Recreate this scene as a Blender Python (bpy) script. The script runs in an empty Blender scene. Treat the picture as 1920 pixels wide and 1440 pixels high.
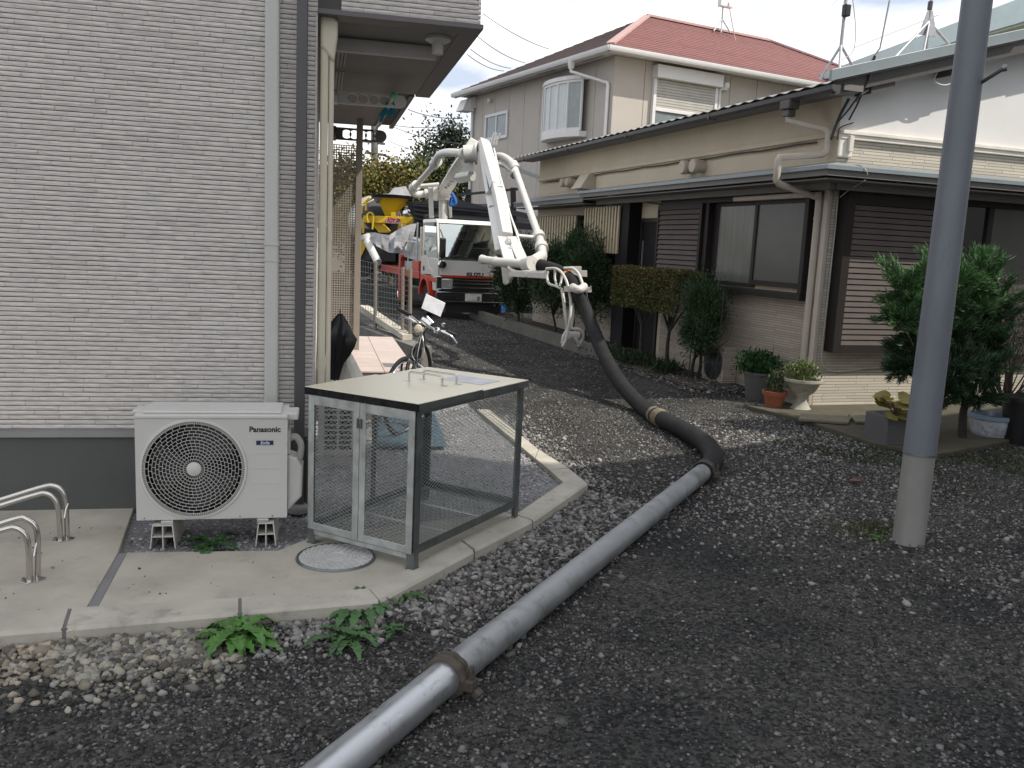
import bpy, math, random
import numpy as np
from mathutils import Matrix, Vector

SC = bpy.context.scene
COL = SC.collection
R_ = math.radians
rnd = random.Random(7)
nr = np.random.default_rng(11)

# ------------------------------------------------------------------ camera, sky, sun, exposure
cam = bpy.data.cameras.new('camera'); camo = bpy.data.objects.new('camera', cam); COL.objects.link(camo)
cam.sensor_width = 36.0; cam.lens = 30.69; cam.clip_start = .05; cam.clip_end = 3000
pit, rol = .15706, .04634
fw = Vector((0, math.cos(pit), -math.sin(pit))); up0 = Vector((0, math.sin(pit), math.cos(pit))); r0 = Vector((1, 0, 0))
rv = r0*math.cos(rol) + up0*math.sin(rol); uv = up0*math.cos(rol) - r0*math.sin(rol)
mx = Matrix((rv, uv, -fw)).transposed().to_4x4(); mx.translation = (0, 0, 1.68)
camo.matrix_world = mx
SC.camera = camo

SUN_AZ, SUN_EL = R_(-20.0), R_(50.0)          # azimuth from +X towards +Y
world = bpy.data.worlds.new('World'); SC.world = world; world.use_nodes = True
nt = world.node_tree; nt.nodes.clear()
def wn(t, **k):
    n = nt.nodes.new(t)
    for a, b in k.items(): setattr(n, a, b)
    return n
sky = wn('ShaderNodeTexSky', sky_type='NISHITA', sun_disc=False, sun_elevation=SUN_EL, sun_rotation=R_(90)-SUN_AZ, air_density=1.0, dust_density=1.6, ozone_density=1.0)
tc = wn('ShaderNodeTexCoord'); mp = wn('ShaderNodeMapping'); mp.inputs['Scale'].default_value = (1.2, 1.2, 3.4)
no = wn('ShaderNodeTexNoise'); no.inputs['Scale'].default_value = 2.3; no.inputs['Detail'].default_value = 9; no.inputs['Roughness'].default_value = .62; no.inputs['Distortion'].default_value = .5
rp = wn('ShaderNodeValToRGB'); rp.color_ramp.elements[0].position = .30; rp.color_ramp.elements[0].color = (.52, .52, .52, 1); rp.color_ramp.elements[1].position = .60; rp.color_ramp.elements[1].color = (1, 1, 1, 1)
no2 = wn('ShaderNodeTexNoise'); no2.inputs['Scale'].default_value = 4.1; no2.inputs['Detail'].default_value = 6
cr = wn('ShaderNodeValToRGB'); cr.color_ramp.elements[0].position = .40; cr.color_ramp.elements[0].color = (3.7, 4.05, 4.8, 1); cr.color_ramp.elements[1].position = .64; cr.color_ramp.elements[1].color = (9.15, 8.75, 8.2, 1)
mixw = wn('ShaderNodeMix', data_type='RGBA')
bg = wn('ShaderNodeBackground'); bg.inputs['Strength'].default_value = .15
ow = wn('ShaderNodeOutputWorld')
lk = nt.links.new
lk(tc.outputs['Generated'], mp.inputs['Vector']); lk(mp.outputs['Vector'], no.inputs['Vector']); lk(mp.outputs['Vector'], no2.inputs['Vector'])
lk(no.outputs['Fac'], rp.inputs['Fac']); lk(no2.outputs['Fac'], cr.inputs['Fac'])
lk(rp.outputs['Color'], mixw.inputs['Factor']); lk(sky.outputs['Color'], mixw.inputs['A']); lk(cr.outputs['Color'], mixw.inputs['B'])
lk(mixw.outputs['Result'], bg.inputs['Color']); lk(bg.outputs['Background'], ow.inputs['Surface'])

sl = bpy.data.lights.new('sun', 'SUN'); sl.energy = 3.6; sl.angle = R_(.6); sl.color = (1.0, .93, .82)
so = bpy.data.objects.new('sun', sl); COL.objects.link(so)
sd = Vector((math.cos(SUN_EL)*math.cos(SUN_AZ), math.cos(SUN_EL)*math.sin(SUN_AZ), math.sin(SUN_EL)))
so.rotation_euler = sd.to_track_quat('Z', 'Y').to_euler(); so.location = (0, 0, 30)
SC.view_settings.view_transform = 'Standard'; SC.view_settings.look = 'None'
SC.view_settings.exposure = 0.40; SC.view_settings.gamma = 1.0; SC.view_settings.use_curve_mapping = False
SC.cycles.max_bounces = 6; SC.cycles.diffuse_bounces = 3; SC.cycles.glossy_bounces = 3; SC.cycles.transparent_max_bounces = 8
SC.cycles.use_denoising = True

# ------------------------------------------------------------------ frames and helpers
FR = {'W': 0.0, 'L': .22075, 'R': .33789, 'T': R_(20), 'B': R_(28.6), 'C': R_(60.9)}
P = .075
BASE = {}
def thing(name, label, cat, frame='W', base=(0, 0, 0), group=None):
    o = bpy.data.objects.new(name, None); COL.objects.link(o)
    o.empty_display_size = .1
    a = FR[frame] if isinstance(frame, str) else frame
    c, s = math.cos(a), math.sin(a)
    o.location = (base[0]*c - base[1]*s, base[0]*s + base[1]*c, base[2]); o.rotation_euler = (0, 0, a)
    o['label'] = label; o['category'] = cat
    if group: o['group'] = group
    BASE[o.name] = np.array(base, float)
    return o
def finish(o, me, mat, parent, smooth=None, bevel=0):
    if mat is not None: me.materials.append(mat)
    if smooth is not None and len(me.polygons):
        me.polygons.foreach_set('use_smooth', np.ones(len(me.polygons), bool))
        me.set_sharp_from_angle(angle=R_(smooth))
    COL.objects.link(o)
    if bevel:
        b = o.modifiers.new('Bevel', 'BEVEL'); b.width = bevel; b.segments = 2; b.limit_method = 'ANGLE'; b.angle_limit = R_(50)
    if parent is not None:
        o.parent = parent; BASE[o.name] = BASE[parent.name]
    return o
class MB:
    def __init__(s): s.v = []; s.f = []
    def add(s, vs, fs):
        n = len(s.v); s.v += [tuple(map(float, p)) for p in vs]; s.f += [tuple(i+n for i in f) for f in fs]; return s
    def box(s, x0, x1, y0, y1, z0, z1):
        return s.add([(x0,y0,z0),(x1,y0,z0),(x1,y1,z0),(x0,y1,z0),(x0,y0,z1),(x1,y0,z1),(x1,y1,z1),(x0,y1,z1)],
                     [(0,3,2,1),(4,5,6,7),(0,1,5,4),(1,2,6,5),(2,3,7,6),(3,0,4,7)])
    def beam(s, p, q, w, h, up=(0, 0, 1), w2=None, h2=None):
        p, q = Vector(p), Vector(q); d = (q-p).normalized(); u = Vector(up)
        x = d.cross(u)
        if x.length < 1e-4: x = d.cross(Vector((1, 0, 0)))
        x.normalize(); u = x.cross(d).normalized()
        w2 = w if w2 is None else w2; h2 = h if h2 is None else h2
        vs = []
        for c, a, b in ((p, w, h), (q, w2, h2)):
            for i, j in ((-1,-1),(1,-1),(1,1),(-1,1)): vs.append(c + x*(a/2*i) + u*(b/2*j))
        return s.add(vs, [(0,1,2,3)[::-1],(4,5,6,7),(0,1,5,4),(1,2,6,5),(2,3,7,6),(3,0,4,7)])
    def tube(s, pts, r, n=8, caps=True, closed=False):
        P_ = [Vector(p) for p in pts]; m = len(P_)
        rs = r if hasattr(r, '__len__') else [r]*m
        t0 = (P_[1]-P_[0]).normalized()
        a = Vector((0, 0, 1)) if abs(t0.z) < .9 else Vector((1, 0, 0))
        x = t0.cross(a).normalized(); vs = []; fs = []
        for i in range(m):
            if closed: t = (P_[(i+1) % m]-P_[i-1]).normalized()
            else: t = ((P_[min(i+1, m-1)]-P_[i]).normalized() + (P_[i]-P_[max(i-1, 0)]).normalized())
            t = t.normalized() if t.length > 1e-6 else t0
            x = (x - t*x.dot(t)).normalized(); y = t.cross(x)
            for k in range(n):
                an = 2*math.pi*k/n; vs.append(P_[i] + (x*math.cos(an) + y*math.sin(an))*rs[i])
        for i in range(m if closed else m-1):
            j = (i+1) % m
            for k in range(n):
                l = (k+1) % n; fs.append((i*n+k, i*n+l, j*n+l, j*n+k))
        if caps and not closed: fs += [tuple(range(n))[::-1], tuple((m-1)*n+k for k in range(n))]
        return s.add(vs, fs)
    def cyl(s, p, q, r, r2=None, n=16): return s.tube([p, q], [r, r if r2 is None else r2], n)
    def lathe(s, prof, c=(0, 0, 0), n=24, axis='z', cap=False):
        vs = []; fs = []
        for (r, h) in prof:
            for k in range(n):
                a = 2*math.pi*k/n; x, y = r*math.cos(a), r*math.sin(a)
                vs.append({'z': (c[0]+x, c[1]+y, c[2]+h), 'y': (c[0]+x, c[1]+h, c[2]+y), 'x': (c[0]+h, c[1]+x, c[2]+y)}[axis])
        for i in range(len(prof)-1):
            for k in range(n):
                l = (k+1) % n; fs.append((i*n+k, i*n+l, (i+1)*n+l, (i+1)*n+k))
        if cap: fs += [tuple(range(n))[::-1], tuple((len(prof)-1)*n+k for k in range(n))]
        return s.add(vs, fs)
    def prism(s, pts, vec):
        n = len(pts); v = Vector(vec); P_ = [Vector(p) for p in pts]
        return s.add(P_ + [p+v for p in P_], [tuple(range(n))[::-1], tuple(range(n, 2*n))] + [(i, (i+1) % n, n+(i+1) % n, n+i) for i in range(n)])
    def shift(s, b): s.v = [(p[0]+b[0], p[1]+b[1], p[2]+b[2]) for p in s.v]; return s
    def quad(s, a, b, c, d): return s.add([a, b, c, d], [(0, 1, 2, 3)])
    def build(s, name, mat, parent=None, smooth=None, bevel=0, base=None):
        me = bpy.data.meshes.new(name)
        b = BASE[parent.name] if parent is not None else np.array((0, 0, 0) if base is None else base, float)
        vv = np.array(s.v, float) - b
        me.from_pydata([tuple(x) for x in vv], [], s.f); me.update()
        return finish(bpy.data.objects.new(name, me), me, mat, parent, smooth, bevel)
    def solo(s, name, mat, label, cat, frame='W', base=(0, 0, 0), group=None, smooth=None, bevel=0):
        o = s.build(name, mat, None, smooth, bevel, base); a = FR[frame] if isinstance(frame, str) else frame; c, q = math.cos(a), math.sin(a)
        o.location = (base[0]*c-base[1]*q, base[0]*q+base[1]*c, base[2]); o.rotation_euler = (0, 0, a)
        o['label'] = label; o['category'] = cat; BASE[o.name] = np.array(base, float)
        if group: o['group'] = group
        return o
    def struct(s, name, mat, frame='W', smooth=None, bevel=0, kind='structure'):
        o = s.build(name, mat, None, smooth, bevel); o.rotation_euler = (0, 0, FR[frame]); o['kind'] = kind; BASE[o.name] = np.zeros(3)
        return o
def arc(c, r, a0, a1, n, ax=(1, 0, 0), ay=(0, 0, 1)):
    c, ax, ay = Vector(c), Vector(ax), Vector(ay)
    return [c + ax*(r*math.cos(R_(a0+(a1-a0)*i/n))) + ay*(r*math.sin(R_(a0+(a1-a0)*i/n))) for i in range(n+1)]
def spline(pts, n=8):
    P_ = [Vector(p) for p in pts]; P_ = [P_[0]*2-P_[1]] + P_ + [P_[-1]*2-P_[-2]]; out = []
    for i in range(1, len(P_)-2):
        a, b, c, d = P_[i-1:i+3]
        for k in range(n):
            t = k/n; out.append(.5*((2*b) + (c-a)*t + (2*a-5*b+4*c-d)*t*t + (3*b-a-3*c+d)*t**3))
    return out + [P_[-2]]
def lerp(a, b, t): return tuple(x+(y-x)*t for x, y in zip(a, b))
def raw(name, V, F, mat, parent=None, col=None, smooth=False):
    """big mesh from numpy arrays: V (n,3), F (m,k) with k equal"""
    me = bpy.data.meshes.new(name); V = np.asarray(V, np.float32); F = np.asarray(F, np.int32)
    if parent is not None: V = V - BASE[parent.name].astype(np.float32)
    m, k = F.shape
    me.vertices.add(len(V)); me.vertices.foreach_set('co', V.ravel())
    me.loops.add(m*k); me.loops.foreach_set('vertex_index', F.ravel())
    me.polygons.add(m); me.polygons.foreach_set('loop_start', np.arange(0, m*k, k, dtype=np.int32))
    me.update(calc_edges=True)
    if smooth: me.polygons.foreach_set('use_smooth', np.ones(m, bool))
    if col is not None:
        at = me.attributes.new('Col', 'FLOAT_COLOR', 'POINT')
        c4 = np.ones((len(V), 4), np.float32); c4[:, :3] = col; at.data.foreach_set('color', c4.ravel())
    return finish(bpy.data.objects.new(name, me), me, mat, parent)
def text(name, body, mat, parent, loc, h, xdir=(1, 0, 0), up=(0, 0, 1), bold=0, shear=0, depth=.0006, sx=1.0):
    cu = bpy.data.curves.new(name, 'FONT'); cu.body = body; cu.size = h; cu.extrude = depth; cu.align_x = 'CENTER'; cu.align_y = 'CENTER'; cu.offset = bold; cu.shear = shear
    to = bpy.data.objects.new(name, cu); COL.objects.link(to); bpy.context.view_layer.update()
    me = bpy.data.meshes.new_from_object(to.evaluated_get(bpy.context.evaluated_depsgraph_get()))
    bpy.data.objects.remove(to); bpy.data.curves.remove(cu)
    o = bpy.data.objects.new(name, me); me.materials.clear(); me.materials.append(mat); COL.objects.link(o)
    x, u = Vector(xdir).normalized(), Vector(up).normalized(); z = x.cross(u)
    m4 = Matrix((x*sx, u, z)).transposed().to_4x4(); m4.translation = Vector(loc) - Vector(BASE[parent.name])
    me.transform(m4); o.parent = parent; BASE[o.name] = BASE[parent.name]
    return o
def copy_tree(o, parent=None):
    c = o.copy(); COL.objects.link(c); c.parent = parent
    if o.name in BASE: BASE[c.name] = BASE[o.name]
    for ch in list(o.children): copy_tree(ch, c)
    return c

# ------------------------------------------------------------------ materials
MT = {}
def M(name, col, rough=.6, metal=0, var=.1, vs=5, st=(1, 1, 1), bump=.15, bs=60, bd=.002, spec=.5, attr=False, rvar=0, hue=None, coat=0, rndv=0, dirt=None, trans=0, alpha=None, emit=0):
    if name in MT: return MT[name]
    m = bpy.data.materials.new(name); m.use_nodes = True; n = m.node_tree; N = n.nodes; L = n.links.new
    b = N['Principled BSDF']; b.inputs['Roughness'].default_value = rough; b.inputs['Metallic'].default_value = metal
    b.inputs['Specular IOR Level'].default_value = spec
    if coat: b.inputs['Coat Weight'].default_value = coat; b.inputs['Coat Roughness'].default_value = .08
    if trans: b.inputs['Transmission Weight'].default_value = trans
    if alpha is not None: b.inputs['Alpha'].default_value = alpha
    t = N.new('ShaderNodeTexCoord'); mpn = N.new('ShaderNodeMapping'); mpn.inputs['Scale'].default_value = st; L(t.outputs['Object'], mpn.inputs['Vector'])
    nz = N.new('ShaderNodeTexNoise'); nz.inputs['Scale'].default_value = vs; nz.inputs['Detail'].default_value = 8; nz.inputs['Roughness'].default_value = .6; L(mpn.outputs['Vector'], nz.inputs['Vector'])
    r = N.new('ShaderNodeValToRGB'); r.color_ramp.elements[0].position = .3; r.color_ramp.elements[1].position = .7
    c2 = hue if hue else tuple(min(1, x*(1+var)) for x in col)
    r.color_ramp.elements[0].color = (*[x*(1-var) for x in col], 1); r.color_ramp.elements[1].color = (*c2, 1)
    L(nz.outputs['Fac'], r.inputs['Fac']); out = r.outputs['Color']
    def mul(o, src, fac=1.0):
        mm = N.new('ShaderNodeMix'); mm.data_type = 'RGBA'; mm.blend_type = 'MULTIPLY'; mm.inputs['Factor'].default_value = fac
        L(o, mm.inputs['A']); L(src, mm.inputs['B']); return mm.outputs['Result']
    if attr:
        a = N.new('ShaderNodeAttribute'); a.attribute_name = 'Col'; out = mul(out, a.outputs['Color'])
    if rndv:
        oi = N.new('ShaderNodeObjectInfo'); mr = N.new('ShaderNodeMapRange'); mr.inputs['To Min'].default_value = 1-rndv; mr.inputs['To Max'].default_value = 1+rndv
        L(oi.outputs['Random'], mr.inputs['Value']); cc = N.new('ShaderNodeCombineColor')
        for i in range(3): L(mr.outputs['Result'], cc.inputs[i])
        out = mul(out, cc.outputs['Color'])
    if dirt:      # (scale, threshold, colour): stains with a shape of their own
        dn = N.new('ShaderNodeTexNoise'); dn.inputs['Scale'].default_value = dirt[0]; dn.inputs['Detail'].default_value = 10; dn.inputs['Roughness'].default_value = .7; L(mpn.outputs['Vector'], dn.inputs['Vector'])
        dr = N.new('ShaderNodeValToRGB'); dr.color_ramp.elements[0].position = dirt[1]; dr.color_ramp.elements[1].position = min(1, dirt[1]+.18); L(dn.outputs['Fac'], dr.inputs['Fac'])
        mm = N.new('ShaderNodeMix'); mm.data_type = 'RGBA'; L(dr.outputs['Color'], mm.inputs['Factor']); L(out, mm.inputs['A']); mm.inputs['B'].default_value = (*dirt[2], 1); out = mm.outputs['Result']
    L(out, b.inputs['Base Color'])
    if rvar:
        mr = N.new('ShaderNodeMapRange'); mr.inputs['From Min'].default_value = .3; mr.inputs['From Max'].default_value = .7; mr.inputs['To Min'].default_value = max(.02, rough-rvar); mr.inputs['To Max'].default_value = min(1, rough+rvar)
        L(nz.outputs['Fac'], mr.inputs['Value']); L(mr.outputs['Result'], b.inputs['Roughness'])
    if bump:
        bn = N.new('ShaderNodeTexNoise'); bn.inputs['Scale'].default_value = bs; bn.inputs['Detail'].default_value = 6; L(mpn.outputs['Vector'], bn.inputs['Vector'])
        bu = N.new('ShaderNodeBump'); bu.inputs['Strength'].default_value = bump; bu.inputs['Distance'].default_value = bd; L(bn.outputs['Fac'], bu.inputs['Height']); L(bu.outputs['Normal'], b.inputs['Normal'])
    if emit: b.inputs['Emission Strength'].default_value = emit
    MT[name] = m; return m
def siding_mat(name, col, axes='xz', roww=.42, rowh=.026, var=.12):
    m = bpy.data.materials.new(name); m.use_nodes = True; n = m.node_tree; N = n.nodes; L = n.links.new; b = N['Principled BSDF']; b.inputs['Roughness'].default_value = .8
    t = N.new('ShaderNodeTexCoord'); sp = N.new('ShaderNodeSeparateXYZ'); cb = N.new('ShaderNodeCombineXYZ'); L(t.outputs['Object'], sp.inputs[0])
    L(sp.outputs[axes[0].upper()], cb.inputs['X']); L(sp.outputs['Z'], cb.inputs['Y'])
    br = N.new('ShaderNodeTexBrick'); br.inputs['Scale'].default_value = 1; br.inputs['Brick Width'].default_value = roww; br.inputs['Row Height'].default_value = rowh; br.inputs['Mortar Size'].default_value = rowh*.11; br.inputs['Mortar Smooth'].default_value = .4
    br.offset = .37; br.offset_frequency = 2; br.squash = .8; br.squash_frequency = 3
    br.inputs['Color1'].default_value = (*[x*(1-var) for x in col], 1); br.inputs['Color2'].default_value = (*[min(1, x*(1+var)) for x in col], 1); br.inputs['Mortar'].default_value = (*[x*.5 for x in col], 1)
    L(cb.outputs[0], br.inputs['Vector']); L(br.outputs['Color'], b.inputs['Base Color'])
    nz = N.new('ShaderNodeTexNoise'); nz.inputs['Scale'].default_value = 40; nz.inputs['Detail'].default_value = 4; L(t.outputs['Object'], nz.inputs['Vector'])
    ad = N.new('ShaderNodeMath'); ad.operation = 'MULTIPLY_ADD'; ad.inputs[1].default_value = .35; L(nz.outputs['Fac'], ad.inputs[0]); iv = N.new('ShaderNodeMath'); iv.operation = 'SUBTRACT'; iv.inputs[0].default_value = 1; L(br.outputs['Fac'], iv.inputs[1]); L(iv.outputs[0], ad.inputs[2])
    bu = N.new('ShaderNodeBump'); bu.inputs['Strength'].default_value = .8; bu.inputs['Distance'].default_value = .006; L(ad.outputs[0], bu.inputs['Height']); L(bu.outputs['Normal'], b.inputs['Normal'])
    MT[name] = m; return m
M('siding', (.62, .585, .548), .75, var=.20, vs=14, st=(1, 1, 7), bump=.5, bs=90, bd=.004, rndv=.07)
M('siding_back', (.09, .085, .08), .9)
M('grey_base', (.092, .094, .092), .85, var=.08, vs=3, bump=.3, bs=140, bd=.003)
M('trim_grey', (.26, .255, .25), .5, bump=.05)
M('white_pipe', (.52, .52, .49), .4, var=.05, bump=.04)
M('dark_pipe', (.075, .073, .078), .38, var=.08, bump=.03)
M('cream_pvc', (.66, .61, .48), .42, var=.05, bump=.04)
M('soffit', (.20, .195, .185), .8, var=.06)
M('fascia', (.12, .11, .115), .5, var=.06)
M('concrete', (.42, .395, .33), .9, var=.20, vs=2.6, bump=.35, bs=120, bd=.002, dirt=(5, .56, (.30, .285, .245)))
M('kerb', (.43, .405, .345), .9, var=.16, vs=3.5, bump=.45, bs=110, bd=.003, dirt=(6, .54, (.25, .235, .205)))
M('mortar', (.16, .155, .15), .95, var=.2, vs=20, bump=.4, bs=150)
M('galv', (.50, .53, .52), .40, .8, var=.16, vs=14, bump=.06, bs=60, rvar=.12)
M('galv_dark', (.20, .215, .215), .45, .85, var=.2, vs=14, bump=.05, rvar=.1)
M('stainless', (.62, .60, .57), .22, 1, var=.05, bump=.02, rvar=.06)
M('black_plastic', (.012, .012, .013), .45, bump=.03)
M('dark_void', (.006, .006, .006), .8, bump=0)
M('rubber', (.020, .020, .021), .7, var=.3, vs=9, bump=.3, bs=70, spec=.2, dirt=(6, .62, (.06, .056, .05)))
M('chrome', (.75, .75, .76), .12, 1, bump=0)
M('white_paint', (.72, .72, .70), .42, var=.05, vs=4, bump=.05, bs=20, coat=.15, dirt=(5, .66, (.48, .46, .42)))


# ------------------------------------------------------------------ ground
def ground_mat():
    m = bpy.data.materials.new('gravel_ground'); m.use_nodes = True; n = m.node_tree; N = n.nodes; L = n.links.new; b = N['Principled BSDF']; b.inputs['Roughness'].default_value = .95; b.inputs['Specular IOR Level'].default_value = .12
    t = N.new('ShaderNodeTexCoord')
    v = N.new('ShaderNodeTexVoronoi'); v.inputs['Scale'].default_value = 70; L(t.outputs['Object'], v.inputs['Vector'])
    v2 = N.new('ShaderNodeTexVoronoi'); v2.inputs['Scale'].default_value = 190; L(t.outputs['Object'], v2.inputs['Vector'])
    nz = N.new('ShaderNodeTexNoise'); nz.inputs['Scale'].default_value = 1.3; nz.inputs['Detail'].default_value = 8; L(t.outputs['Object'], nz.inputs['Vector'])
    r = N.new('ShaderNodeValToRGB'); r.color_ramp.elements[0].color = (.032, .033, .034, 1); r.color_ramp.elements[1].color = (.10, .10, .098, 1); r.color_ramp.elements[0].position = .15; r.color_ramp.elements[1].position = .95
    sp = N.new('ShaderNodeSeparateColor'); L(v.outputs['Color'], sp.inputs[0]); L(sp.outputs[0], r.inputs['Fac'])
    r2 = N.new('ShaderNodeValToRGB'); r2.color_ramp.elements[0].color = (.6, .6, .6, 1); r2.color_ramp.elements[1].color = (1.25, 1.22, 1.15, 1); r2.color_ramp.elements[0].position = .35; r2.color_ramp.elements[1].position = .68; L(nz.outputs['Fac'], r2.inputs['Fac'])
    mm = N.new('ShaderNodeMix'); mm.data_type = 'RGBA'; mm.blend_type = 'MULTIPLY'; mm.inputs['Factor'].default_value = 1; L(r.outputs['Color'], mm.inputs['A']); L(r2.outputs['Color'], mm.inputs['B']); L(mm.outputs['Result'], b.inputs['Base Color'])
    ad = N.new('ShaderNodeMath'); ad.operation = 'MULTIPLY_ADD'; ad.inputs[1].default_value = .5; L(v2.outputs['Distance'], ad.inputs[0]); L(v.outputs['Distance'], ad.inputs[2])
    bu = N.new('ShaderNodeBump'); bu.inputs['Strength'].default_value = .9; bu.inputs['Distance'].default_value = .012; bu.invert = True; L(ad.outputs[0], bu.inputs['Height']); L(bu.outputs['Normal'], b.inputs['Normal'])
    MT['gravel_ground'] = m; return m
ground_mat()
M('stone', (1, 1, 1), .88, var=.16, vs=60, bump=.5, bs=130, bd=.004, attr=True, spec=.15)

KERB_OUT = [(-3.2, 3.42), (-0.989,3.604,0.075)[:2], (-0.317,3.680,0.075)[:2], (0.279,3.746,0.075)[:2], (0.817,4.355,0.075)[:2], (1.251,4.828,0.075)[:2], (1.837,5.623,0.075)[:2], (1.819,6.030,0.075)[:2], (1.729,6.619,0.075)[:2], (1.66, 8.3)]
KERB_IN = [(-3.2, 3.60), (-1.018,3.811,0.075)[:2], (-0.331,3.847,0.075)[:2], (0.239,3.886,0.075)[:2], (0.771,4.519,0.075)[:2], (1.167,4.946,0.075)[:2], (1.663,5.645,0.075)[:2], (1.650,5.975,0.075)[:2], (1.627,6.325,0.075)[:2], (1.52, 8.3)]
def l2w(p): 
    c, s = math.cos(FR['L']), math.sin(FR['L']); return (p[0]*c-p[1]*s, p[0]*s+p[1]*c)
PADW = np.array([l2w(p) for p in KERB_OUT] + [l2w((1.5, 12.5)), l2w((-3.2, 12.5))])
def inside(px, py, poly):
    r = np.zeros(len(px), bool); n = len(poly); j = n-1
    for i in range(n):
        xi, yi = poly[i]; xj, yj = poly[j]
        c = ((yi > py) != (yj > py)) & (px < (xj-xi)*(py-yi)/(yj-yi+1e-12)+xi); r ^= c; j = i
    return r
def segdist(px, py, pts):
    d = np.full(len(px), 1e9)
    for (x0, y0), (x1, y1) in zip(pts[:-1], pts[1:]):
        dx, dy = x1-x0, y1-y0; t = np.clip(((px-x0)*dx+(py-y0)*dy)/(dx*dx+dy*dy), 0, 1)
        d = np.minimum(d, np.hypot(px-x0-t*dx, py-y0-t*dy))
    return d
def fbm(x, y, s=1.0, seed=0):
    r = np.random.default_rng(seed); o = 0; a = 1; tot = 0
    for k in range(5):
        ph = r.uniform(0, 6.28, 6); an = r.uniform(0, 6.28, 3)
        for q in range(3): o = o + a*np.sin((x*np.cos(an[q])+y*np.sin(an[q]))*s*(2**k)+ph[q]+1.3*np.sin((x*np.sin(an[q])-y*np.cos(an[q]))*s*(2**k)*.7+ph[q+3]))/3
        tot += a; a *= .55
    return o/tot
def gz(x, y):
    """height of the gravel lane"""
    x = np.asarray(x, float); y = np.asarray(y, float)
    kd = segdist(x, y, [l2w(p) for p in KERB_OUT])
    near = np.clip((14-y)/4, 0, 1)
    return near*(.010*fbm(x, y, 2.6, 3)+.006*fbm(x, y, 9, 5)) + .018*np.exp(-(kd/.18)**2) - .006
# fine sheet near the camera, coarse far sheet to the horizon
xs = np.arange(-3.0, 6.6, .03); ys = np.arange(1.2, 13.8, .03)
X, Y = np.meshgrid(xs, ys); Z = gz(X.ravel(), Y.ravel())
V = np.stack([X.ravel(), Y.ravel(), Z], 1); nx, ny = len(xs), len(ys)
ii = (np.arange(ny-1)[:, None]*nx + np.arange(nx-1)[None]).ravel()
o = raw('gravel_lane', V, np.stack([ii, ii+1, ii+1+nx, ii+nx], 1), MT['gravel_ground'], smooth=True); o['kind'] = 'structure'
MB().quad((-900, -900, -.045), (900, -900, -.045), (900, 1500, -.045), (-900, 1500, -.045)).struct('ground', MT['gravel_ground'])
MB().box(-9, -2.97, -4, 34, -.04, -.008).box(-3, 9, 13.77, 34, -.04, -.007).box(6.57, 12, -4, 13.78, -.04, -.009).box(-3, 6.6, -6, 1.22, -.04, -.0075).struct('lane_verge', MT['gravel_ground'])

# stones: one joined stuff mesh per kind
t_ = (1+5**.5)/2
ICO = np.array([(-1,t_,0),(1,t_,0),(-1,-t_,0),(1,-t_,0),(0,-1,t_),(0,1,t_),(0,-1,-t_),(0,1,-t_),(t_,0,-1),(t_,0,1),(-t_,0,-1),(-t_,0,1)])/math.hypot(1, t_)
ICF = np.array([(0,11,5),(0,5,1),(0,1,7),(0,7,10),(0,10,11),(1,5,9),(5,11,4),(11,10,2),(10,7,6),(7,1,8),(3,9,4),(3,4,2),(3,2,6),(3,6,8),(3,8,9),(4,9,5),(2,4,11),(6,2,10),(8,6,7),(9,8,1)])
def rotm(n):
    q = nr.normal(size=(n, 4)); q /= np.linalg.norm(q, axis=1)[:, None]; w, x, y, z = q.T
    return np.stack([1-2*(y*y+z*z), 2*(x*y-z*w), 2*(x*z+y*w), 2*(x*y+z*w), 1-2*(x*x+z*z), 2*(y*z-x*w), 2*(x*z-y*w), 2*(y*z+x*w), 1-2*(x*x+y*y)], 1).reshape(n, 3, 3)
OCT = np.array([(1,0,0),(-1,0,0),(0,1,0),(0,-1,0),(0,0,1),(0,0,-1)], float); OCF = np.array([(0,2,4),(2,1,4),(1,3,4),(3,0,4),(2,0,5),(1,2,5),(3,1,5),(0,3,5)])
def stones(name, x, y, z, size, cols, sink=.25, mat='stone', flat=.75, fine=False):
    n = len(x); BV, BF = (OCT*1.15, OCF) if fine else (ICO, ICF); nv = len(BV)
    vs = BV[None]*nr.uniform(.62, 1.3, (n, nv, 1))
    vs = vs*np.stack([nr.uniform(.8, 1.25, n), nr.uniform(.65, 1.0, n), nr.uniform(.5, .85, n)], 1)[:, None]
    vs = np.einsum('nij,nkj->nki', rotm(n), vs); vs[:, :, 2] *= flat
    vs = vs*(size/2)[:, None, None] + np.stack([x, y, z+size*(.5*flat-sink)], 1)[:, None]
    F = (BF[None] + (np.arange(n)*nv)[:, None, None]).reshape(-1, 3)
    o = raw(name, vs.reshape(-1, 3), F, MT[mat], col=np.repeat(cols, nv, 0)); o['kind'] = 'stuff'
    return o
def greys(n, lo, hi, warm=.03, p=1.0):
    g = lo+(hi-lo)*nr.random(n)**p; w = nr.normal(0, warm*.55, n)+warm*.9
    return np.stack([g*(1+w), g, g*(1-w)], 1).clip(.008, .8)
PIPE_LINE = [(-0.598,2.452,0.000)[:2], (1.514,6.602,0.000)[:2]]
def scatter(n, x0, x1, y0, y1): return nr.uniform(x0, x1, n), nr.uniform(y0, y1, n)
def visible(x, y): return (np.abs(x+.03*y) < .66*y+.6)
def lane(n, y0, y1, dens):
    x, y = scatter(n, -3, 6.4, y0, y1)
    k = visible(x, y) & ~inside(x, y, PADW) & (nr.random(n) < np.clip(dens(x, y), 0, 1))
    return x[k], y[k]
KW = [l2w(p) for p in KERB_OUT]
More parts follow.
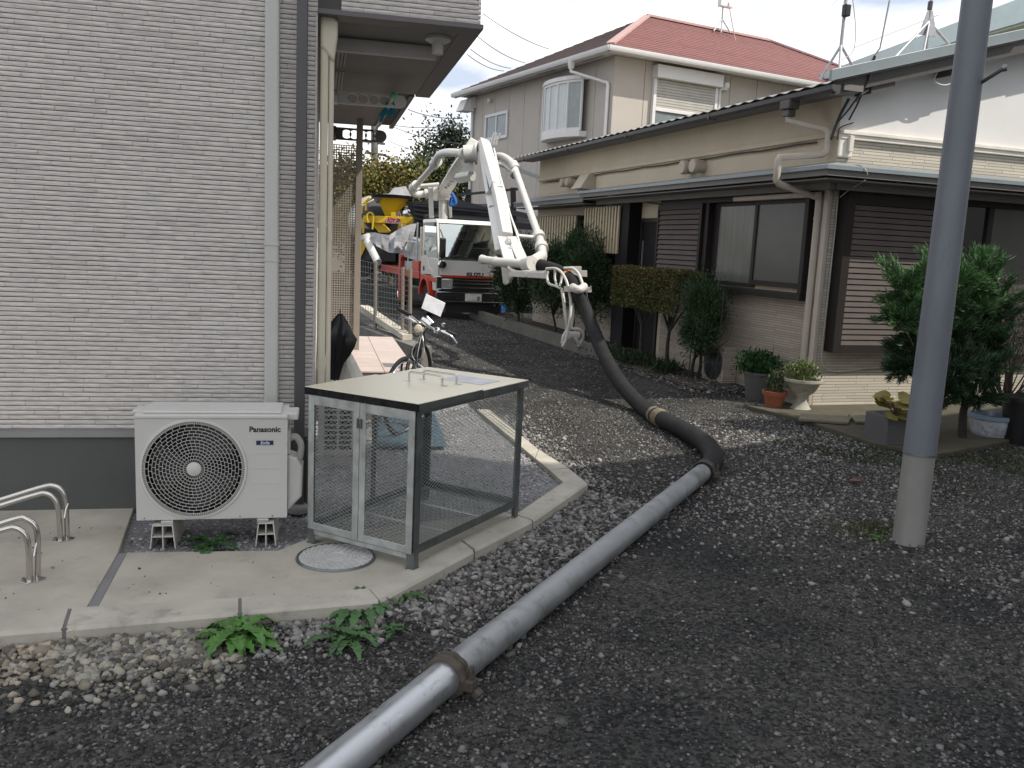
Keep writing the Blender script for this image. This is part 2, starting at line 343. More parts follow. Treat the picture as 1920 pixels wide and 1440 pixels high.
# dusty dark patches between stonier ones
stony = lambda x, y: .40 + .95*fbm(x, y, 1.5, 21) + .5*fbm(x, y, 4.5, 22)
x, y = lane(150000, 1.6, 5.2, lambda x, y: .14+.62*stony(x, y))
stones('fine_gravel', x, y, gz(x, y), nr.lognormal(-4.22, .42, len(x)).clip(.006, .038), greys(len(x), .040, .23, .03, 1.9)*(.72+.5*np.clip(stony(x, y), 0, 1))[:, None], .30, fine=True)
x, y = lane(85000, 5.2, 9.4, lambda x, y: .5+.5*stony(x, y))
stones('lane_gravel', x, y, gz(x, y), nr.lognormal(-4.15, .38, len(x)).clip(.008, .038), greys(len(x), .04, .27, .035, 1.8), .3, fine=True)
x, y = lane(40000, 9.4, 20, lambda x, y: .9+0*x)
stones('far_gravel', x, y, gz(x, y), nr.lognormal(-3.85, .35, len(x)).clip(.012, .05), greys(len(x), .045, .26, .025, 1.8), .35, fine=True)
# scattered larger stones
x, y = lane(26000, 1.7, 9.0, lambda x, y: .12+stony(x, y)*.75)
stones('loose_stones', x, y, gz(x, y), nr.lognormal(-4.0, .38, len(x)).clip(.011, .052), greys(len(x), .04, .26, .04, 2.0), .34, flat=.6)
x, y = lane(22000, 1.7, 5.4, lambda x, y: .30+stony(x, y)*.6)
stones('chip_stones', x, y, gz(x, y), nr.lognormal(-4.0, .30, len(x)).clip(.011, .034), greys(len(x), .05, .19, .035, 1.5), .32, flat=.6, fine=True)
# pale ballast banked against the kerb
def band(n, w, a, b):
    p = np.array(KW[a:b+1]); seg = np.hypot(*(p[1:]-p[:-1]).T); c = np.r_[0, np.cumsum(seg)]; t = nr.random(n)*c[-1]
    i = np.searchsorted(c, t)-1; i = i.clip(0, len(seg)-1); u = (t-c[i])/seg[i]; q = p[i]+(p[i+1]-p[i])*u[:, None]
    d = (p[i+1]-p[i])/seg[i][:, None]; off = np.abs(nr.normal(0, w, n))+.012
    q = q+np.stack([d[:, 1], -d[:, 0]], 1)*off[:, None]; return q[:, 0], q[:, 1], off
x, y, of = band(5200, .24, 3, 6); k = ~inside(x, y, PADW) & (segdist(x, y, PIPE_LINE) > .06); x, y, of = x[k], y[k], of[k]
stones('kerbside_ballast', x, y, gz(x, y)+.006*np.exp(-of/.15), nr.lognormal(-3.52, .3, len(x)).clip(.014, .055), greys(len(x), .05, .34, .05, 1.5), .28)
x, y, of = band(1700, .16, 0, 1); k = ~inside(x, y, PADW); x, y, of = x[k], y[k], of[k]
g = greys(len(x), .12, .42, .07, 1.1); g[:, 0] *= 1.06; g[:, 2] *= .86
stones('tan_ballast', x, y, gz(x, y)+.008*np.exp(-of/.12), nr.lognormal(-3.42, .38, len(x)).clip(.014, .072), g, .28)
x, y, of = band(2300, .17, 1, 2); k = ~inside(x, y, PADW); x, y, of = x[k], y[k], of[k]; g = greys(len(x), .09, .40, .06, 1.3); g[:, 2] *= .88
stones('brown_ballast', x, y, gz(x, y)+.006*np.exp(-of/.12), nr.lognormal(-3.6, .40, len(x)).clip(.012, .066), g, .28)
x, y, of = band(1500, .12, 1, 3); k = ~inside(x, y, PADW); x, y, of = x[k], y[k], of[k]
stones('grey_ballast', x, y, gz(x, y)+.004, nr.lognormal(-3.7, .35, len(x)).clip(.012, .05), greys(len(x), .08, .36, .05, 1.2), .28)
x, y, of = band(900, .2, 6, 9); k = ~inside(x, y, PADW); x, y, of = x[k], y[k], of[k]
stones('verge_ballast', x, y, gz(x, y)+.004, nr.lognormal(-3.65, .32, len(x)).clip(.012, .05), greys(len(x), .12, .36, .03, 1.2), .3)
# stones around the pole foot and in front of the paved step
x = nr.normal(2.1, .75, 1900); y = nr.normal(5.9, .75, 1900); stones('pole_ballast', x, y, gz(x, y), nr.lognormal(-3.72, .33, len(x)).clip(.012, .055), greys(len(x), .10, .36, .03, 1.3), .3)
x = nr.normal(2.6, .7, 1800); y = nr.normal(8.0, .55, 1800); stones('step_ballast', x, y, gz(x, y), nr.lognormal(-3.72, .33, len(x)).clip(.012, .05), greys(len(x), .12, .36, .03, 1.3), .3)

# ------------------------------------------------------------------ concrete apron, kerb, gravel bed
WL = 5.232
kerb = MB(); kerb.box(-3.2, .2, 3.50, 3.58, -.2, -.03); kerb = kerb.struct('kerb', MT['mortar'], 'L')
def kstone(a, b, g0=.006, g1=.006):
    ao, ai, bo, bi = [Vector((*p, 0)) for p in (KERB_OUT[a], KERB_IN[a], KERB_OUT[b], KERB_IN[b])]
    l = (bo-ao).length; o0, o1 = ao.lerp(bo, g0/l), ao.lerp(bo, 1-g1/l); i0, i1 = ai.lerp(bi, g0/l), ai.lerp(bi, 1-g1/l)
    dz = rnd.uniform(-.002, .002); top = P+.006+dz; ch = .014
    n0 = (i0-o0).normalized()*ch; n1 = (i1-o1).normalized()*ch
    m = MB(); vs = []
    for o_, i_, n_ in ((o0, i0, n0), (o1, i1, n1)):
        vs += [(o_.x, o_.y, -.1), (o_.x, o_.y, top-ch), (o_.x+n_.x, o_.y+n_.y, top), (i_.x, i_.y, top), (i_.x, i_.y, -.1)]
    m.add(vs, [(0, 1, 2, 3, 4), (9, 8, 7, 6, 5)] + [(j, j+5, (j+1) % 5+5, (j+1) % 5) for j in range(5)])
    m.build('kerb_stone', MT['kerb'], kerb, bevel=.003)
for a in range(len(KERB_OUT)-1): kstone(a, a+1, .003 if a in (3, 6) else .007, .003 if a in (2, 5) else .007)
def mort(a, w=.02):
    o, i = Vector((*KERB_OUT[a], 0)), Vector((*KERB_IN[a], 0)); d = (Vector((*KERB_OUT[a+1], 0))-o).normalized()*w/2; n = (i-o).normalized()*.004
    MB().prism([(o-d+n+Vector((0, 0, -.1))), (o+d+n+Vector((0, 0, -.1))), (i+d-n+Vector((0, 0, -.1))), (i-d-n+Vector((0, 0, -.1)))], (0, 0, .1+P+.001)).build('mortar_joint', MT['mortar'], kerb)
for a in (1, 2, 3, 4, 5, 6, 7, 8): mort(a, .024 if a in (1, 2) else .012)

pad = MB()
F1, F2, F3, F4 = (-0.948,4.487,0.075)[:2], (-0.193,4.452,0.075)[:2], (-0.012,4.670,0.075)[:2], (1.148,4.948,0.075)[:2]
JA, JB = (-0.926,3.812,0.075)[:2], (-1.063,5.233,0.075)[:2]
lft = [(-3.2, 3.605), (KERB_IN[1][0]-.08, KERB_IN[1][1]-.0), (JA[0]-.03, JA[1]+.004), (F1[0]-.022, F1[1]), (JB[0]+.02, WL+.02), (-3.2, WL+.02)]
pad.prism([(x, y, -.1) for x, y in lft], (0, 0, .1+P))
F1, F2, F3, F4 = (-0.948,4.487,0.075)[:2], (-0.193,4.452,0.075)[:2], (-0.012,4.670,0.075)[:2], (1.148,4.948,0.075)[:2]
front = [(JA[0]+.015, JA[1]+.006), (KERB_IN[2][0], KERB_IN[2][1]+.004), (KERB_IN[3][0], KERB_IN[3][1]+.004), (KERB_IN[4][0]-.003, KERB_IN[4][1]+.003), (KERB_IN[5][0]-.003, KERB_IN[5][1]+.003), (KERB_IN[5][0]-.05, KERB_IN[5][1]+.07), F3, F2, (F1[0]+.02, F1[1])]
pad.prism([(x, y, -.1) for x, y in front], (0, 0, .1+P))
pad = pad.struct('concrete_apron', MT['concrete'], 'L', bevel=.004)
MB().prism([(JA[0]-.028, JA[1]+.006, -.05), (JA[0]+.013, JA[1]+.006, -.05), (F1[0]+.018, F1[1], -.05), (F1[0]-.02, F1[1]+.0, -.05)], (0, 0, .05+P-.004)).build('joint_filler', M('joint', (.20, .20, .205), .9, bump=.3), pad)
MB().prism([(x, y, -.08) for x, y in [(JB[0]-.1, 4.0), (.2, 3.9)] + [(p[0]-.01, p[1]+.02) for p in KERB_IN[4:10]] + [(1.5, 9.0), (-.06, 9.0), (-.06, WL+.02), (JB[0]-.1, WL+.02)]], (0, 0, .08+P-.03)).struct('gravel_bed_base', M('bed_base', (.20, .20, .205), .95, var=.4, vs=60, bump=1, bs=70, bd=.01), 'L')
BEDP = np.array([F1, F2, F3, (KERB_IN[5][0]-.05, KERB_IN[5][1]+.07)] + list(KERB_IN[5:10]) + [(1.5, 8.6), (-.02, 8.6), (-.02, WL), (JB[0], WL), (F1[0]+.02, F1[1])])
x, y = scatter(34000, -1.2, 2.1, 4.1, 8.6); k = inside(x, y, BEDP); x, y = x[k], y[k]
g = greys(len(x), .14, .50, .012, 1.2); g[:, 2] *= 1.04
c_, s_ = math.cos(FR['L']), math.sin(FR['L'])
stones('bed_gravel', x*c_-y*s_, x*s_+y*c_, np.full(len(x), P-.032)+.006*fbm(x, y, 6, 8), nr.lognormal(-4.0, .3, len(x)).clip(.008, .034), g, .3)

# manhole cover
mc = (0.096,4.317,0.075)
t = thing('manhole_cover', 'round pale grey drain cover with raised pattern set in the concrete apron', 'drain cover', 'L', (mc[0], mc[1], P))
M('cover_grey', (.50, .50, .485), .6, var=.12, vs=12, bump=.2, bs=150, dirt=(14, .6, (.30, .29, .27)))
RC = .188
MB().lathe([(RC, 0), (RC, .010), (RC+.008, .011), (RC+.012, .003), (RC+.012, 0)], mc[:2]+(P,), 48).build('frame_ring', MT['galv_dark'], t, 40)
MB().lathe([(0.0005, .008), (RC-.004, .008), (RC-.002, .004), (RC-.002, -.01)], mc[:2]+(P,), 48).build('cover_disc', MT['cover_grey'], t, 40)
b = MB()
for k in range(1, 8):
    r = .062+k*.0165; n = int(2*math.pi*r/.034)
    for j in range(n):
        a = 2*math.pi*(j+.5*(k % 2))/n; d = .0095
        if rnd.random() < .06: continue
        c = Vector((mc[0]+r*math.cos(a), mc[1]+r*math.sin(a), P+.0075)); e = Vector((math.cos(a), math.sin(a), 0))*.006; f = Vector((-math.sin(a), math.cos(a), 0))*d
        b.prism([c-e-f, c+e-f*.8, c+e+f*.8, c-e+f], (0, 0, .0042))
b.build('raised_studs', MT['cover_grey'], t)['kind'] = 'stuff'
MB().lathe([(.058, .007), (.058, .0115), (.053, .0115), (.053, .007)], mc[:2]+(P,), 32).build('centre_ring', MT['cover_grey'], t, 40)
MB().cyl((mc[0]+.02, mc[1]-.105, P+.005), (mc[0]+.02, mc[1]-.105, P+.0093), .009, n=12).build('key_hole', MT['dark_void'], t)

n = 130; x = nr.uniform(-1.9, .9, n); y = nr.uniform(3.62, 4.9, n); k = inside(x, y, np.array(front)) | inside(x, y, np.array(lft)); x, y = x[k], y[k]
stones('apron_grit', x*c_-y*s_, x*s_+y*c_, np.full(len(x), P+.001), nr.lognormal(-5.0, .45, len(x)).clip(.003, .018), greys(len(x), .03, .30, .05, 1.5), .2)
# ------------------------------------------------------------------ left apartment building
ab = thing('apartment_building', 'grey apartment building clad in thin pale stone-look siding with overhanging upper floor', 'building', 'L', (-.8, WL, P))
SB = (-1.718,5.212,0.548)[2]; CX = (-0.026,5.212,0.557)[0]; SZ = (0.577,5.212,2.899)[2]; OX = (0.891,5.212,2.894)[0]
MB().box(-4, CX-.02, WL, WL+.25, P-.1, SB-.005).build('foundation', MT['grey_base'], ab)
MB().box(-4, CX+.0, WL-.022, WL+.02, SB-.046, SB-.012).box(-4, CX-.015, WL-.006, WL+.02, SB-.012, SB).build('drip_edge', MT['trim_grey'], ab)
MB().box(-4, CX-.012, WL-.003, WL+.3, SB, 6.2).build('wall', MT['siding_back'], ab)
MB().box(CX-.011, CX-.001, WL-.02, WL+6, .35, SZ).build('side_wall', MT['siding'], ab)
strips_big = []; rest = MB()
def strip(m, x0, x1, z0, z1, yf):
    """one moulded stone strip: a rough split face 5 columns wide, standing proud of the joint"""
    e = rnd.uniform(-.001, .0015); n = 4; h = z1-z0; vs = []; g = .0023
    for i in range(n+1):
        x = x0+.0009+(x1-x0-.0018)*i/n
        a, b = rnd.uniform(-.0012, .0012), rnd.uniform(-.0025, .0035)
        vs += [(x, yf+.012, z0+g), (x, yf-e*.5+rnd.uniform(0, .0012), z0+g), (x, yf-e-.0015+a, z0+h*.45+b), (x, yf-e-.0008+rnd.uniform(0, .001), z1-g), (x, yf+.012, z1-g)]
    fs = [(0, 1, 2, 3, 4)[::-1], tuple(5*n+j for j in range(5))]
    for i in range(n):
        for j in range(4): fs.append((i*5+j, i*5+j+5, i*5+j+6, i*5+j+1)[::-1])
    m.add(vs, fs)
def courses(x0, x1, z0, z1, yf, acc, pitch=.0262, ln=.262):
    nrow = int((z1-z0)/pitch); ph = 0
    for r_i in range(nrow):
        z = z0+r_i*pitch; ph = (ph + ln*(.27+.5*rnd.random()))
        x = x0 - (ph % ln)
        while x < x1:
            w = ln*(1+rnd.uniform(-.03, .03)); a, b = max(x, x0), min(x+w, x1)
            if b-a > .012: acc.append((b-a, a, b, z, z+pitch, yf))
            x += w
acc = []
courses(-1.75, CX, SB+.001, 3.05, WL-.012, acc)
acc2 = []
courses(.10, OX-.002, SZ+.028, SZ+.36, WL-.012, acc2)
vis = sorted(acc, key=lambda q: -q[0]); keep = set(id(q) for q in rnd.sample(vis[:430], 260)) | set(id(q) for q in acc2[:40])
for q in acc+acc2:
    if id(q) in keep:
        m = MB(); strip(m, *q[1:]); m.build('siding_strip', MT['siding'], ab)
    else: strip(rest, *q[1:])
ro = []; courses(-4, -1.75, SB+.001, 3.05, WL-.012, ro)
for q in ro: strip(rest, *q[1:])
rest.build('siding_strips', MT['siding'], ab)['kind'] = 'stuff'
# upper floor overhang
E2 = (0.910,7.851,2.900)
MB().box(CX-.01, OX-.015, WL-.0, 7.75, SZ+.03, 5.6).box(CX-.01, .76, 7.76, 10.05, SZ+.03, 5.6).build('upper_wall', MT['siding_back'], ab)
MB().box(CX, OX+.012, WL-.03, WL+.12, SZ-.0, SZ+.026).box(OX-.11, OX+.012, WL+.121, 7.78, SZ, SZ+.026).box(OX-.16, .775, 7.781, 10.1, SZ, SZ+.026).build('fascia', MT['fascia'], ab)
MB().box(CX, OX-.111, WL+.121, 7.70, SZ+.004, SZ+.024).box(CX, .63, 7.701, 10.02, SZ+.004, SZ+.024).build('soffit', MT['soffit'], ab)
for yy in (5.75, 6.9):
    MB().box(.10, .16, yy, yy+.95, SZ-.003, SZ+.0035).build('soffit_vent', MT['trim_grey'], ab)
    MB().box(.118, .124, yy+.02, yy+.93, SZ-.0045, SZ).box(.14, .146, yy+.02, yy+.93, SZ-.0045, SZ).build('vent_slot', MT['dark_void'], ab)
lc = (0.680,5.514,2.900)
o = MB().lathe([(.075, 0), (.078, -.02), (.05, -.035), (.036, -.04), (.034, -.10), (.001, -.10)], (lc[0], lc[1], SZ+.003), 24).build('soffit_lamp', M('lamp_white', (.5, .49, .46), .5), ab, 40)
MB().box(CX+.01, lc[0]+.02, lc[1]+.22, lc[1]+.27, SZ-.085, SZ-.005).build('duct_pipe', M('duct_white', (.46, .45, .43), .5), ab, bevel=.008)
# downpipes and duct covers
A0 = (-0.306,5.202,2.089); A1 = (-0.228,5.202,2.094)
b = MB().box(A0[0], A1[0], WL-.085, WL-.013, .62, 5)
b.build('flat_downpipe', MT['white_pipe'], ab, bevel=.012)
for z in (1.62, 1.53): MB().box(A0[0]-.003, A1[0]+.003, WL-.089, WL-.014, z, z+.012 if z > 1.6 else z+.006).build('pipe_collar', MT['white_pipe'], ab)
DX = ((-0.111,5.152,2.098)[0]+(-0.096,5.152,0.576)[0])/2 - .004
MB().box(DX-.030, DX+.030, WL-.12, WL-.06, P-.05, 5).build('square_downpipe', MT['dark_pipe'], ab, bevel=.006)
MB().box(DX+.036, DX+.085, WL-.06, WL-.005, P-.05, SB-.05).build('drain_box', M('brown_pipe', (.12, .105, .09), .5), ab, bevel=.005)
MB().lathe([(.001, .03), (.04, .03), (.062, .012), (.065, 0), (.065, -.02)], (DX, WL-.09, P+.01), 24).build('drain_collar', MT['trim_grey'], ab, 40)
b = MB().box(-.010, .036, WL+.06, WL+.15, .76, 2.76).box(.038, .068, WL+.07, WL+.14, .70, 2.72)
b.build('duct_cover', MT['cream_pvc'], ab, bevel=.012)
MB().prism([(-.012, WL+.05, 2.74), (.066, WL+.05, 2.66), (.085, WL+.05, 2.80), (.085, WL+.05, 2.88), (.05, WL+.05, 2.93), (-.012, WL+.05, 2.93)], (0, .11, 0)).build('duct_elbow', MT['cream_pvc'], ab, bevel=.016)
MB().box(.0, .115, WL+.03, WL+.2, SZ+.01, 3.3).build('duct_box', M('offwhite_pvc', (.66, .64, .58), .45), ab, bevel=.008)


# ------------------------------------------------------------------ air conditioner outdoor unit
M('ac_white', (.54, .53, .50), .45, var=.03, vs=3, bump=.03, bs=200)
M('ac_plastic', (.57, .56, .53), .5, var=.03, bump=.02)
M('ac_text', (.02, .02, .022), .5, bump=0)
M('ac_blue', (.012, .018, .10), .4, bump=0)
M('mount_plastic', (.52, .50, .46), .6, var=.08)
FY = 4.60
ql = (-0.902,4.600,0.212); qr = (-0.156,4.600,0.195); qt = (-0.892,4.600,0.735)
x0, x1, z0, z1 = ql[0], qr[0], (ql[2]+qr[2])/2, qt[2]
W_ = x1-x0; H_ = z1-z0
ac = thing('air_conditioner', 'white outdoor air conditioner unit with round fan grille standing against the grey wall', 'air conditioner', 'L', ((x0+x1)/2, FY+.14, z0))
s = W_/.286  # metres per 1000 px of the drawing
cx, cz, RG = x0+.377*W_, z0+.505*H_, .350*W_
b = MB()
# casing: front frame with a round hole, built as ring of quads
n = 64; vs = []; fs = []
for k in range(n):
    a = 2*math.pi*k/n; ca, sa = math.cos(a), math.sin(a)
    tt = min([((x1-cx)/ca if ca > 1e-9 else (x0-cx)/ca if ca < -1e-9 else 1e9), ((z1-cz)/sa if sa > 1e-9 else (z0-cz)/sa if sa < -1e-9 else 1e9)])
    vs += [(cx+RG*.985*ca, FY, cz+RG*.985*sa), (cx+tt*ca, FY, cz+tt*sa)]
# snap the nearest outer points to the four corners
for X_, Z_ in ((x0, z0), (x1, z0), (x1, z1), (x0, z1)):
    i = min(range(n), key=lambda k: (vs[2*k+1][0]-X_)**2+(vs[2*k+1][2]-Z_)**2); vs[2*i+1] = (X_, FY, Z_)
for k in range(n):
    l = (k+1) % n; fs.append((2*k, 2*k+1, 2*l+1, 2*l))
b.add(vs, fs)
b.quad((x0, FY, z0), (x0, FY+.29, z0), (x0, FY+.29, z1), (x0, FY, z1)); b.quad((x1, FY, z0), (x1, FY, z1), (x1, FY+.29, z1), (x1, FY+.29, z0))
b.quad((x0, FY, z0), (x1, FY, z0), (x1, FY+.29, z0), (x0, FY+.29, z0)); b.quad((x0, FY+.29, z0), (x1, FY+.29, z0), (x1, FY+.29, z1), (x0, FY+.29, z1))
b.build('casing', MT['ac_white'], ac)
b = MB().box(x0-.002, x1+.002, FY-.006, FY+.29, z1, z1+.022)
b.box(x0+.035, x1-.03, FY+.02, FY+.285, z1+.022, z1+.036).box(x1-.04, x1+.055, FY+.03, FY+.2, z1-.012, z1+.026).box(x0-.03, x0+.05, FY+.10, FY+.24, z1+.0, z1+.024)
b.build('top_lid', MT['ac_plastic'], ac, bevel=.010)
b = MB()
NR = 13; rh = .047*W_; ro_ = .318*W_
radii = [rh+(ro_-rh)*(k/(NR-1)) for k in range(NR)]
for r in radii: b.lathe([(r-.0009, -.004), (r+.0009, -.004), (r+.0009, .003), (r-.0009, .003), (r-.0009, -.004)], (cx, FY, cz), 88, 'y')
cnt = [26, 26, 30, 34, 36, 38, 40, 40, 40, 40, 40, 40]
for k in range(NR-1):
    m_ = cnt[k]
    for j in range(m_):
        a = 2*math.pi*(j+.5*(k % 2))/m_ + .02*k; e = Vector((math.cos(a), 0, math.sin(a))); c = Vector((cx, FY-.0005, cz))
        b.beam(c+e*radii[k], c+e*radii[k+1], .0018, .005, up=(0, 1, 0))
b.build('fan_guard', MT['ac_plastic'], ac)
MB().lathe([(.0003, -.010), (rh*.8, -.009), (rh*1.02, -.004), (rh*1.02, .006)], (cx, FY, cz), 32, 'y').build('guard_hub', MT['ac_plastic'], ac, 40)
b = MB()
for j in range(150):
    a = 2*math.pi*j/150; e = Vector((math.cos(a), 0, math.sin(a))); c = Vector((cx, FY-.003, cz)); b.beam(c+e*ro_, c+e*(RG*.965), .0030, .008, up=(0, 1, 0))
b.build('rim_fins', MT['ac_plastic'], ac)
MB().lathe([(RG*.96, -.008), (RG, -.007), (RG*1.012, -.001), (RG*1.012, .004), (RG*.96, .004)], (cx, FY, cz), 88, 'y').build('rim_ring', MT['ac_plastic'], ac, 40)
MB().lathe([(ro_+.001, .004), (RG*.97, .004), (RG*.97, .0065), (ro_+.001, .0065)], (cx, FY, cz), 88, 'y').build('rim_backing', M('ac_shadow', (.30, .295, .28), .6, bump=0), ac)
MB().lathe([(RG*.985, .0), (RG*.9, .10), (.001, .102)], (cx, FY+.01, cz), 48, 'y').build('fan_cavity', MT['dark_void'], ac)
b = MB()
for j in range(3):
    a0 = 2*math.pi*j/3+.4
    for i in range(7):
        a, a2 = a0+i*.2, a0+(i+1)*.2; y0_, y1_ = FY+.03+i*.006, FY+.03+(i+1)*.006
        b.quad((cx+rh*math.cos(a), y0_, cz+rh*math.sin(a)), (cx+ro_*.93*math.cos(a), y0_+.01, cz+ro_*.93*math.sin(a)), (cx+ro_*.93*math.cos(a2), y1_+.01, cz+ro_*.93*math.sin(a2)), (cx+rh*math.cos(a2), y1_, cz+rh*math.sin(a2)))
b.build('fan_blades', M('fan_grey', (.03, .03, .03), .5, bump=0), ac)
lx0, lx1 = x0+.755*W_, x0+.945*W_
for f in (.805, .655, .505, .355, .205): MB().box(lx0, lx1, FY-.0018, FY+.001, z0+f*H_, z0+f*H_+.0035).build('panel_rib', MT['ac_plastic'], ac)
text('brand_lettering', 'Panasonic', MT['ac_text'], ac, (x0+.848*W_, FY-.0012, z0+.895*H_), .040, bold=.0012)
o = MB().box(x0+.79*W_, x0+.905*W_, FY-.0025, FY, z0+.742*H_, z0+.785*H_).build('name_badge', MT['ac_blue'], ac)
text('badge_lettering', 'Eolia', M('badge_white', (.7, .72, .78), .4, bump=0), o, (x0+.8475*W_, FY-.0031, z0+.763*H_), .024, shear=.25, bold=.0003)
for fx, fz in ((.05, .02), (.68, .02), (.90, .02), (.385, .985)):
    MB().lathe([(.0003, -.004), (.0035, -.003), (.004, 0)], (x0+fx*W_, FY, z0+fz*H_), 10, 'y').build('screw', MT['galv_dark'], ac)
# valve cover and pipe on the right side
MB().prism([(x1, FY+.04, z0+.02), (x1+.075, FY+.04, z0+.10), (x1+.08, FY+.04, z0+.26), (x1+.05, FY+.04, z0+.31), (x1, FY+.04, z0+.33)], (0, .15, 0)).build('valve_cover', MT['ac_plastic'], ac, bevel=.012)
MB().tube(spline([(x1+.002, FY+.12, z0+.40), (x1+.04, FY+.12, z0+.41), (x1+.068, FY+.12, z0+.36), (x1+.06, FY+.12, z0+.29)]), .018, 10).build('refrigerant_pipe', MT['mount_plastic'], ac, 60)
MB().box(x1-.001, x1+.012, FY+.05, FY+.2, z0+.33, z0+.46).build('terminal_cover', MT['ac_plastic'], ac, bevel=.008)
for fx in (.20, .835):
    MB().box(x0+fx*W_-.03, x0+fx*W_+.03, FY-.02, FY+.02, z0-.018, z0-.001).build('foot_bracket', MT['galv'], ac, bevel=.003)
# plastic mounting blocks
for nm, pl, pr, lab in (('a', (-0.838,4.573,0.063), (-0.710,4.578,0.063), 'hollow white plastic mounting block under the fan end of the white air conditioner'), ('b', (-0.317,4.568,0.063), (-0.209,4.576,0.063), 'hollow white plastic mounting block under the lettered end of the white air conditioner')):
    zb = P-.02; yb = FY-.025; xa, xb = pl[0], pr[0]
    t = thing('mounting_block', lab, 'mounting block', 'L', ((xa+xb)/2, yb+.15, zb), 'air conditioner mounting blocks')
    zt = z0-.018; mid = (zt+zb)/2; i = .014; wt = .006
    b = MB()
    b.prism([(xa, yb, zb), (xa+wt, yb, zb), (xa+i+wt, yb, zt), (xa+i, yb, zt)], (0, .33, 0)).prism([(xb-wt, yb, zb), (xb, yb, zb), (xb-i, yb, zt), (xb-i-wt, yb, zt)], (0, .33, 0))
    b.box(xa+i+wt, xb-i-wt, yb, yb+.33, zt-.008, zt-.0005)
    b.build('shell', MT['mount_plastic'], t)
    MB().box(xa+i*.5+wt, xb-i*.5-wt, yb+.003, yb+.32, mid-.003, mid+.003).box((xa+xb)/2-.003, (xa+xb)/2+.003, yb+.003, yb+.32, zb, mid-.004).box((xa+xb)/2-.003, (xa+xb)/2+.003, yb+.003, yb+.32, mid+.004, zt-.009).build('web', MT['mount_plastic'], t)
    MB().box(xa+.012, xb-.012, yb+.25, yb+.255, zb, zt-.01).build('back_plate', MT['dark_void'], t)

# ------------------------------------------------------------------ refuse cage
M('lid_steel', (.80, .745, .58), .36, .35, var=.06, vs=3, bump=.04, bs=8, bd=.004, rvar=.08)
cb = (3.374, 2.386, P)
CL, CW, CH = 1.06, .685, .83
cg = thing('refuse_cage', 'galvanised steel mesh refuse cage with sloping flap lid on the concrete apron', 'refuse cage', 'C', cb)
def part(m, name, mat, parent=cg, **k): return m.shift(cb).build(name, mat, parent, **k)
pw = .042
for px_, py_ in ((0, 0), (CL, 0), (0, CW), (CL, CW)):
    sx = 1 if px_ == 0 else -1; sy = 1 if py_ == 0 else -1
    m = MB(); 
    m.box(*sorted((px_, px_+sx*pw)), *sorted((py_, py_+sy*.003)), 0, CH-.003).box(*sorted((px_, px_+sx*.003)), *sorted((py_+sy*.0031, py_+sy*pw)), 0, CH-.003)
    m.box(*sorted((px_-sx*.006, px_+sx*(pw+.004))), *sorted((py_-sy*.006, py_+sy*(pw+.004))), -.002, .006)
    part(m, 'post', MT['galv_dark'])
for z in (.075, CH-.05):
    for yv in (0.0035, CW-.0065): part(MB().box(pw, CL-pw, yv, yv+.003, z, z+.045), 'side_rail', MT['galv_dark'])
part(MB().box(CL-.0065, CL-.0035, pw, CW-pw, .075, .12), 'end_rail', MT['galv_dark'])
part(MB().box(CL-.0065, CL-.0035, pw, CW-pw, CH-.05, CH-.005), 'end_rail', MT['galv_dark'])
part(MB().box(-.004, .0, pw, CW-pw, .055, .078), 'sill_rail', MT['galv'])
part(MB().box(CL*.5-.02, CL*.5+.02, CW-.011, CW-.0075, .075, CH-.05), 'mid_post', MT['galv_dark'])
def mesh_panel(o, ax, ay, w, h, px=.037, py=.0195, th=.0013, dp=.0022):
    o, ax, ay = Vector(o), Vector(ax), Vector(ay); nrm = ax.cross(ay); m = MB(); sl = py/px
    for sg in (1, -1):
        k = -w*sl if sg > 0 else 0; end = h if sg > 0 else h+w*sl; c = k + py*.5
        while c < end:
            pts = []
            for u in (0, w):
                v_ = c+sg*sl*u
                if 0 <= v_ <= h: pts.append((u, v_))
            for v_ in (0, h):
                u = (v_-c)/(sg*sl)
                if 0 < u < w: pts.append((u, v_))
            if len(pts) >= 2:
                a, b_ = pts[0], pts[-1] if len(pts) == 2 else max(pts[1:], key=lambda q: abs(q[0]-pts[0][0]))
                off = nrm*(.0006*sg); m.beam(o+ax*a[0]+ay*a[1]+off, o+ax*b_[0]+ay*b_[1]+off, th, dp, up=nrm)
            c += py
    return m
# two front doors (the x = 0 face)
dw = (CW-2*.008)/2
for i in range(2):
    y0_ = .006+i*(dw+.004); d0, d1 = .085, CH-.03; fwid = .038
    m = MB().box(-.014, -.0085, y0_, y0_+fwid, d0, d1).box(-.014, -.0085, y0_+dw-fwid, y0_+dw, d0, d1).box(-.014, -.0085, y0_+fwid, y0_+dw-fwid, d0, d0+fwid).box(-.014, -.0085, y0_+fwid, y0_+dw-fwid, d1-fwid-.01, d1)
    dr = part(m, 'door', MT['galv'], bevel=.0015)
    part(mesh_panel((-.008, y0_+fwid-.004, d0+fwid-.004), (0, 1, 0), (0, 0, 1), dw-2*fwid+.008, d1-d0-2*fwid), 'mesh', MT['galv'], dr)
    hy = y0_+(dw-.008 if i == 0 else .008)
    part(MB().cyl((-.018, hy, CH-.16), (-.018, hy, CH-.11), .005, n=8), 'latch', MT['galv_dark'], dr)
part(mesh_panel((pw-.005, .0068, .10), (1, 0, 0), (0, 0, 1), CL-2*pw+.01, CH-.17), 'side_mesh', MT['galv'])
part(mesh_panel((pw-.005, CW-.0072, .10), (1, 0, 0), (0, 0, 1), CL-2*pw+.01, CH-.17), 'side_mesh', MT['galv'])
part(mesh_panel((CL-.0072, pw-.005, .10), (0, 1, 0), (0, 0, 1), CW-2*pw+.01, CH-.17), 'end_mesh', MT['galv'])
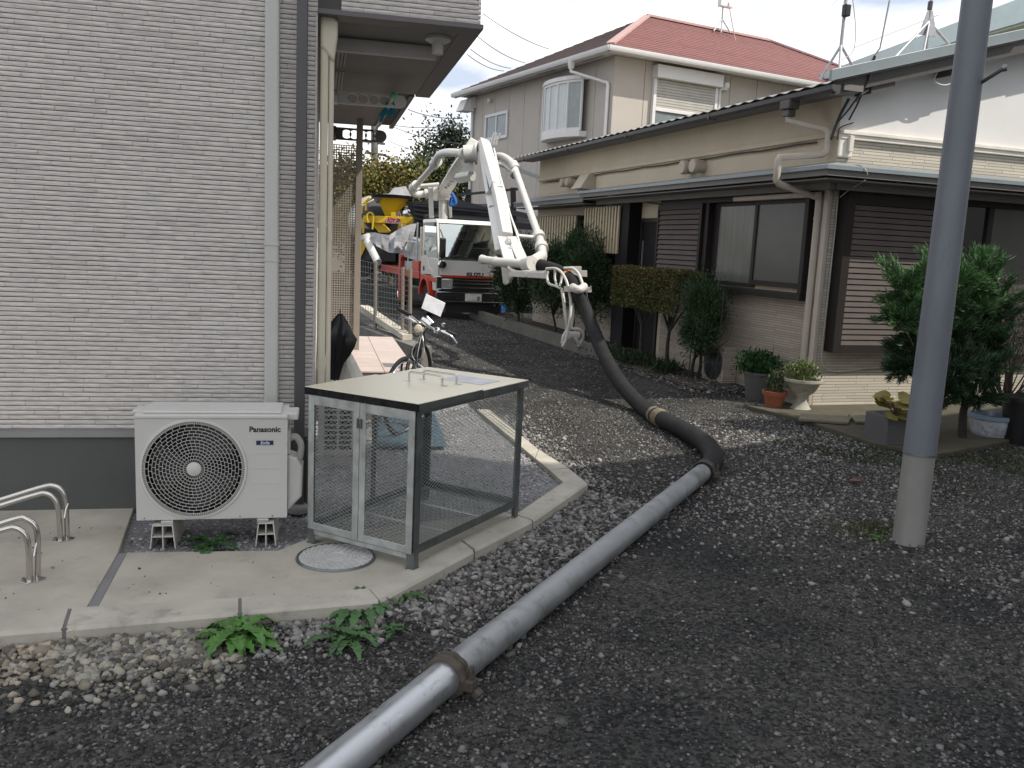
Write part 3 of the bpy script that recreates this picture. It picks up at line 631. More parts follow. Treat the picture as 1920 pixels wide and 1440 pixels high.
fm = part(MB().box(.01, CL-.01, .01, .035, .072, .078).box(.01, CL-.01, CW-.035, CW-.01, .072, .078).box(.01, .035, .036, CW-.036, .072, .078).box(CL-.035, CL-.01, .036, CW-.036, .072, .078).box(CL*.36, CL*.36+.03, .036, CW-.036, .072, .078).box(CL*.68, CL*.68+.03, .036, CW-.036, .072, .078), 'floor_frame', MT['galv'])
part(mesh_panel((.03, .03, .080), (1, 0, 0), (0, 1, 0), CL-.06, CW-.06, .045, .03), 'floor_mesh', MT['galv'], fm)
# lid: front flap overlaps the back one
M('lid_lip_reflection', (.035, .036, .042), .16, .6, var=.5, vs=30, bump=.05)  # dark reflection of the ground is put into the lip's colour
def lid(xa, xb, z, name): return MB().box(xa, xb, -.018, CW+.018, z, z+.004)
def lip(xa, xb, z): return MB().box(xa, xb, -.018, -.0145, z-.035, z-.0005).box(xa, xb, CW+.0145, CW+.018, z-.035, z-.0005)
o1 = part(lid(-.018, .565, CH+.008, 'lid'), 'lid_flap', MT['lid_steel'], bevel=.0015)
o2 = part(lid(.572, CL+.018, CH+.001, 'lid'), 'lid_flap', MT['lid_steel'], bevel=.0015)
part(MB().box(-.018, -.0145, -.0178, CW+.0178, CH-.028, CH+.0075), 'front_lip', MT['lid_lip_reflection'], o1)
for yv in (-.018, CW+.0145): part(MB().box(-.0144, .565, yv, yv+.0035, CH-.027, CH+.0075), 'side_lip', MT['galv_dark'], o1); part(MB().box(.572, CL+.018, yv, yv+.0035, CH-.034, CH+.0005), 'side_lip', MT['galv_dark'], o2)
def handle(x, z, par):
    m = MB(); y0_, y1_ = .20, .42
    m.tube([(x, y0_, z), (x, y0_, z+.04)] + arc((x, y0_+.012, z+.04), .012, 180, 90, 4, (0, 1, 0), (0, 0, 1)) + arc((x, y1_-.012, z+.04), .012, 90, 0, 4, (0, 1, 0), (0, 0, 1)) + [(x, y1_, z)], .0055, 8)
    m.box(x-.014, x+.014, y0_-.03, y0_+.006, z, z+.002).box(x-.014, x+.014, y1_-.006, y1_+.03, z, z+.002)
    part(m, 'lid_handle', MT['stainless'], par, smooth=50)
handle(.50, CH+.0125, o1); handle(.64, CH+.0055, o2)
for yv in (.0,): 
    for xv in (.021, CL-.021): part(MB().lathe([(.0003, -.006), (.008, -.005), (.009, 0)], (xv, yv-.0145, CH-.055), 12, 'y'), 'bolt', MT['galv'])
# notice laid on the lid
m = MB().box(.71, .92, .08, .36, CH+.0056, CH+.0075).shift(cb)
nb = m.solo('notice_sheet', M('notice', (.56, .58, .62), .35, var=.25, vs=9, bump=.2, bs=20, bd=.003), 'creased pale notice sheet lying on the refuse cage lid behind the handles', 'notice', 'C', (cb[0]+.81, cb[1]+.22, CH+P+.006))

# ------------------------------------------------------------------ stainless bicycle stands
def stand(yl, top, foot, lab, pts_o, pts_i):
    t = thing('bicycle_stand', lab, 'bicycle stand', 'L', (foot[0], yl, P), 'stainless bicycle stands')
    r = .0135
    for k, q in enumerate((pts_o, pts_i)):
        dy = .014 if k == 0 else -.014
        q = [(p[0], yl+dy, p[2]) for p in q]
        MB().tube(spline(q, 6), r, 12).build('hoop_tube', MT['stainless'], t, 60)
    m = MB(); fx = foot[0]
    m.prism([(fx-.055, yl-.02, P), (fx-.01, yl-.05, P), (fx+.045, yl-.01, P), (fx+.05, yl+.02, P), (fx+.0, yl+.045, P)], (0, 0, .005)); m.build('foot_plate', MT['stainless'], t, bevel=.0015)
    MB().tube([(fx+.012, yl-.012, P+.12), (fx+.016, yl+.0, P+.16), (fx+.024, yl+.014, P+.19)], .007, 8).build('tie_bar', MT['stainless'], t, 60)
    for ex in (-.035, .03): MB().lathe([(.008, .0), (.007, .012), (.0003, .013)], (fx+ex, yl-.012, P+.005), 8).build('anchor_bolt', MT['galv_dark'], t)
Y1 = (-1.280,4.706,0.075)[1]; Y2 = (-1.261,4.152,0.075)[1]
f1 = (-1.278,4.705,0.075); f2 = (-1.261,4.152,0.075)
stand(Y1, 0, f1, 'stainless double-tube bicycle stand nearer the grey wall on the apron', [(f1[0]+.014, 0, P), (-1.264,4.710,0.222), (-1.274,4.710,0.321), (-1.318,4.710,0.359), (-1.380,4.710,0.351), (-1.567,4.710,0.290), (-1.862,4.710,0.193), (-2.2, 0, P+.02)], [(f1[0]-.01, 0, P), (-1.292,4.710,0.222), (-1.307,4.710,0.294), (-1.349,4.710,0.328), (-1.406,4.710,0.318), (-1.569,4.710,0.265), (-1.863,4.710,0.171), (-2.23, 0, P+.02)])
stand(Y2, 0, f2, 'stainless double-tube bicycle stand nearer the kerb on the apron', [(f2[0]+.014, 0, P), (-1.240,4.160,0.219), (-1.245,4.160,0.320), (-1.284,4.160,0.361), (-1.327,4.160,0.362), (-1.521,4.160,0.295), (-1.822,4.160,0.188), (-2.1, 0, P+.02)], [(f2[0]-.01, 0, P), (-1.269,4.160,0.220), (-1.282,4.160,0.296), (-1.320,4.160,0.329), (-1.364,4.160,0.323), (-1.522,4.160,0.272), (-1.823,4.160,0.163), (-2.13, 0, P+.02)])

# ------------------------------------------------------------------ utility pole
pb = (2.470,5.150,0.000); pt = (2.520,5.220,3.166)
M('pole_steel', (.15, .165, .19), .55, var=.16, vs=5, st=(1, 1, .22), bump=.15, bs=60, dirt=(9, .58, (.07, .075, .085)))
M('pole_base', (.25, .245, .23), .75, var=.14, vs=6, st=(1, 1, .4), bump=.25, bs=90, dirt=(9, .60, (.14, .135, .12)))
pole = thing('utility_pole', 'slightly leaning grey steel utility pole standing in the gravel', 'utility pole', 'W', pb)
d = (Vector(pt)-Vector(pb)); zs = (2.457,5.130,0.561)[2]
at = lambda z: Vector(pb)+d*((z-pb[2])/d.z)
MB().tube([at(-.05), at(zs)], [.0925, .090], 40).build('base_sleeve', MT['pole_base'], pole, 60)
MB().tube([at(zs-.004), at(2.2), at(7.5)], [.0935, .085, .064], 40).build('shaft', MT['pole_steel'], pole, 60)
MB().tube([at(zs-.012), at(zs-.003)], .0955, 40).build('seam_band', MT['galv_dark'], pole, 60)
q = (2.525,5.100,2.712); q2 = (2.578,4.950,2.748)
sb = MB().tube([at(q[2])+Vector((.06, -.05, 0)), q2], .011, 10); sb.tube([Vector(q2)-Vector((.006, -.006, 0)), Vector(q2)+Vector((.014, -.006, .004))], .018, 10); sb.build('step_bolt', MT['galv_dark'], pole, 60)

# ------------------------------------------------------------------ concrete delivery line
M('pipe_steel', (.31, .325, .33), .48, .6, var=.18, vs=7, st=(1, 1, 1), bump=.12, bs=25, bd=.003, rvar=.16, dirt=(8, .52, (.19, .19, .18)))
M('pipe_bright', (.50, .52, .54), .34, .8, var=.12, vs=6, bump=.12, bs=18, bd=.003, rvar=.14, dirt=(14, .57, (.24, .24, .235)))
M('clamp_iron', (.085, .072, .058), .8, .3, var=.35, vs=25, bump=.6, bs=60, bd=.004)
RP = .066
n0 = Vector((-0.482,2.475,0.070)); n1 = Vector((-0.190,3.079,0.070)); f1 = Vector((1.473,6.393,0.070))
dn = (n1-n0).normalized(); df = (f1-n1).normalized()
MB().tube([n1-dn*2.6, n1-dn*1.2, n1-dn*.02], RP, 40).solo('steel_pipe', MT['pipe_bright'], 'bright galvanised delivery pipe running out of the bottom of the picture', 'pipe', 'W', tuple(n1-dn*1.2-Vector((0, 0, RP))), 'concrete delivery pipes', smooth=60)
MB().tube([n1+df*.01, n1+df*1.2, n1+df*2.4, f1], RP, 40).solo('steel_pipe', MT['pipe_steel'], 'long dull grey delivery pipe lying across the gravel beside the kerb', 'pipe', 'W', tuple((n1+f1)/2-Vector((0, 0, RP))), 'concrete delivery pipes', smooth=60)
def clamp(c, d, lab, lug=1):
    t = thing('pipe_clamp', lab, 'pipe clamp', 'W', tuple(c-Vector((0, 0, RP))), 'delivery pipe clamps')
    sgm = [(RP, -.034), (RP+.012, -.034), (RP+.020, -.026), (RP+.020, -.008), (RP+.014, -.004), (RP+.014, .004), (RP+.020, .008), (RP+.020, .026), (RP+.012, .034), (RP, .034)]
    x = d.cross(Vector((0, 0, 1))).normalized(); u = x.cross(d); vs = []; fs = []; n = 40; m_ = len(sgm)
    for k in range(n):
        a = 2*math.pi*k/n; e = x*math.cos(a)+u*math.sin(a); w = 1+.03*math.sin(a*10)
        for r, h in sgm: vs.append(c+e*(r*w if r > RP else r)+d*h)
    for k in range(n):
        for j in range(m_-1): fs.append((k*m_+j, ((k+1) % n)*m_+j, ((k+1) % n)*m_+j+1, k*m_+j+1))
    MB().add(vs, fs).build('ring', MT['clamp_iron'], t, 50)
    s_ = x*lug
    b = MB().beam(c+s_*(RP+.005)-u*.01, c+s_*(RP+.052)-u*.01, .05, .045, up=u); b.beam(c+s_*(RP+.05)-u*.03-d*.0, c+s_*(RP+.075)-u*.045, .04, .03, up=u); b.build('lug', MT['clamp_iron'], t, bevel=.006)
    MB().tube([c+s_*(RP+.035)-u*.05, c+s_*(RP+.035)+u*.065], .009, 8).tube([c+s_*(RP+.035)+u*.012, c+s_*(RP+.035)+u*.028], .015, 6).build('clamp_bolt', MT['clamp_iron'], t)
    b = MB().beam(c-s_*(RP+.002), c-s_*(RP+.04), .05, .03, up=u).build('hinge_lug', MT['clamp_iron'], t, bevel=.006)
clamp(n1, ((dn+df)/2).normalized(), 'rusty clamp joining the bright pipe to the dull pipe in the foreground')
clamp(f1, df, 'rusty clamp joining the dull pipe to the black rubber hose')
hp = [f1-df*.05, f1+df*.10, (1.634,6.798,0.085), (1.672,7.300,0.085), (1.599,7.807,0.085), (1.461,8.373,0.085), (1.378,9.000,0.076), (1.228,9.550,0.201), (1.087,10.050,0.415), (0.953,10.500,0.713), (0.839,10.850,1.006), (0.723,11.100,1.234), (0.549,11.300,1.374), (0.291,11.550,1.445)]
hs = spline(hp, 9)
t = thing('rubber_hose', 'thick black rubber hose hanging from the pump boom down to the gravel', 'hose', 'W', (1.684,8.223,0.000))
MB().tube(hs, .081, 24).build('hose_body', MT['rubber'], t, 60)
i = 45
MB().tube([hs[i-1], hs[i], hs[i+1]], [.088, .093, .088], 24).tube([hs[i+2], hs[i+3]], .086, 24).build('rope_binding', M('rope', (.20, .165, .12), .95, var=.4, vs=40, bump=1, bs=60, bd=.01), t, 60)
k = len(hs)-14
MB().tube([hs[k], hs[k+1]], .084, 24).build('orange_band', M('orange', (.65, .25, .04), .5), t, 60)


# ------------------------------------------------------------------ single-storey house on the right
M('beige_wall', (.54, .468, .36), .85, var=.06, vs=2.5, bump=.25, bs=150, bd=.002, dirt=(2.2, .66, (.36, .315, .245)))
M('plaster_white', (.68, .68, .68), .85, var=.04, vs=2, bump=.2, bs=120)
siding_mat('side_siding', (.40, .35, .29), 'yz', .5, .030)
siding_mat('front_siding', (.50, .46, .39), 'xz', .45, .034)
M('brown_frame', (.028, .024, .023), .5, var=.1, bump=.03, spec=.2)
M('brown_slat', (.125, .106, .101), .75, var=.08, bump=.05, spec=.15)
M('black_wood', (.012, .012, .014), .6, bump=.1, spec=.15)
M('slat_beige', (.50, .43, .29), .6, var=.08, bump=.1)
M('grey_eave', (.17, .165, .16), .7, var=.08)
M('blue_grey_metal', (.23, .27, .29), .45, .2, var=.07, bump=.03)
M('gutter_dark', (.07, .065, .065), .5, var=.1)
M('pipe_beige', (.47, .42, .36), .5, var=.06, bump=.04)
M('frosted', (.085, .09, .078), .30, var=.15, vs=1.2, bump=.02, spec=.4)
M('curtain_glass', (.13, .138, .122), .22, var=.2, vs=3, st=(1, 6, .4), bump=.02, spec=.4)
M('dark_glass', (.02, .022, .024), .08, bump=0, spec=.7)
M('vent_beige', (.46, .40, .32), .6)
M('moss_stone', (.075, .068, .046), .9, var=.2, vs=6, bump=.4, bs=60, dirt=(4, .6, (.10, .10, .06)))
RA, RB = 6.516, 8.168
rh = thing('single_storey_house', 'beige single-storey house with brown shutters, low eaves and white gable end', 'house', 'R', (RA+3, RB+4, 0))
def rp(m, name, mat, parent=None, **k): return m.build(name, MT[mat], parent or rh, **k)
rp(MB().box(RA, 15, RB+.001, 17.42, -.05, 2.75), 'ground_wall', 'beige_wall')
rp(MB().box(RA-.004, 15, RB, 17.42, 2.751, 3.62), 'upper_wall', 'beige_wall')
rp(MB().box(RA-.006, RA-.0005, RB-.004, 10.60, -.02, 1.235).box(RA-.006, RA-.0005, 13.16, 17.42, -.02, 1.30).box(RA-.006, RA-.0005, 10.605, 11.84, -.02, 1.30), 'wainscot_siding', 'side_siding')
rp(MB().box(RA-.03, RA-.007, RB, 11.8, -.01, .03).box(RA-.03, RA-.007, 13.2, 17.4, -.01, .03), 'base_trim', 'pipe_beige')
# moulding band and cable
rp(MB().box(RA-.035, RA-.0045, RB-.02, 17.44, 3.02, 3.075), 'moulding', 'beige_wall', bevel=.006)
cab = MB().tube([(RA-.03, 8.5+i*.35, 2.985+.006*math.sin(i*1.7)) for i in range(26)]+[(RA-.03, 15.2, 2.96), (RA-.03, 15.25, 2.72)], .011, 6)
rp(cab, 'wall_cable', 'clamp_iron')
# main eave: corrugated roof edge, gutter, soffit
EX = 6.15
MB().box(EX+.12, RA-.0005, 7.85, 17.85, 3.44, 3.50).build('eave_soffit', MT['grey_eave'], rh)
g = MB(); prof = [(-.055, .0), (-.05, -.045), (-.02, -.07), (.02, -.07), (.05, -.045), (.055, .0)]
vs = [(EX+a, yy, 3.475+z) for yy in (7.82, 17.95) for a, z in prof]; g.add(vs, [(i, i+1, i+7, i+6) for i in range(5)] + [(0, 1, 2, 3, 4, 5), (11, 10, 9, 8, 7, 6)]); g.build('gutter', MT['gutter_dark'], rh, 40)
for yy in (10.2, 12.6, 15, 17.3): MB().box(EX-.058, EX+.06, yy, yy+.03, 3.40, 3.478).build('gutter_bracket', MT['gutter_dark'], rh)
n = 11*26; V = []; F = []
for i in range(n+1):
    yy = 7.80+10.2*i/n; w = .010*math.cos(2*math.pi*i/6.5)
    for xx, zz in ((EX-.05, 3.505), (EX+2.4, 3.505+2.45*.278)): V.append((xx, yy, zz+w))
    V.append((EX-.05, yy, 3.499+w)); V.append((EX+2.4, yy, 3.499+2.45*.278+w))
for i in range(n): a = 4*i; F += [(a, a+4, a+5, a+1), (a+2, a+3, a+7, a+6), (a, a+2, a+6, a+4)]
MB().add(V, F).build('corrugated_roof', M('roof_sheet', (.30, .29, .28), .5, .3, var=.15), rh)
# gable end: rake fascia, barge, rafters
y0g = 7.86
rk = lambda x: 3.50+(x-6.13)*.2785
MB().prism([(6.08, y0g-.03, rk(6.08)+.02), (14, y0g-.03, rk(14)+.02), (14, y0g-.03, rk(14)+.135), (6.08, y0g-.03, rk(6.08)+.135)], (0, .04, 0)).build('rake_flashing', MT['blue_grey_metal'], rh, bevel=.004)
MB().prism([(6.15, y0g+.012, rk(6.15)-.13), (14, y0g+.012, rk(14)-.13), (14, y0g+.012, rk(14)+.02), (6.15, y0g+.012, rk(6.15)+.02)], (0, .03, 0)).build('barge_board', MT['gutter_dark'], rh)
MB().prism([(6.3, y0g+.045, rk(6.3)-.02), (14, y0g+.045, rk(14)-.02), (14, y0g+.045, rk(14)+.0), (6.3, y0g+.045, rk(6.3)+.0)], (0, .26, 0)).build('rake_soffit', MT['grey_eave'], rh)
for xx in (6.66, 7.72, 9.1, 10.4): MB().prism([(xx, y0g+.04, rk(xx)-.20), (xx+.30, y0g+.04, rk(xx+.3)-.20), (xx+.30, y0g+.04, rk(xx+.3)-.021), (xx, y0g+.04, rk(xx)-.021)], (0, .262, 0)).build('purlin_end', MT['gutter_dark'], rh)
MB().prism([(RA-.003, RB-.012, 3.08), (14, RB-.012, 3.08), (14, RB-.012, rk(14)-.01), (RA-.003, RB-.012, rk(RA)-.01)], (0, .02, 0)).build('gable_wall', MT['plaster_white'], rh)
MB().box(RA-.0, 14, RB-.075, RB-.013, 3.045, 3.085).box(RA+.0, 14, RB-.055, RB-.013, 2.995, 3.044).build('gable_ledge', M('ledge_cream', (.70, .665, .60), .7), rh, bevel=.005)
MB().box(RA-.0, 14, RB-.008, RB-.0005, 2.70, 2.994).box(RA, 14, RB-.0081, RB-.0005, .05, .66).box(RA, 6.585, RB-.0082, RB-.0005, .661, 2.5).build('front_siding', MT['front_siding'], rh)
MB().box(RA-.002, 14, RB-.02, RB-.009, .005, .05).build('front_base_trim', M('trim_cream', (.55, .5, .42), .6), rh)
MB().box(RA-.02, RA+.17, RB-.045, RB-.014, 2.80, 3.05).build('corner_panel', MT['ledge_cream'], rh, bevel=.02)
# lean-to eaves on both sides, sloping sheets with fascia
for nm, q in (('side', [(5.93, 7.55, 2.625), (5.93, 13.95, 2.625), (RA-.005, 13.95, 2.73), (RA-.005, RB-.02, 2.73)]), ('front', [(5.93, 7.55, 2.625), (RA-.005, RB-.02, 2.73), (14, RB-.02, 2.73), (14, 7.55, 2.625)]), ('far', [(6.02, 14.0, 2.55), (6.02, 17.6, 2.55), (RA-.005, 17.6, 2.69), (RA-.005, 14.0, 2.69)])):
    MB().prism(q, (0, 0, .014)).build('leanto_sheet', MT['blue_grey_metal'], rh)
MB().box(5.955, 5.985, 7.58, 13.94, 2.535, 2.624).box(5.986, 14, 7.58, 7.61, 2.535, 2.624).build('leanto_fascia', MT['grey_eave'], rh)
MB().box(5.925, 5.954, 7.55, 13.95, 2.598, 2.6245).box(5.955, 14, 7.55, 7.579, 2.598, 2.6245).build('leanto_edge', MT['blue_grey_metal'], rh)
MB().box(6.04, 6.06, 14.0, 17.6, 2.47, 2.549).build('leanto_fascia', MT['grey_eave'], rh)
MB().box(5.99, RA-.007, 7.62, 13.92, 2.50, 2.515).box(RA-.006, 14, 7.62, RB-.01, 2.50, 2.515).box(6.07, RA-.007, 14.0, 17.58, 2.44, 2.455).build('leanto_soffit', MT['grey_eave'], rh)
MB().box(6.25, 6.32, 7.9, 13.9, 2.43, 2.499).box(6.33, 14, 7.86, 7.93, 2.43, 2.499).build('leanto_beam', MT['grey_eave'], rh)
MB().box(6.36, 6.44, 8.25, 9.9, 2.365, 2.425).build('shade_pole', MT['pipe_beige'], rh, bevel=.01)
# side sliding window with shutter box
zt, zb = 2.37, 1.235
o = MB().box(RA-.11, RA+.01, 8.42, 11.9, zt, zt+.10).box(RA-.12, RA+.01, 8.42, 10.62, zb-.03, zb+.05).box(RA-.11, RA+.01, 8.42, 8.49, zb+.051, zt-.001).box(RA-.11, RA+.01, 10.53, 10.62, zb+.051, zt-.001).build('window', MT['brown_frame'], rh, bevel=.004)
MB().box(RA-.06, RA-.02, 8.491, 9.53, zb+.1, zb+.16).box(RA-.06, RA-.02, 8.491, 9.53, zt-.05, zt-.002).box(RA-.06, RA-.02, 8.491, 8.54, zb+.161, zt-.051).box(RA-.06, RA-.02, 9.47, 9.53, zb+.161, zt-.051).build('sash', MT['brown_frame'], o)
MB().box(RA-.018, RA+.0, 9.48, 10.53, zb+.06, zb+.11).box(RA-.018, RA+.0, 9.48, 10.53, zt-.05, zt-.002).box(RA-.018, RA+.0, 10.40, 10.53, zb+.111, zt-.051).build('sash', MT['brown_frame'], o)
MB().box(RA-.045, RA-.038, 8.541, 9.469, zb+.161, zt-.051).build('pane', MT['frosted'], o)
MB().box(RA-.012, RA-.008, 9.531, 10.399, zb+.111, zt-.051).build('pane', MT['curtain_glass'], o)
o = MB().box(RA-.15, RA-.0, 10.64, 10.70, 1.22, zt-.002).box(RA-.15, RA-.0, 11.86, 11.90, 1.22, zt-.002).box(RA-.03, RA-.0, 10.701, 11.859, 1.22, zt-.002).box(RA-.15, RA-.031, 10.701, 11.859, 2.30, zt-.002).build('shutter_box', MT['brown_frame'], rh)
def slat_run(n, make, parent):
    for i in range(n): make(i).build('slat', MT['brown_slat'], parent)
ns = 15; pz = (2.30-1.23)/ns
def sl_side(i):
    z = 1.23+i*pz; m = MB(); m.prism([(RA-.09, 10.702, z+.008), (RA-.145, 10.702, z+.006), (RA-.125, 10.702, z+pz-.006), (RA-.09, 10.702, z+pz-.004)], (0, 1.155, 0)); return m
slat_run(ns, sl_side, o)
# door, dark pier, wires
o = MB().box(RA-.03, RA+.0, 11.93, 12.0, 0, 2.14).box(RA-.03, RA+.0, 12.60, 12.66, 0, 2.14).box(RA-.03, RA, 11.93, 12.66, 2.141, 2.20).build('door', MT['brown_frame'], rh)
MB().box(RA-.015, RA-.006, 12.001, 12.599, .01, 2.139).build('leaf', MT['black_wood'], o)
MB().box(RA-.03, RA-.016, 12.54, 12.56, 1.45, 1.85).build('pull_handle', MT['galv'], o)
MB().box(RA-.22, RA+.0, 12.70, 13.12, 0, 2.50).build('dark_pier', MT['black_wood'], rh)
MB().tube(spline([(RA-.02, 12.5, 2.44), (RA-.03, 12.1, 2.40), (RA-.02, 11.98, 2.30), (RA-.02, 11.96, 2.15), (RA-.02, 11.92, 2.12)]), .008, 6).build('door_cable', MT['clamp_iron'], rh)
# slatted window screens
def grille(ya, yb, za, zb_, n, off, par_name):
    o = MB().box(RA-off+.03, RA-off+.06, ya-.03, yb+.05, zb_, zb_+.04).box(RA-off+.03, RA-off+.06, ya-.03, yb+.05, za-.045, za-.005).box(RA-off+.061, RA-.0, ya-.06, ya-.02, za-.04, zb_+.03).box(RA-off+.061, RA-.0, yb+.02, yb+.06, za-.04, zb_+.03).build('window_screen', MT['brown_frame'], rh)
    w = (yb-ya)/n
    for i in range(n):
        MB().box(RA-off, RA-off+.028, ya+i*w+w*.12, ya+i*w+w*.62, za-.03, zb_+.03).build('slat', MT['slat_beige'], o)
    MB().box(RA-.04, RA-.002, ya-.06, yb+.06, za-.22, zb_+.05).build('window_frame', MT['brown_frame'], o)
    MB().box(RA-.046, RA-.041, ya, yb, za-.1, zb_).build('pane', MT['dark_glass'], o)
grille(12.98, 14.42, 1.66, 2.36, 13, .26, 'a')
grille(14.85, 16.9, 1.42, 2.24, 15, .22, 'b')
MB().box(RA-.16, RA-.0, 13.13, 14.5, 1.38, 1.46).build('screen_shelf', MT['brown_frame'], rh)
# vents and hood
for yy, zz, r in ((11.22, 2.885, .088), (10.93, 2.885, .088), (15.75, 2.90, .07), (15.48, 2.90, .07)):
    MB().lathe([(r, 0), (r, -.10), (r*1.14, -.11), (r*1.14, -.17), (r*.98, -.19), (.001, -.192)], (RA-.004, yy, zz), 24, 'x').build('round_vent', MT['vent_beige'], rh, 40)
MB().prism([(RA-.005, 14.55, 2.72), (RA-.30, 14.55, 2.74), (RA-.14, 14.55, 3.0), (RA-.005, 14.55, 3.0)], (0, .42, 0)).build('exhaust_hood', MT['vent_beige'], rh, bevel=.008)
# downpipe with hopper
MB().prism([(EX-.07, 8.50, 3.42), (EX+.07, 8.50, 3.42), (EX+.07, 8.68, 3.42), (EX-.07, 8.68, 3.42)], (0, 0, -.10)).prism([(EX-.05, 8.53, 3.32), (EX+.05, 8.53, 3.32), (EX+.05, 8.65, 3.32), (EX-.05, 8.65, 3.32)], (0, 0, -.08)).build('rain_hopper', MT['gutter_dark'], rh, bevel=.012)
dp = [(EX, 8.59, 3.26), (EX, 8.59, 3.20), (RA-.09, 8.28, 3.10), (RA-.07, 8.25, 3.06), (RA-.07, 8.25, 2.86), (RA-.10, 8.30, 2.83), (5.88, 8.30, 2.76), (5.86, 8.30, 2.72), (5.86, 8.30, 2.52), (5.90, 8.30, 2.48), (RA-.08, 8.30, 2.36), (RA-.07, 8.30, 2.32), (RA-.07, 8.30, 1.2), (RA-.07, 8.30, .0)]
MB().tube(dp, .040, 14).build('downpipe', MT['pipe_beige'], rh, 60)
for z in (2.12, 1.05): MB().tube([(RA-.07, 8.30, z), (RA-.07, 8.30, z+.03)], .044, 14).build('pipe_collar', MT['pipe_beige'], rh, 60)
MB().box(RA-.06, RA-.0065, RB-.012, RB+.07, 0, 2.48).build('corner_trim', MT['pipe_beige'], rh, bevel=.008)
# front shutter and window
fx0, fx1 = 6.60, 8.02
o = MB().box(fx0, fx0+.10, RB-.16, RB-.0, .66, 2.46).box(fx1, fx1+.07, RB-.16, RB-.0, .66, 2.46).box(fx0+.101, fx1-.001, RB-.16, RB-.0, 2.30, 2.46).box(fx0+.101, fx1-.001, RB-.16, RB-.0, .66, .74).box(fx0+.101, fx1-.001, RB-.04, RB-.0, .741, 2.299).build('front_shutter_box', MT['brown_frame'], rh)
ns = 25; pz = (2.30-.74)/ns
def sl_front(i):
    z = .741+i*pz; m = MB(); m.prism([(fx0+.102, RB-.09, z+.006), (fx0+.102, RB-.146, z+.004), (fx0+.102, RB-.136, z+pz-.006), (fx0+.102, RB-.09, z+pz-.004)], (fx1-fx0-.104, 0, 0)); return m
slat_run(ns, sl_front, o)
o = MB().box(fx1+.071, 12, RB-.10, RB, 2.38, 2.47).box(fx1+.071, 12, RB-.10, RB, .55, .64).box(fx1+.071, fx1+.13, RB-.10, RB, .641, 2.379).box(8.72, 8.80, RB-.06, RB-.005, .641, 2.379).build('front_window', MT['brown_frame'], rh)
MB().box(fx1+.131, 8.719, RB-.03, RB-.02, .641, 2.379).build('pane', MT['dark_glass'], o); MB().box(8.801, 12, RB-.03, RB-.02, .641, 2.379).build('pane', MT['frosted'], o)
# wires hanging at the corner
wire = M('wire_grey', (.45, .45, .43), .6, bump=0); wblk = MT['black_plastic']
MB().tube(spline([(RA+.02, RB-.02, 2.44), (RA+.05, RB-.03, 2.2), (RA+.045, RB-.03, 1.2), (RA+.04, RB-.03, .62), (RA+.12, RB-.03, .46), (RA+.35, RB-.03, .43), (RA+.8, RB-.03, .47), (RA+1.2, RB-.03, .45)]), .008, 6).build('hanging_cable', wire, rh)
MB().tube(spline([(6.506,8.050,3.400), (6.456,8.100,3.236), (6.399,8.120,3.038), (6.388,8.130,2.971)]), .016, 6).build('service_cable', wblk, rh)
MB().tube(spline([(6.602,8.050,3.409), (6.548,8.100,3.289), (6.425,8.100,3.150)]), .009, 6).tube(spline([(6.584,7.900,3.577), (6.593,8.000,3.374), (6.574,8.100,3.191)]), .010, 6).tube(spline([(6.650,8.120,3.171), (6.483,8.120,3.101), (6.463,8.120,2.976)]), .007, 6).build('service_cable', wblk, rh)
MB().tube(spline([(6.576,7.950,3.442), (6.935,7.950,3.648), (7.417,7.950,3.820), (7.601,7.950,3.828), (7.774,7.950,3.920)]), .013, 6).build('eave_cable', MT['wire_grey'], rh)
MB().tube(spline([(7.567,7.950,3.808), (7.527,7.950,3.681), (7.653,7.950,3.637), (7.812,7.950,3.681)]), .010, 6).build('eave_cable', MT['wire_grey'], rh)
MB().box((6.599,8.120,3.021)[0], (6.655,8.120,3.025)[0], RB-.09, RB-.05, (6.648,8.120,2.860)[2], (6.626,8.120,3.029)[2]).build('junction_box', M('jbox', (.62, .6, .54), .5), rh, bevel=.004)
MB().tube(spline([(6.520,8.100,2.679), (6.472,7.750,2.680), (6.381,7.540,2.622), (6.413,7.530,2.570)]), .006, 6).tube(spline([(6.413,7.560,2.512), (6.534,7.950,2.429), (6.560,8.100,2.368)]), .005, 6).build('loose_wire', MT['wire_grey'], rh)

# antenna tripods on the low roof
M('antenna_steel', (.42, .43, .46), .5, .6, var=.2, vs=20, bump=.1)
def tripod(base, top, feet, mast, lab, plate=False):
    t = thing('antenna_tripod', lab, 'antenna mast', 'R', base, 'antenna mounts on the low roof')
    for f in feet: MB().tube([f, top], .016, 8).build('leg', MT['antenna_steel'], t, 60)
    MB().tube([top, mast], .019, 8).build('mast', MT['antenna_steel'], t, 60)
    if plate: MB().prism([Vector(top)+Vector((-.13, -.01, -.16)), Vector(top)+Vector((.13, -.01, -.16)), Vector(top)+Vector((.03, -.01, .12)), Vector(top)+Vector((-.03, -.01, .12))], (0, .02, 0)).build('gusset', MT['antenna_steel'], t)
    return t
b0 = (6.776,8.600,3.717); tp = (6.767,8.600,4.080)
t = tripod(b0, tp, [(6.525,8.600,3.680), (7.252,8.900,3.891), (6.545,8.300,3.658)], (6.770,8.600,4.622), 'left antenna mast with a small black box on the low corrugated roof')
MB().box(b0[0]-.05, b0[0]+.025, 8.53, 8.60, tp[2]+.30, tp[2]+.43).build('booster_box', MT['black_plastic'], t, bevel=.01)
MB().tube(spline([(6.849,8.600,4.632), (6.937,8.600,4.301), (6.941,8.600,4.042), (6.794,8.600,3.927)]), .005, 6).build('coax_cable', MT['wire_grey'], t)
b1 = (8.110,8.700,4.173)
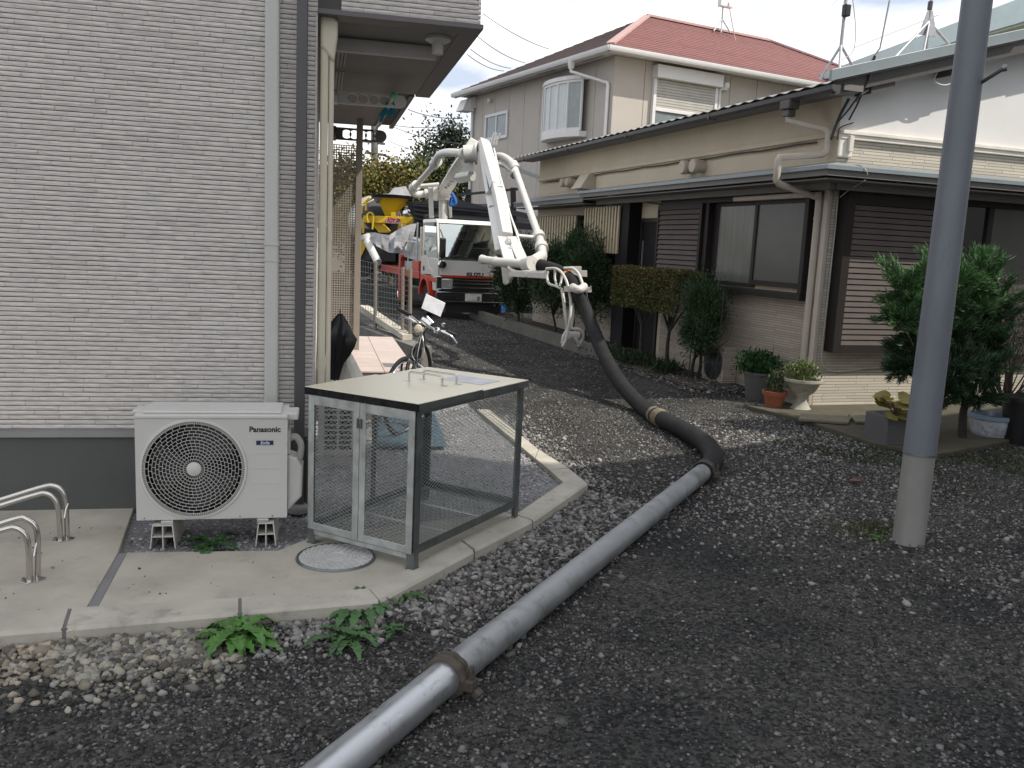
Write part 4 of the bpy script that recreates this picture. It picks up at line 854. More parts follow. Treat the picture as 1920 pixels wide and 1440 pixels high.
t = tripod(b1, (8.058,8.700,4.516), [(7.305,8.400,3.925), (7.933,8.600,4.123), (8.341,9.000,4.304), (8.621,8.900,4.329)], (8.055,8.700,4.843), 'right antenna mast with a flat gusset plate beside the utility pole', True)
MB().tube([(7.999,8.650,4.629), (8.002,8.650,4.718)], .028, 8).build('mast_bracket', MT['gutter_dark'], t)
# guy wires over the roof
M('thin_wire', (.55, .55, .55), .5, bump=0)
def wire_thing(pts, r, lab, mat='thin_wire', name='overhead_wire', grp='overhead wires'):
    MB().tube(pts, r, 5).solo(name, MT[mat], lab, 'wire', 'W', tuple(pts[0]), grp)
wire_thing([(3.691,9.500,4.346), (3.722,9.700,3.919), (3.653,9.800,3.774)], .010, 'pale cable dropping past the left antenna to the corner eave of the low house')
wire_thing([(3.637,9.600,3.814), (3.597,9.600,3.571), (3.485,9.600,3.349)], .016, 'short black insulated cable tail hanging in front of the white gable', 'black_plastic')

# ------------------------------------------------------------------ two-storey house behind
M('taupe_panel', (.44, .41, .375), .75, var=.04, vs=2, bump=.15, bs=120)
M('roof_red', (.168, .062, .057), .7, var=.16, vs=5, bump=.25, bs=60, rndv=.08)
M('roof_red_shaded', (.085, .055, .052), .75, var=.15, vs=5, bump=.25, rndv=.1)  # shaded copy of the roof red: the left slope's shade is in the colour
M('ridge_pink', (.42, .27, .25), .7, var=.1)
M('white_trim', (.66, .66, .66), .45, var=.04, bump=.03)
M('sky_glass', (.20, .24, .25), .10, var=.2, vs=2, bump=0, spec=.8)
M('curtain', (.55, .60, .60), .5, var=.1, vs=3, st=(20, 20, 1), bump=0)
bx, by, bz = 11.614, 17.425, 6.2
wx, wy = bx+.55, by+.55; yend = 25.75; xend = 22.6
h2 = thing('two_storey_house', 'taupe two-storey house with red hipped roof, white gutters and bay window', 'house', 'B', (wx+4, wy+4, 0))
MB().box(wx+.02, xend, wy+.02, yend-.02, -.1, 6.25).build('wall_core', M('wall_core', (.2, .19, .18), .9), h2)
pj = [18.0-.02, 18.75, 19.65, 20.55, 21.45, 22.35, 23.25, 24.15, 25.0, yend]
for a, b_ in zip(pj[:-1], pj[1:]): MB().box(wx, wx+.019, a+.008, b_-.008, 2.9, 6.22).build('wall_panel', MT['taupe_panel'], h2); MB().box(wx, wx+.019, a+.008, b_-.008, -.1, 2.5).build('wall_panel', M('pale_panel', (.60, .60, .60), .6, var=.05), h2)
MB().box(wx-.03, wx+.019, wy, yend, 2.501, 2.899).build('white_band', MT['white_trim'], h2)
xx = wx
while xx < xend:
    MB().box(xx+.008, min(xx+.9, xend)-.008, wy, wy+.019, -.1, 6.22).build('wall_panel', MT['taupe_panel'], h2); xx += .9
# soffit, fascia and gutter
ax_, ay_, az = bx+3.60, by+3.60, 8.16
x2 = 19.83
xe = 23.4; ye = 26.15
MB().box(bx+.12, xe, by+.12, ye, 6.235, 6.26).build('soffit', M('soffit_pale', (.5, .48, .46), .7), h2)
def gut(p, q, w=(0, 0)):
    d_ = (Vector(q)-Vector(p)).normalized(); sd_ = Vector((d_.y, -d_.x, 0)); m = MB(); pr = [(-.06, .06), (-.06, -.01), (-.03, -.055), (.03, -.055), (.06, -.01), (.06, .06)]
    vs = [Vector(e)+sd_*a+Vector((0, 0, z)) for e in (p, q) for a, z in pr]; m.add(vs, [(i, i+1, i+7, i+6) for i in range(5)]+[(0, 1, 2, 3, 4, 5), (11, 10, 9, 8, 7, 6)]); return m
gut((bx+.03, by, 6.24), (bx+.03, ye, 6.24)).build('gutter', MT['white_trim'], h2, 40)
gut((xe, by+.03, 6.24), (bx, by+.03, 6.24)).build('gutter', MT['white_trim'], h2, 40)
MB().box(bx+.10, bx+.135, by+.1, ye, 6.17, 6.30).box(bx+.136, xe, by+.10, by+.135, 6.17, 6.30).build('fascia', MT['white_trim'], h2)
for yv in (18.2, 20.4, 22.6, 24.8): MB().box(bx+.25, bx+.40, yv, yv+.9, 6.228, 6.236).build('soffit_vent', MT['trim_grey'], h2)
# roof courses
e0 = Vector((bx+.04, by+.04, 6.31)); apx = Vector((ax_, ay_, az)); rg = Vector((x2, ay_, az)); e1 = Vector((xe, by+.04, 6.31))
back = Vector((bx+.04, ye, 6.31)); apb = Vector((ax_, ay_+.02, az))
def roof_face(a, b_, c, d_, n, mat):   # a,b eave; d,c top
    for i in range(n):
        t0, t1 = i/n, (i+1)/n+.012; p0, p1, p2, p3 = a.lerp(d_, t0), b_.lerp(c, t0), b_.lerp(c, t1), a.lerp(d_, t1); up = Vector((0, 0, .022)); lo = Vector((0, 0, .004))
        m = MB().add([p0+up, p1+up, p2+lo, p3+lo, p0-lo, p1-lo], [(0, 1, 2, 3), (4, 5, 1, 0)]); m.build('roof_course', mat, h2)
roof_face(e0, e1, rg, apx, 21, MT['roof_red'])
roof_face(back, e0, apx, apb, 20, MT['roof_red_shaded'])
MB().beam(e0+Vector((.05, .05, .04)), apx+Vector((0, 0, .03)), .20, .05).build('hip_cap', MT['ridge_pink'], h2)
MB().beam(apx+Vector((-.02, 0, .04)), rg+Vector((0, 0, .04)), .16, .06).beam(rg+Vector((0, 0, .04)), e1+Vector((0, 0, .04)), .16, .05).build('ridge_cap', MT['ridge_pink'], h2)
# downpipe on the left face
hy = by+.55+1.05
MB().prism([(bx-.04, hy, 6.2), (bx+.10, hy, 6.2), (bx+.08, hy, 6.02), (bx-.0, hy, 6.02)], (0, .14, 0)).build('rain_hopper', MT['white_trim'], h2, bevel=.01)
MB().tube([(bx+.04, hy+.07, 6.04), (bx+.04, hy+.07, 5.96), (wx-.06, wy+.16, 5.62), (wx-.06, wy+.14, 5.55), (wx-.06, wy+.14, .3)], .042, 12).build('downpipe', MT['white_trim'], h2, 60)
# bay window
ya, yb = (12.164,19.046,5.177)[1], (12.164,20.945,5.389)[1]
zb1, zb2 = (12.000,19.646,4.543)[2], (12.000,19.786,5.869)[2]
NB = 5; prof = []
for i in range(NB+1):
    u = i/NB; prof.append((wx-.02-.42*math.sin(math.pi*(.06+.88*u))**.55, ya+(yb-ya)*u))
bw = MB().prism([(wx-.01, ya-.04, zb1-.10)] + [(x-.03, y, zb1-.10) for x, y in prof] + [(wx-.01, yb+.04, zb1-.10)], (0, 0, .14)).build('bay_window', MT['white_trim'], h2, bevel=.006)
MB().prism([(wx-.01, ya-.04, zb2-.05)] + [(x-.05, y, zb2-.05) for x, y in prof] + [(wx-.01, yb+.04, zb2-.05)], (0, 0, .10)).build('bay_canopy', MT['white_trim'], bw, bevel=.006)
for i in range(NB):
    a, b_ = prof[i], prof[i+1]; z0_, z1_ = zb1+.041, zb2-.051
    m = MB(); m.beam((a[0], a[1], z0_), (a[0], a[1], z1_), .045, .045, up=(1, 0, 0))
    if i == NB-1: m.beam((b_[0], b_[1], z0_), (b_[0], b_[1], z1_), .045, .045, up=(1, 0, 0))
    m.beam((a[0], a[1], z0_+.04), (b_[0], b_[1], z0_+.04), .04, .08); m.beam((a[0], a[1], z1_-.03), (b_[0], b_[1], z1_-.03), .04, .06)
    m.build('sash', MT['white_trim'], bw)
    MB().quad((a[0]+.01, a[1], z0_+.05), (b_[0]+.01, b_[1], z0_+.05), (b_[0]+.01, b_[1], z1_-.05), (a[0]+.01, a[1], z1_-.05)).build('pane', MT['sky_glass'] if i in (0, 4) else MT['curtain'], bw)
# small window
ya, yb = (12.160,23.257,5.124)[1], (12.160,24.730,5.264)[1]; z0_, z1_ = (12.160,24.007,4.779)[2], (12.160,24.080,5.556)[2]
o = MB().box(wx-.05, wx-.001, ya, yb, z0_, z0_+.09).box(wx-.05, wx-.001, ya, yb, z1_-.09, z1_).box(wx-.05, wx-.001, ya, ya+.08, z0_+.091, z1_-.091).box(wx-.05, wx-.001, yb-.08, yb, z0_+.091, z1_-.091).box(wx-.04, wx-.001, (ya+yb)/2-.03, (ya+yb)/2+.03, z0_+.091, z1_-.091).build('small_window', MT['white_trim'], h2, bevel=.004)
for q0, q1 in ((ya+.081, (ya+yb)/2-.031), ((ya+yb)/2+.031, yb-.081)): MB().box(wx-.015, wx-.004, q0, q1, z0_+.092, z1_-.092).build('pane', MT['sky_glass'], o)
# vent hood and camera lamp
v = (12.160,25.662,6.030)
MB().prism([(wx, v[1]-.2, v[2]-.18), (wx-.22, v[1]-.2, v[2]-.18), (wx-.22, v[1]-.2, v[2]), (wx-.1, v[1]-.2, v[2]+.16), (wx, v[1]-.2, v[2]+.18)], (0, .5, 0)).build('vent_hood', MT['white_trim'], h2, bevel=.01)
v = (12.100,24.385,5.938)
MB().lathe([(.001, -.14), (.06, -.13), (.07, -.06), (.03, -.02), (.03, 0)], (wx, v[1], v[2]), 14, 'x').build('wall_lamp', MT['white_trim'], h2, 40)
# window with roller shutter on the right face
xa, xb = (13.329,17.975,5.187)[0], (15.267,17.975,5.404)[0]; zt2 = (14.121,17.850,5.870)[2]; zb2_ = zt2-1.9
o = MB().box(xa-.06, xb+.06, wy-.24, wy-.001, zt2-.02, zt2+.28).box(xa-.04, xa+.05, wy-.10, wy-.001, zb2_, zt2-.021).box(xb-.05, xb+.04, wy-.10, wy-.001, zb2_, zt2-.021).box(xa+.051, xb-.051, wy-.10, wy-.001, zt2-.78, zt2-.70).build('shutter_window', MT['white_trim'], h2, bevel=.008)
for i in range(10): MB().box(xa+.052, xb-.052, wy-.07, wy-.02, zt2-.698+i*.067, zt2-.698+i*.067+.058).build('shutter_slat', M('shutter_grey', (.42, .41, .38), .5), o)
MB().box(xa+.052, xb-.052, wy-.06, wy-.02, zb2_, zt2-.79).build('pane', MT['sky_glass'], o)
MB().box((xa+xb)/2-.02, (xa+xb)/2+.02, wy-.075, wy-.061, zb2_, zt2-.79).build('meeting_stile', MT['brown_frame'], o)
q = (15.533,17.850,5.838)
MB().tube([(q[0]-.15, wy-.06, q[2]-.5), (q[0]-.15, wy-.06, q[2]-.02), (q[0]-.1, wy-.1, q[2]+.02), (q[0]+.05, wy-.1, q[2]+.02)], .04, 10).lathe([(.09, -.06), (.09, .06)], (q[0], wy-.1, q[2]+.1), 14, 'z', True).build('cable_entry', MT['white_trim'], h2, 60)
# small balcony corner and meter pipes at the far end
MB().prism([(wx-.45, 25.5, 5.75), (wx-.05, 25.5, 5.75), (wx-.05, 25.5, 6.05), (wx-.3, 25.5, 6.1)], (0, .5, 0)).build('far_gutter_end', MT['white_trim'], h2)
MB().tube([(wx-.06, 25.6, 6.1), (wx-.06, 25.6, .3)], .045, 10).build('downpipe', MT['white_trim'], h2, 60)
# roof antenna
r_ = (17.806,20.900,8.153); top_ = (17.810,20.900,8.495)
t = thing('antenna_tripod', 'slim antenna tripod on the ridge of the red roof', 'antenna mast', 'B', (r_[0], 20.9, r_[2]))
for f in ((17.276,20.600,8.019), (17.472,20.500,7.972), (17.914,20.600,8.056)): MB().tube([f, top_], .022, 6).build('leg', MT['antenna_steel'], t)
MB().tube([top_, (17.802,20.900,8.936)], .022, 6).build('mast', MT['antenna_steel'], t)
MB().box(top_[0]-.18, top_[0]+.3, 20.8, 20.95, (17.817,20.900,8.806)[2], (17.776,20.900,9.182)[2]).build('panel_antenna', MT['white_trim'], t, bevel=.03)
MB().tube(spline([(17.916,20.800,8.934), (17.912,20.400,7.902), (17.670,19.900,7.419), (17.392,19.700,7.204), (17.377,19.400,6.971), (17.308,19.200,6.804)]), .014, 5).build('coax_cable', MT['ridge_pink'], t)

# ------------------------------------------------------------------ pale green building far right
gb = thing('green_building', 'pale green building with sloping roof edge beyond the white gable', 'building', 'R', (20, 22, 0))
M('mint_roof', (.50, .62, .64), .5, .1, var=.05); M('mint_wall', (.50, .56, .50), .8, var=.05); M('mint_soffit', (.33, .38, .34), .8)
MB().box(16.4, 30, 10, 22, 0, 6.75).build('wall', MT['mint_wall'], gb)
MB().prism([(15.9, 9.5, 6.86), (15.9, 22.2, 6.5), (15.9, 22.2, 6.62), (15.9, 9.5, 7.62)], (.05, 0, 0)).build('roof_edge', MT['mint_roof'], gb)
MB().prism([(15.951, 9.5, 6.80), (16.39, 9.5, 6.74), (16.39, 22, 6.40), (15.951, 22, 6.46)], (0, 0, .05)).build('soffit', MT['mint_soffit'], gb)
MB().prism([(15.95, 9.5, 7.6), (15.95, 22.2, 6.6), (28, 22.2, 7.4), (28, 9.5, 9)], (0, 0, .03)).build('roof', MT['mint_roof'], gb)
for i in range(3):
    o = MB().box(16.34, 16.395, 11.2+i*1.6, 11.26+i*1.6, 5.3, 6.3).box(16.34, 16.395, 12.6+i*1.6, 12.66+i*1.6, 5.3, 6.3).box(16.34, 16.395, 11.261+i*1.6, 12.599+i*1.6, 6.22, 6.3).box(16.34, 16.395, 11.88+i*1.6, 11.94+i*1.6, 5.3, 6.219).build('window', MT['white_trim'], gb)
    MB().box(16.37, 16.39, 11.261+i*1.6, 12.599+i*1.6, 5.3, 6.219).build('pane', MT['sky_glass'], o)


# ------------------------------------------------------------------ concrete pump truck
M('cab_white', (.68, .675, .64), .30, var=.03, bump=.02, coat=.4, dirt=(3, .68, (.55, .53, .48)))
M('cab_silver', (.62, .61, .58), .30, .2, var=.04, bump=.02, coat=.3)
M('truck_red', (.47, .045, .020), .35, var=.08, bump=.02, coat=.3)
M('boom_white', (.57, .565, .53), .38, var=.04, vs=5, bump=.05, coat=.2, dirt=(7, .64, (.60, .57, .47)))
M('dark_chassis', (.014, .014, .016), .6, var=.3)
M('lens', (.55, .57, .58), .08, .5, bump=0)
M('blue_cloth', (.02, .10, .36), .7)
M('plate_white', (.66, .68, .62), .5, bump=0)
def glass_mat(name, tint, fac, rough=.03):
    m = bpy.data.materials.new(name); m.use_nodes = True; n = m.node_tree; N = n.nodes; L = n.links.new; N.remove(N['Principled BSDF'])
    tr = N.new('ShaderNodeBsdfTransparent'); tr.inputs[0].default_value = (*tint, 1); gl = N.new('ShaderNodeBsdfGlossy'); gl.inputs['Roughness'].default_value = rough; gl.inputs[0].default_value = (.9, 1, .98, 1)
    mx_ = N.new('ShaderNodeMixShader'); fr = N.new('ShaderNodeFresnel'); fr.inputs[0].default_value = 1.5; ad = N.new('ShaderNodeMath'); ad.operation = 'ADD'; ad.inputs[1].default_value = fac; L(fr.outputs[0], ad.inputs[0]); L(ad.outputs[0], mx_.inputs[0]); L(tr.outputs[0], mx_.inputs[1]); L(gl.outputs[0], mx_.inputs[2]); L(mx_.outputs[0], N['Material Output'].inputs[0]); MT[name] = m
glass_mat('windshield', (.62, .74, .70), .50); glass_mat('side_glass', (.06, .065, .065), -.03)
tb = (4.94, 18.63, 0)
tk = thing('concrete_pump_truck', 'white and red concrete pump truck with folded white delivery boom', 'truck', 'T', (tb[0]+.85, tb[1]+2.5, 0))
def tp(m, name, mat, parent=None, **k): return m.shift(tb).build(name, MT[mat], parent or tk, **k)
Wd = 1.70
# cab shell
low = [(.02, .62), (.02, 1.20), (.10, 1.33), (1.58, 1.33), (1.58, .80), (1.30, .80), (1.25, .95), (.62, .95), (.50, .80), (.42, .62)]
tp(MB().prism([(0.002, y, z) for y, z in low], (.045, 0, 0)).prism([(Wd-.047, y, z) for y, z in low], (.045, 0, 0)), 'cab_side', 'cab_silver', bevel=.008)
tp(MB().box(.05, Wd-.05, .012, .05, .93, 1.30), 'front_panel', 'cab_white', bevel=.012)
tp(MB().prism([(.05, .012, 1.301), (.05, .13, 1.345), (.05, .13, 1.301)], (Wd-.10, 0, 0)), 'cowl', 'black_plastic')
tp(MB().box(.05, Wd-.05, .005, .0115, .925, .975), 'red_stripe', 'truck_red')
tp(MB().box(-.001, .0015, .43, 1.58, .805, .93).box(-.0012, .0014, .03, .425, .80, .90), 'red_stripe', 'truck_red')
tp(MB().box(.02, Wd-.02, .40, 1.58, 2.10, 2.19).prism([(.02, .30, 2.10), (.02, .40, 2.10), (.02, .40, 2.19), (.02, .36, 2.17)], (Wd-.04, 0, 0)), 'cab_roof', 'cab_white', bevel=.02)
tp(MB().box(.05, Wd-.05, 1.54, 1.58, 1.331, 1.55).box(.05, .35, 1.54, 1.58, 1.551, 2.099).box(Wd-.35, Wd-.05, 1.54, 1.58, 1.551, 2.099).box(.351, Wd-.351, 1.54, 1.58, 1.95, 2.099), 'cab_back', 'cab_white')
for xs in (.025, Wd-.065):
    tp(MB().prism([(xs, .085, 1.331), (xs, .15, 1.331), (xs, .40, 2.10), (xs, .31, 2.10)], (.04, 0, 0)), 'a_pillar', 'cab_white')
    tp(MB().prism([(xs, 1.38, 1.331), (xs, 1.56, 1.331), (xs, 1.54, 2.10), (xs, 1.36, 2.10)], (.04, 0, 0)), 'b_pillar', 'cab_silver')
tp(MB().quad((.06, .11, 1.34), (Wd-.06, .11, 1.34), (Wd-.06, .34, 2.10), (.06, .34, 2.10)), 'windshield', 'windshield')
tp(MB().prism([(.055, .105, 1.335), (.085, .105, 1.335), (.085, .335, 2.10), (.055, .335, 2.10)], (0, .006, 0)).prism([(Wd-.085, .105, 1.335), (Wd-.055, .105, 1.335), (Wd-.055, .335, 2.10), (Wd-.085, .335, 2.10)], (0, .006, 0)).prism([(.086, .108, 1.335), (Wd-.086, .108, 1.335), (Wd-.086, .118, 1.37), (.086, .118, 1.37)], (0, .006, 0)), 'windshield_seal', 'black_plastic')
dr = tp(MB().prism([(-.004, .48, .96), (-.004, 1.36, .94), (-.004, 1.36, 1.36), (-.004, .95, 1.36), (-.004, .78, 1.10), (-.004, .52, 1.08)], (.012, 0, 0)), 'door', 'cab_silver', bevel=.004)
tp(MB().quad((.018, .50, 1.10), (.018, .79, 1.10), (.018, .95, 1.36), (.018, 1.38, 1.36)).add([(.018, .50, 1.10), (.018, 1.38, 1.36), (.018, 1.36, 2.08), (.018, .36, 2.08), (.018, .17, 1.36)], [(0, 1, 2, 3, 4)]), 'door_window', 'side_glass', dr)
tp(MB().box(-.014, -.004, 1.20, 1.32, 1.02, 1.12), 'door_handle', 'black_plastic', dr, bevel=.006)
tp(MB().prism([(-.006, .42, 2.02), (-.006, 1.40, 2.05), (-.006, 1.38, 2.10), (-.006, .40, 2.10)], (.02, 0, 0)), 'window_visor', 'galv_dark')
# interior
tp(MB().box(.1, Wd-.1, 1.0, 1.2, .9, 1.75).box(.1, Wd-.1, .6, 1.0, .9, 1.15), 'seats', 'dark_chassis', bevel=.04)
tp(MB().box(.07, Wd-.07, .16, .42, 1.05, 1.36), 'dashboard', 'dark_chassis', bevel=.03)
tp(MB().box(.25, .55, .18, .34, 1.361, 1.42), 'dash_papers', 'curtain'); tp(MB().lathe([(.17, -.012), (.185, 0), (.17, .012), (.158, 0), (.17, -.012)], (.42, .52, 1.36), 24, 'y'), 'steering_wheel', 'black_plastic')
tp(MB().box(.78, 1.02, .36, .38, 1.93, 2.0), 'rear_mirror', 'galv_dark', bevel=.01)
# grille, lights, bumper, plate
tp(MB().box(.06, Wd-.06, .03, .10, .62, .924), 'grille_recess', 'black_plastic')
for z, a, b_ in ((.86, .36, 1.34), (.79, .38, 1.32), (.70, .36, 1.34)): tp(MB().box(a, b_, .005, .03, z, z+.022), 'grille_bar', 'chrome', bevel=.006)
for xa in (.10, Wd-.36):
    h = tp(MB().box(xa, xa+.25, .004, .05, .67, .90), 'headlight', 'lens', bevel=.03)
    tp(MB().lathe([(.07, .0), (.05, .03), (.001, .04)], (xa+.11, .0, .78), 20, 'y'), 'reflector', 'chrome', h)
for q_ in ((-.02, .099), (Wd-.10, Wd+.02)): tp(MB().box(*q_, .002, .06, .66, .95), 'corner_lamp', 'chrome', bevel=.015)
tp(MB().box(-.03, Wd+.03, -.06, .10, .36, .585), 'bumper', 'dark_chassis', bevel=.03)
tp(MB().box(-.03, Wd+.03, -.075, -.03, .586, .615), 'bumper_trim', 'chrome', bevel=.008)
tp(MB().box(.05, Wd-.05, -.066, -.061, .40, .415), 'bumper_trim', 'chrome')
for xa in (.12, Wd-.42): tp(MB().box(xa, xa+.30, -.067, -.055, .44, .54), 'fog_lamp', 'black_plastic', bevel=.015)
pl = tp(MB().box(.62, 1.0, -.075, -.068, .42, .585), 'number_plate', 'plate_white')
PLG = M('plate_green', (.02, .06, .03), .5, bump=0)
text('plate_lettering', '. . . 8', PLG, pl, (tb[0]+.83, tb[1]-.0765, .475), .13, bold=.003)
text('plate_lettering', '* * * *', PLG, pl, (tb[0]+.81, tb[1]-.0765, .55), .05)
text('maker_lettering', 'ISUZU', MT['black_plastic'], tk, (tb[0]+.85, tb[1]+.0035, 1.0), .12, bold=.004, sx=1.2)
tp(MB().box(.2, Wd-.2, .02, .3, .16, .36), 'under_guard', 'dark_chassis')
# mirrors and chrome brackets
tp(MB().box(-.02, .12, -.18, -.10, 1.35, 1.78), 'side_mirror', 'black_plastic', bevel=.03)
tp(MB().tube([(.05, .0, 1.25), (.05, -.12, 1.28), (.05, -.14, 1.80), (.05, .1, 1.95)], .012, 8), 'mirror_arm', 'black_plastic')
tp(MB().lathe([(.001, -.02), (.08, -.015), (.10, .03), (.06, .06)], (.08, -.08, 1.2), 16, 'y'), 'round_mirror', 'chrome', smooth=40)
tp(MB().box(Wd-.08, Wd+.06, -.16, -.09, 1.35, 1.75), 'side_mirror', 'black_plastic', bevel=.03)
tp(MB().beam((.35, .09, 1.36), (.75, .14, 1.44), .012, .012).beam((.85, .09, 1.36), (1.3, .14, 1.42), .012, .012), 'wiper', 'black_plastic')
# wheels
def wheel(x, y, side):
    w = tp(MB().lathe([(.20, -.10), (.33, -.11), (.36, -.08), (.365, 0), (.36, .08), (.33, .11), (.20, .10)], (x, y, .365), 28, 'x'), 'wheel', 'rubber', smooth=40)
    tp(MB().lathe([(.205, -.10), (.19, -.07), (.12, -.03), (.10, -.085), (.001, -.09)] if side < 0 else [(.205, .10), (.19, .07), (.12, .03), (.10, .085), (.001, .09)], (x, y, .365), 24, 'x'), 'rim', 'chrome', w, smooth=40)
    m = MB()
    for k in range(6): a = k*math.pi/3; m.tube([(x+side*.03, y+.15*math.cos(a), .365+.15*math.sin(a)), (x+side*.09, y+.15*math.cos(a), .365+.15*math.sin(a))], .014, 6)
    tp(m, 'wheel_nuts', 'chrome', w)
for yv in (1.05, 4.0): wheel(.12, yv, -1); wheel(Wd-.12, yv, 1)
a = MB()
for i in range(12):
    t0, t1 = R_(10+165*i/12), R_(10+165*(i+1)/12); c0, c1 = (1.05+.44*math.cos(t0), .38+.46*math.sin(t0)), (1.05+.44*math.cos(t1), .38+.46*math.sin(t1)); d0, d1 = (1.05+.52*math.cos(t0), .38+.55*math.sin(t0)), (1.05+.52*math.cos(t1), .38+.55*math.sin(t1))
    a.prism([(-.05, *c0), (-.05, *c1), (-.05, *d1), (-.05, *d0)], (.28, 0, 0))
tp(a, 'wheel_arch', 'truck_red')
# chassis, deck, outrigger, boxes, rails
tp(MB().box(.35, Wd-.35, .3, 6.2, .55, .75), 'chassis_rail', 'dark_chassis')
tp(MB().box(-.02, Wd+.02, 1.66, 6.2, .80, .98), 'deck', 'truck_red', bevel=.01)
tp(MB().box(-.03, .45, 1.70, 2.35, .981, 1.22), 'deck_box', 'truck_red', bevel=.01)
tp(MB().box(-.10, .06, 3.35, 3.55, .20, 1.34), 'outrigger', 'truck_red', bevel=.01)
tp(MB().box(.05, .5, 1.66, 1.95, 1.221, 2.02), 'tool_locker', 'cab_silver', bevel=.01)
tp(MB().box(.03, .0495, 1.68, 1.78, 1.25, 2.0), 'hazard_strip', 'slat_beige')
tp(MB().box(-.01, .6, 2.4, 3.3, .981, 1.18), 'side_locker', 'galv', bevel=.008)
for p, q in (((0, 2.0, .98), (0, 2.0, 2.12)), ((0, 2.9, .98), (0, 2.9, 1.7)), ((0, 3.7, .98), (0, 3.7, 2.1)), ((0, 2.0, 1.65), (0, 3.7, 1.65))): tp(MB().tube([p, q], .022, 8), 'hand_rail', 'galv')
M('tarp_grey', (.27, .275, .29), .6, var=.25, vs=3, bump=.6, bs=6, bd=.05)
tv = MB(); pr = [(.1, 2.0, 1.2), (.0, 2.7, 1.25), (-.05, 3.5, 1.3), (.1, 4.4, 1.2)]; tpz = [(.5, 1.9, 1.95), (.3, 2.6, 1.65), (.2, 3.4, 1.75), (.5, 4.4, 1.8)]; bk = [(1.4, 1.9, 1.7), (1.4, 2.6, 1.6), (1.4, 3.4, 1.7), (1.4, 4.4, 1.6)]
for i in range(3): tv.quad(pr[i], pr[i+1], tpz[i+1], tpz[i]).quad(tpz[i], tpz[i+1], bk[i+1], bk[i])
tp(tv, 'tarpaulin', 'tarp_grey')
tq = [(-3.904,22.600,1.835), (-3.667,22.400,1.851), (-3.433,22.200,1.818), (-3.219,22.000,1.800), (-3.086,22.100,1.914), (-2.919,22.200,2.006), (-2.733,22.300,2.099), (-2.599,22.300,2.122)]; tl = [(-3.696,22.300,1.591), (-3.511,22.000,1.517), (-3.344,21.900,1.426), (-3.179,21.800,1.369), (-3.047,21.800,1.367), (-2.915,21.800,1.365), (-2.797,21.900,1.386), (-2.677,22.000,1.407)]
TARP = (tq, tl)
m = MB()
for k in range(6): m.lathe([(.10, -.028), (.135, 0), (.10, .028)], (.25+.05*k, 2.25+.11*k, 1.55-.02*k), 14, 'y')
tp(m, 'spring_coil', 'rubber')
# boom, built in place (frame of the lane) and parented to the truck through its own turret thing part
inv = Matrix.Rotation(-FR['T'], 4, 'Z')
def w2t(p): v = inv @ Vector(p); return (v.x, v.y, v.z)
def bm(name, m, mat='boom_white', parent=None, **k): m.v = [w2t(p) for p in m.v]; return m.build(name, MT[mat], parent or tk, **k)
tv = MB()
for i in range(7):
    for j in range(4):
        f0, f1_ = j/4, (j+1)/4; sg_ = lambda i_, f_: Vector(TARP[0][i_]).lerp(Vector(TARP[1][i_]), f_)+Vector((0, .14*math.sin(i_*2.1+f_*3), -.05*math.sin(math.pi*f_)*(i_ % 2)))
        tv.quad(sg_(i, f0), sg_(i+1, f0), sg_(i+1, f1_), sg_(i, f1_))
bm('hopper_sheet', tv, 'tarp_grey', smooth=70)
bm('suction_pipe', MB().tube([(-3.617,21.000,1.700), (-3.542,20.900,1.562), (-3.232,20.400,1.148)], [.105, .09, .09], 12).tube([(-3.650,21.000,1.776), (-3.615,20.990,1.668)], .12, 12), smooth=50)
bm('turret_column', MB().tube([(-1.841,21.400,2.160), (-1.859,21.400,2.706)], [.105, .105], 18), smooth=60)
bm('turret_head', MB().beam((-1.843,21.400,2.676), (-1.849,21.400,2.843), .26, .26, up=(0, 1, 0)), bevel=.02)
bm('side_strut', MB().beam((-2.103,21.200,2.248), (-2.132,21.000,2.940), .11, .07, up=(0, 1, 0)), bevel=.01)
bm('side_strut', MB().beam((-1.682,21.600,2.279), (-1.716,21.500,2.844), .075, .07, up=(0, 1, 0)), bevel=.01)
ar = bm('lower_arm', MB().beam((-1.807,21.200,2.905), (-1.440,19.600,3.224), .30, .30, up=(0, 1, .3), w2=.28, h2=.28).beam((-1.445,19.610,3.220), (-0.952,17.400,3.552), .28, .28, up=(0, 1, .3), w2=.26, h2=.24), bevel=.015)
for u0, v0 in ((560, 668), (585, 640), (612, 612), (640, 585), (665, 560)): bm('instruction_mark', MB().beam(lerp((-1.797,20.600,2.889), (-1.408,19.200,3.099), (u0-545)/145), lerp((-1.725,20.600,2.892), (-1.340,19.200,3.065), (u0-545)/145), .012, .06, up=(0, 1, 0)), 'galv_dark', ar)
bm('pivot_hub', MB().tube([(-1.129,17.300,3.375), (-0.890,17.300,3.402)], .17, 20).tube([(-0.915,17.300,3.393), (-0.873,17.300,3.395)], .21, 20), smooth=50)
bm('pivot_hub', MB().tube([(-2.050,21.000,2.841), (-1.945,21.000,2.836)], .2, 18), smooth=50)
bm('knuckle_plate', MB().prism([(-0.967,17.200,3.314), (-1.283,18.200,3.098), (-1.208,18.200,3.022), (-0.927,17.300,3.041)], (.0, .22, 0)), bevel=.02)
bm('lift_cylinder', MB().tube([(-1.295,18.300,3.008), (-0.971,17.500,3.013)], .085, 14).tube([(-1.266,18.300,2.944), (-0.952,17.500,2.954)], .06, 12), smooth=50)
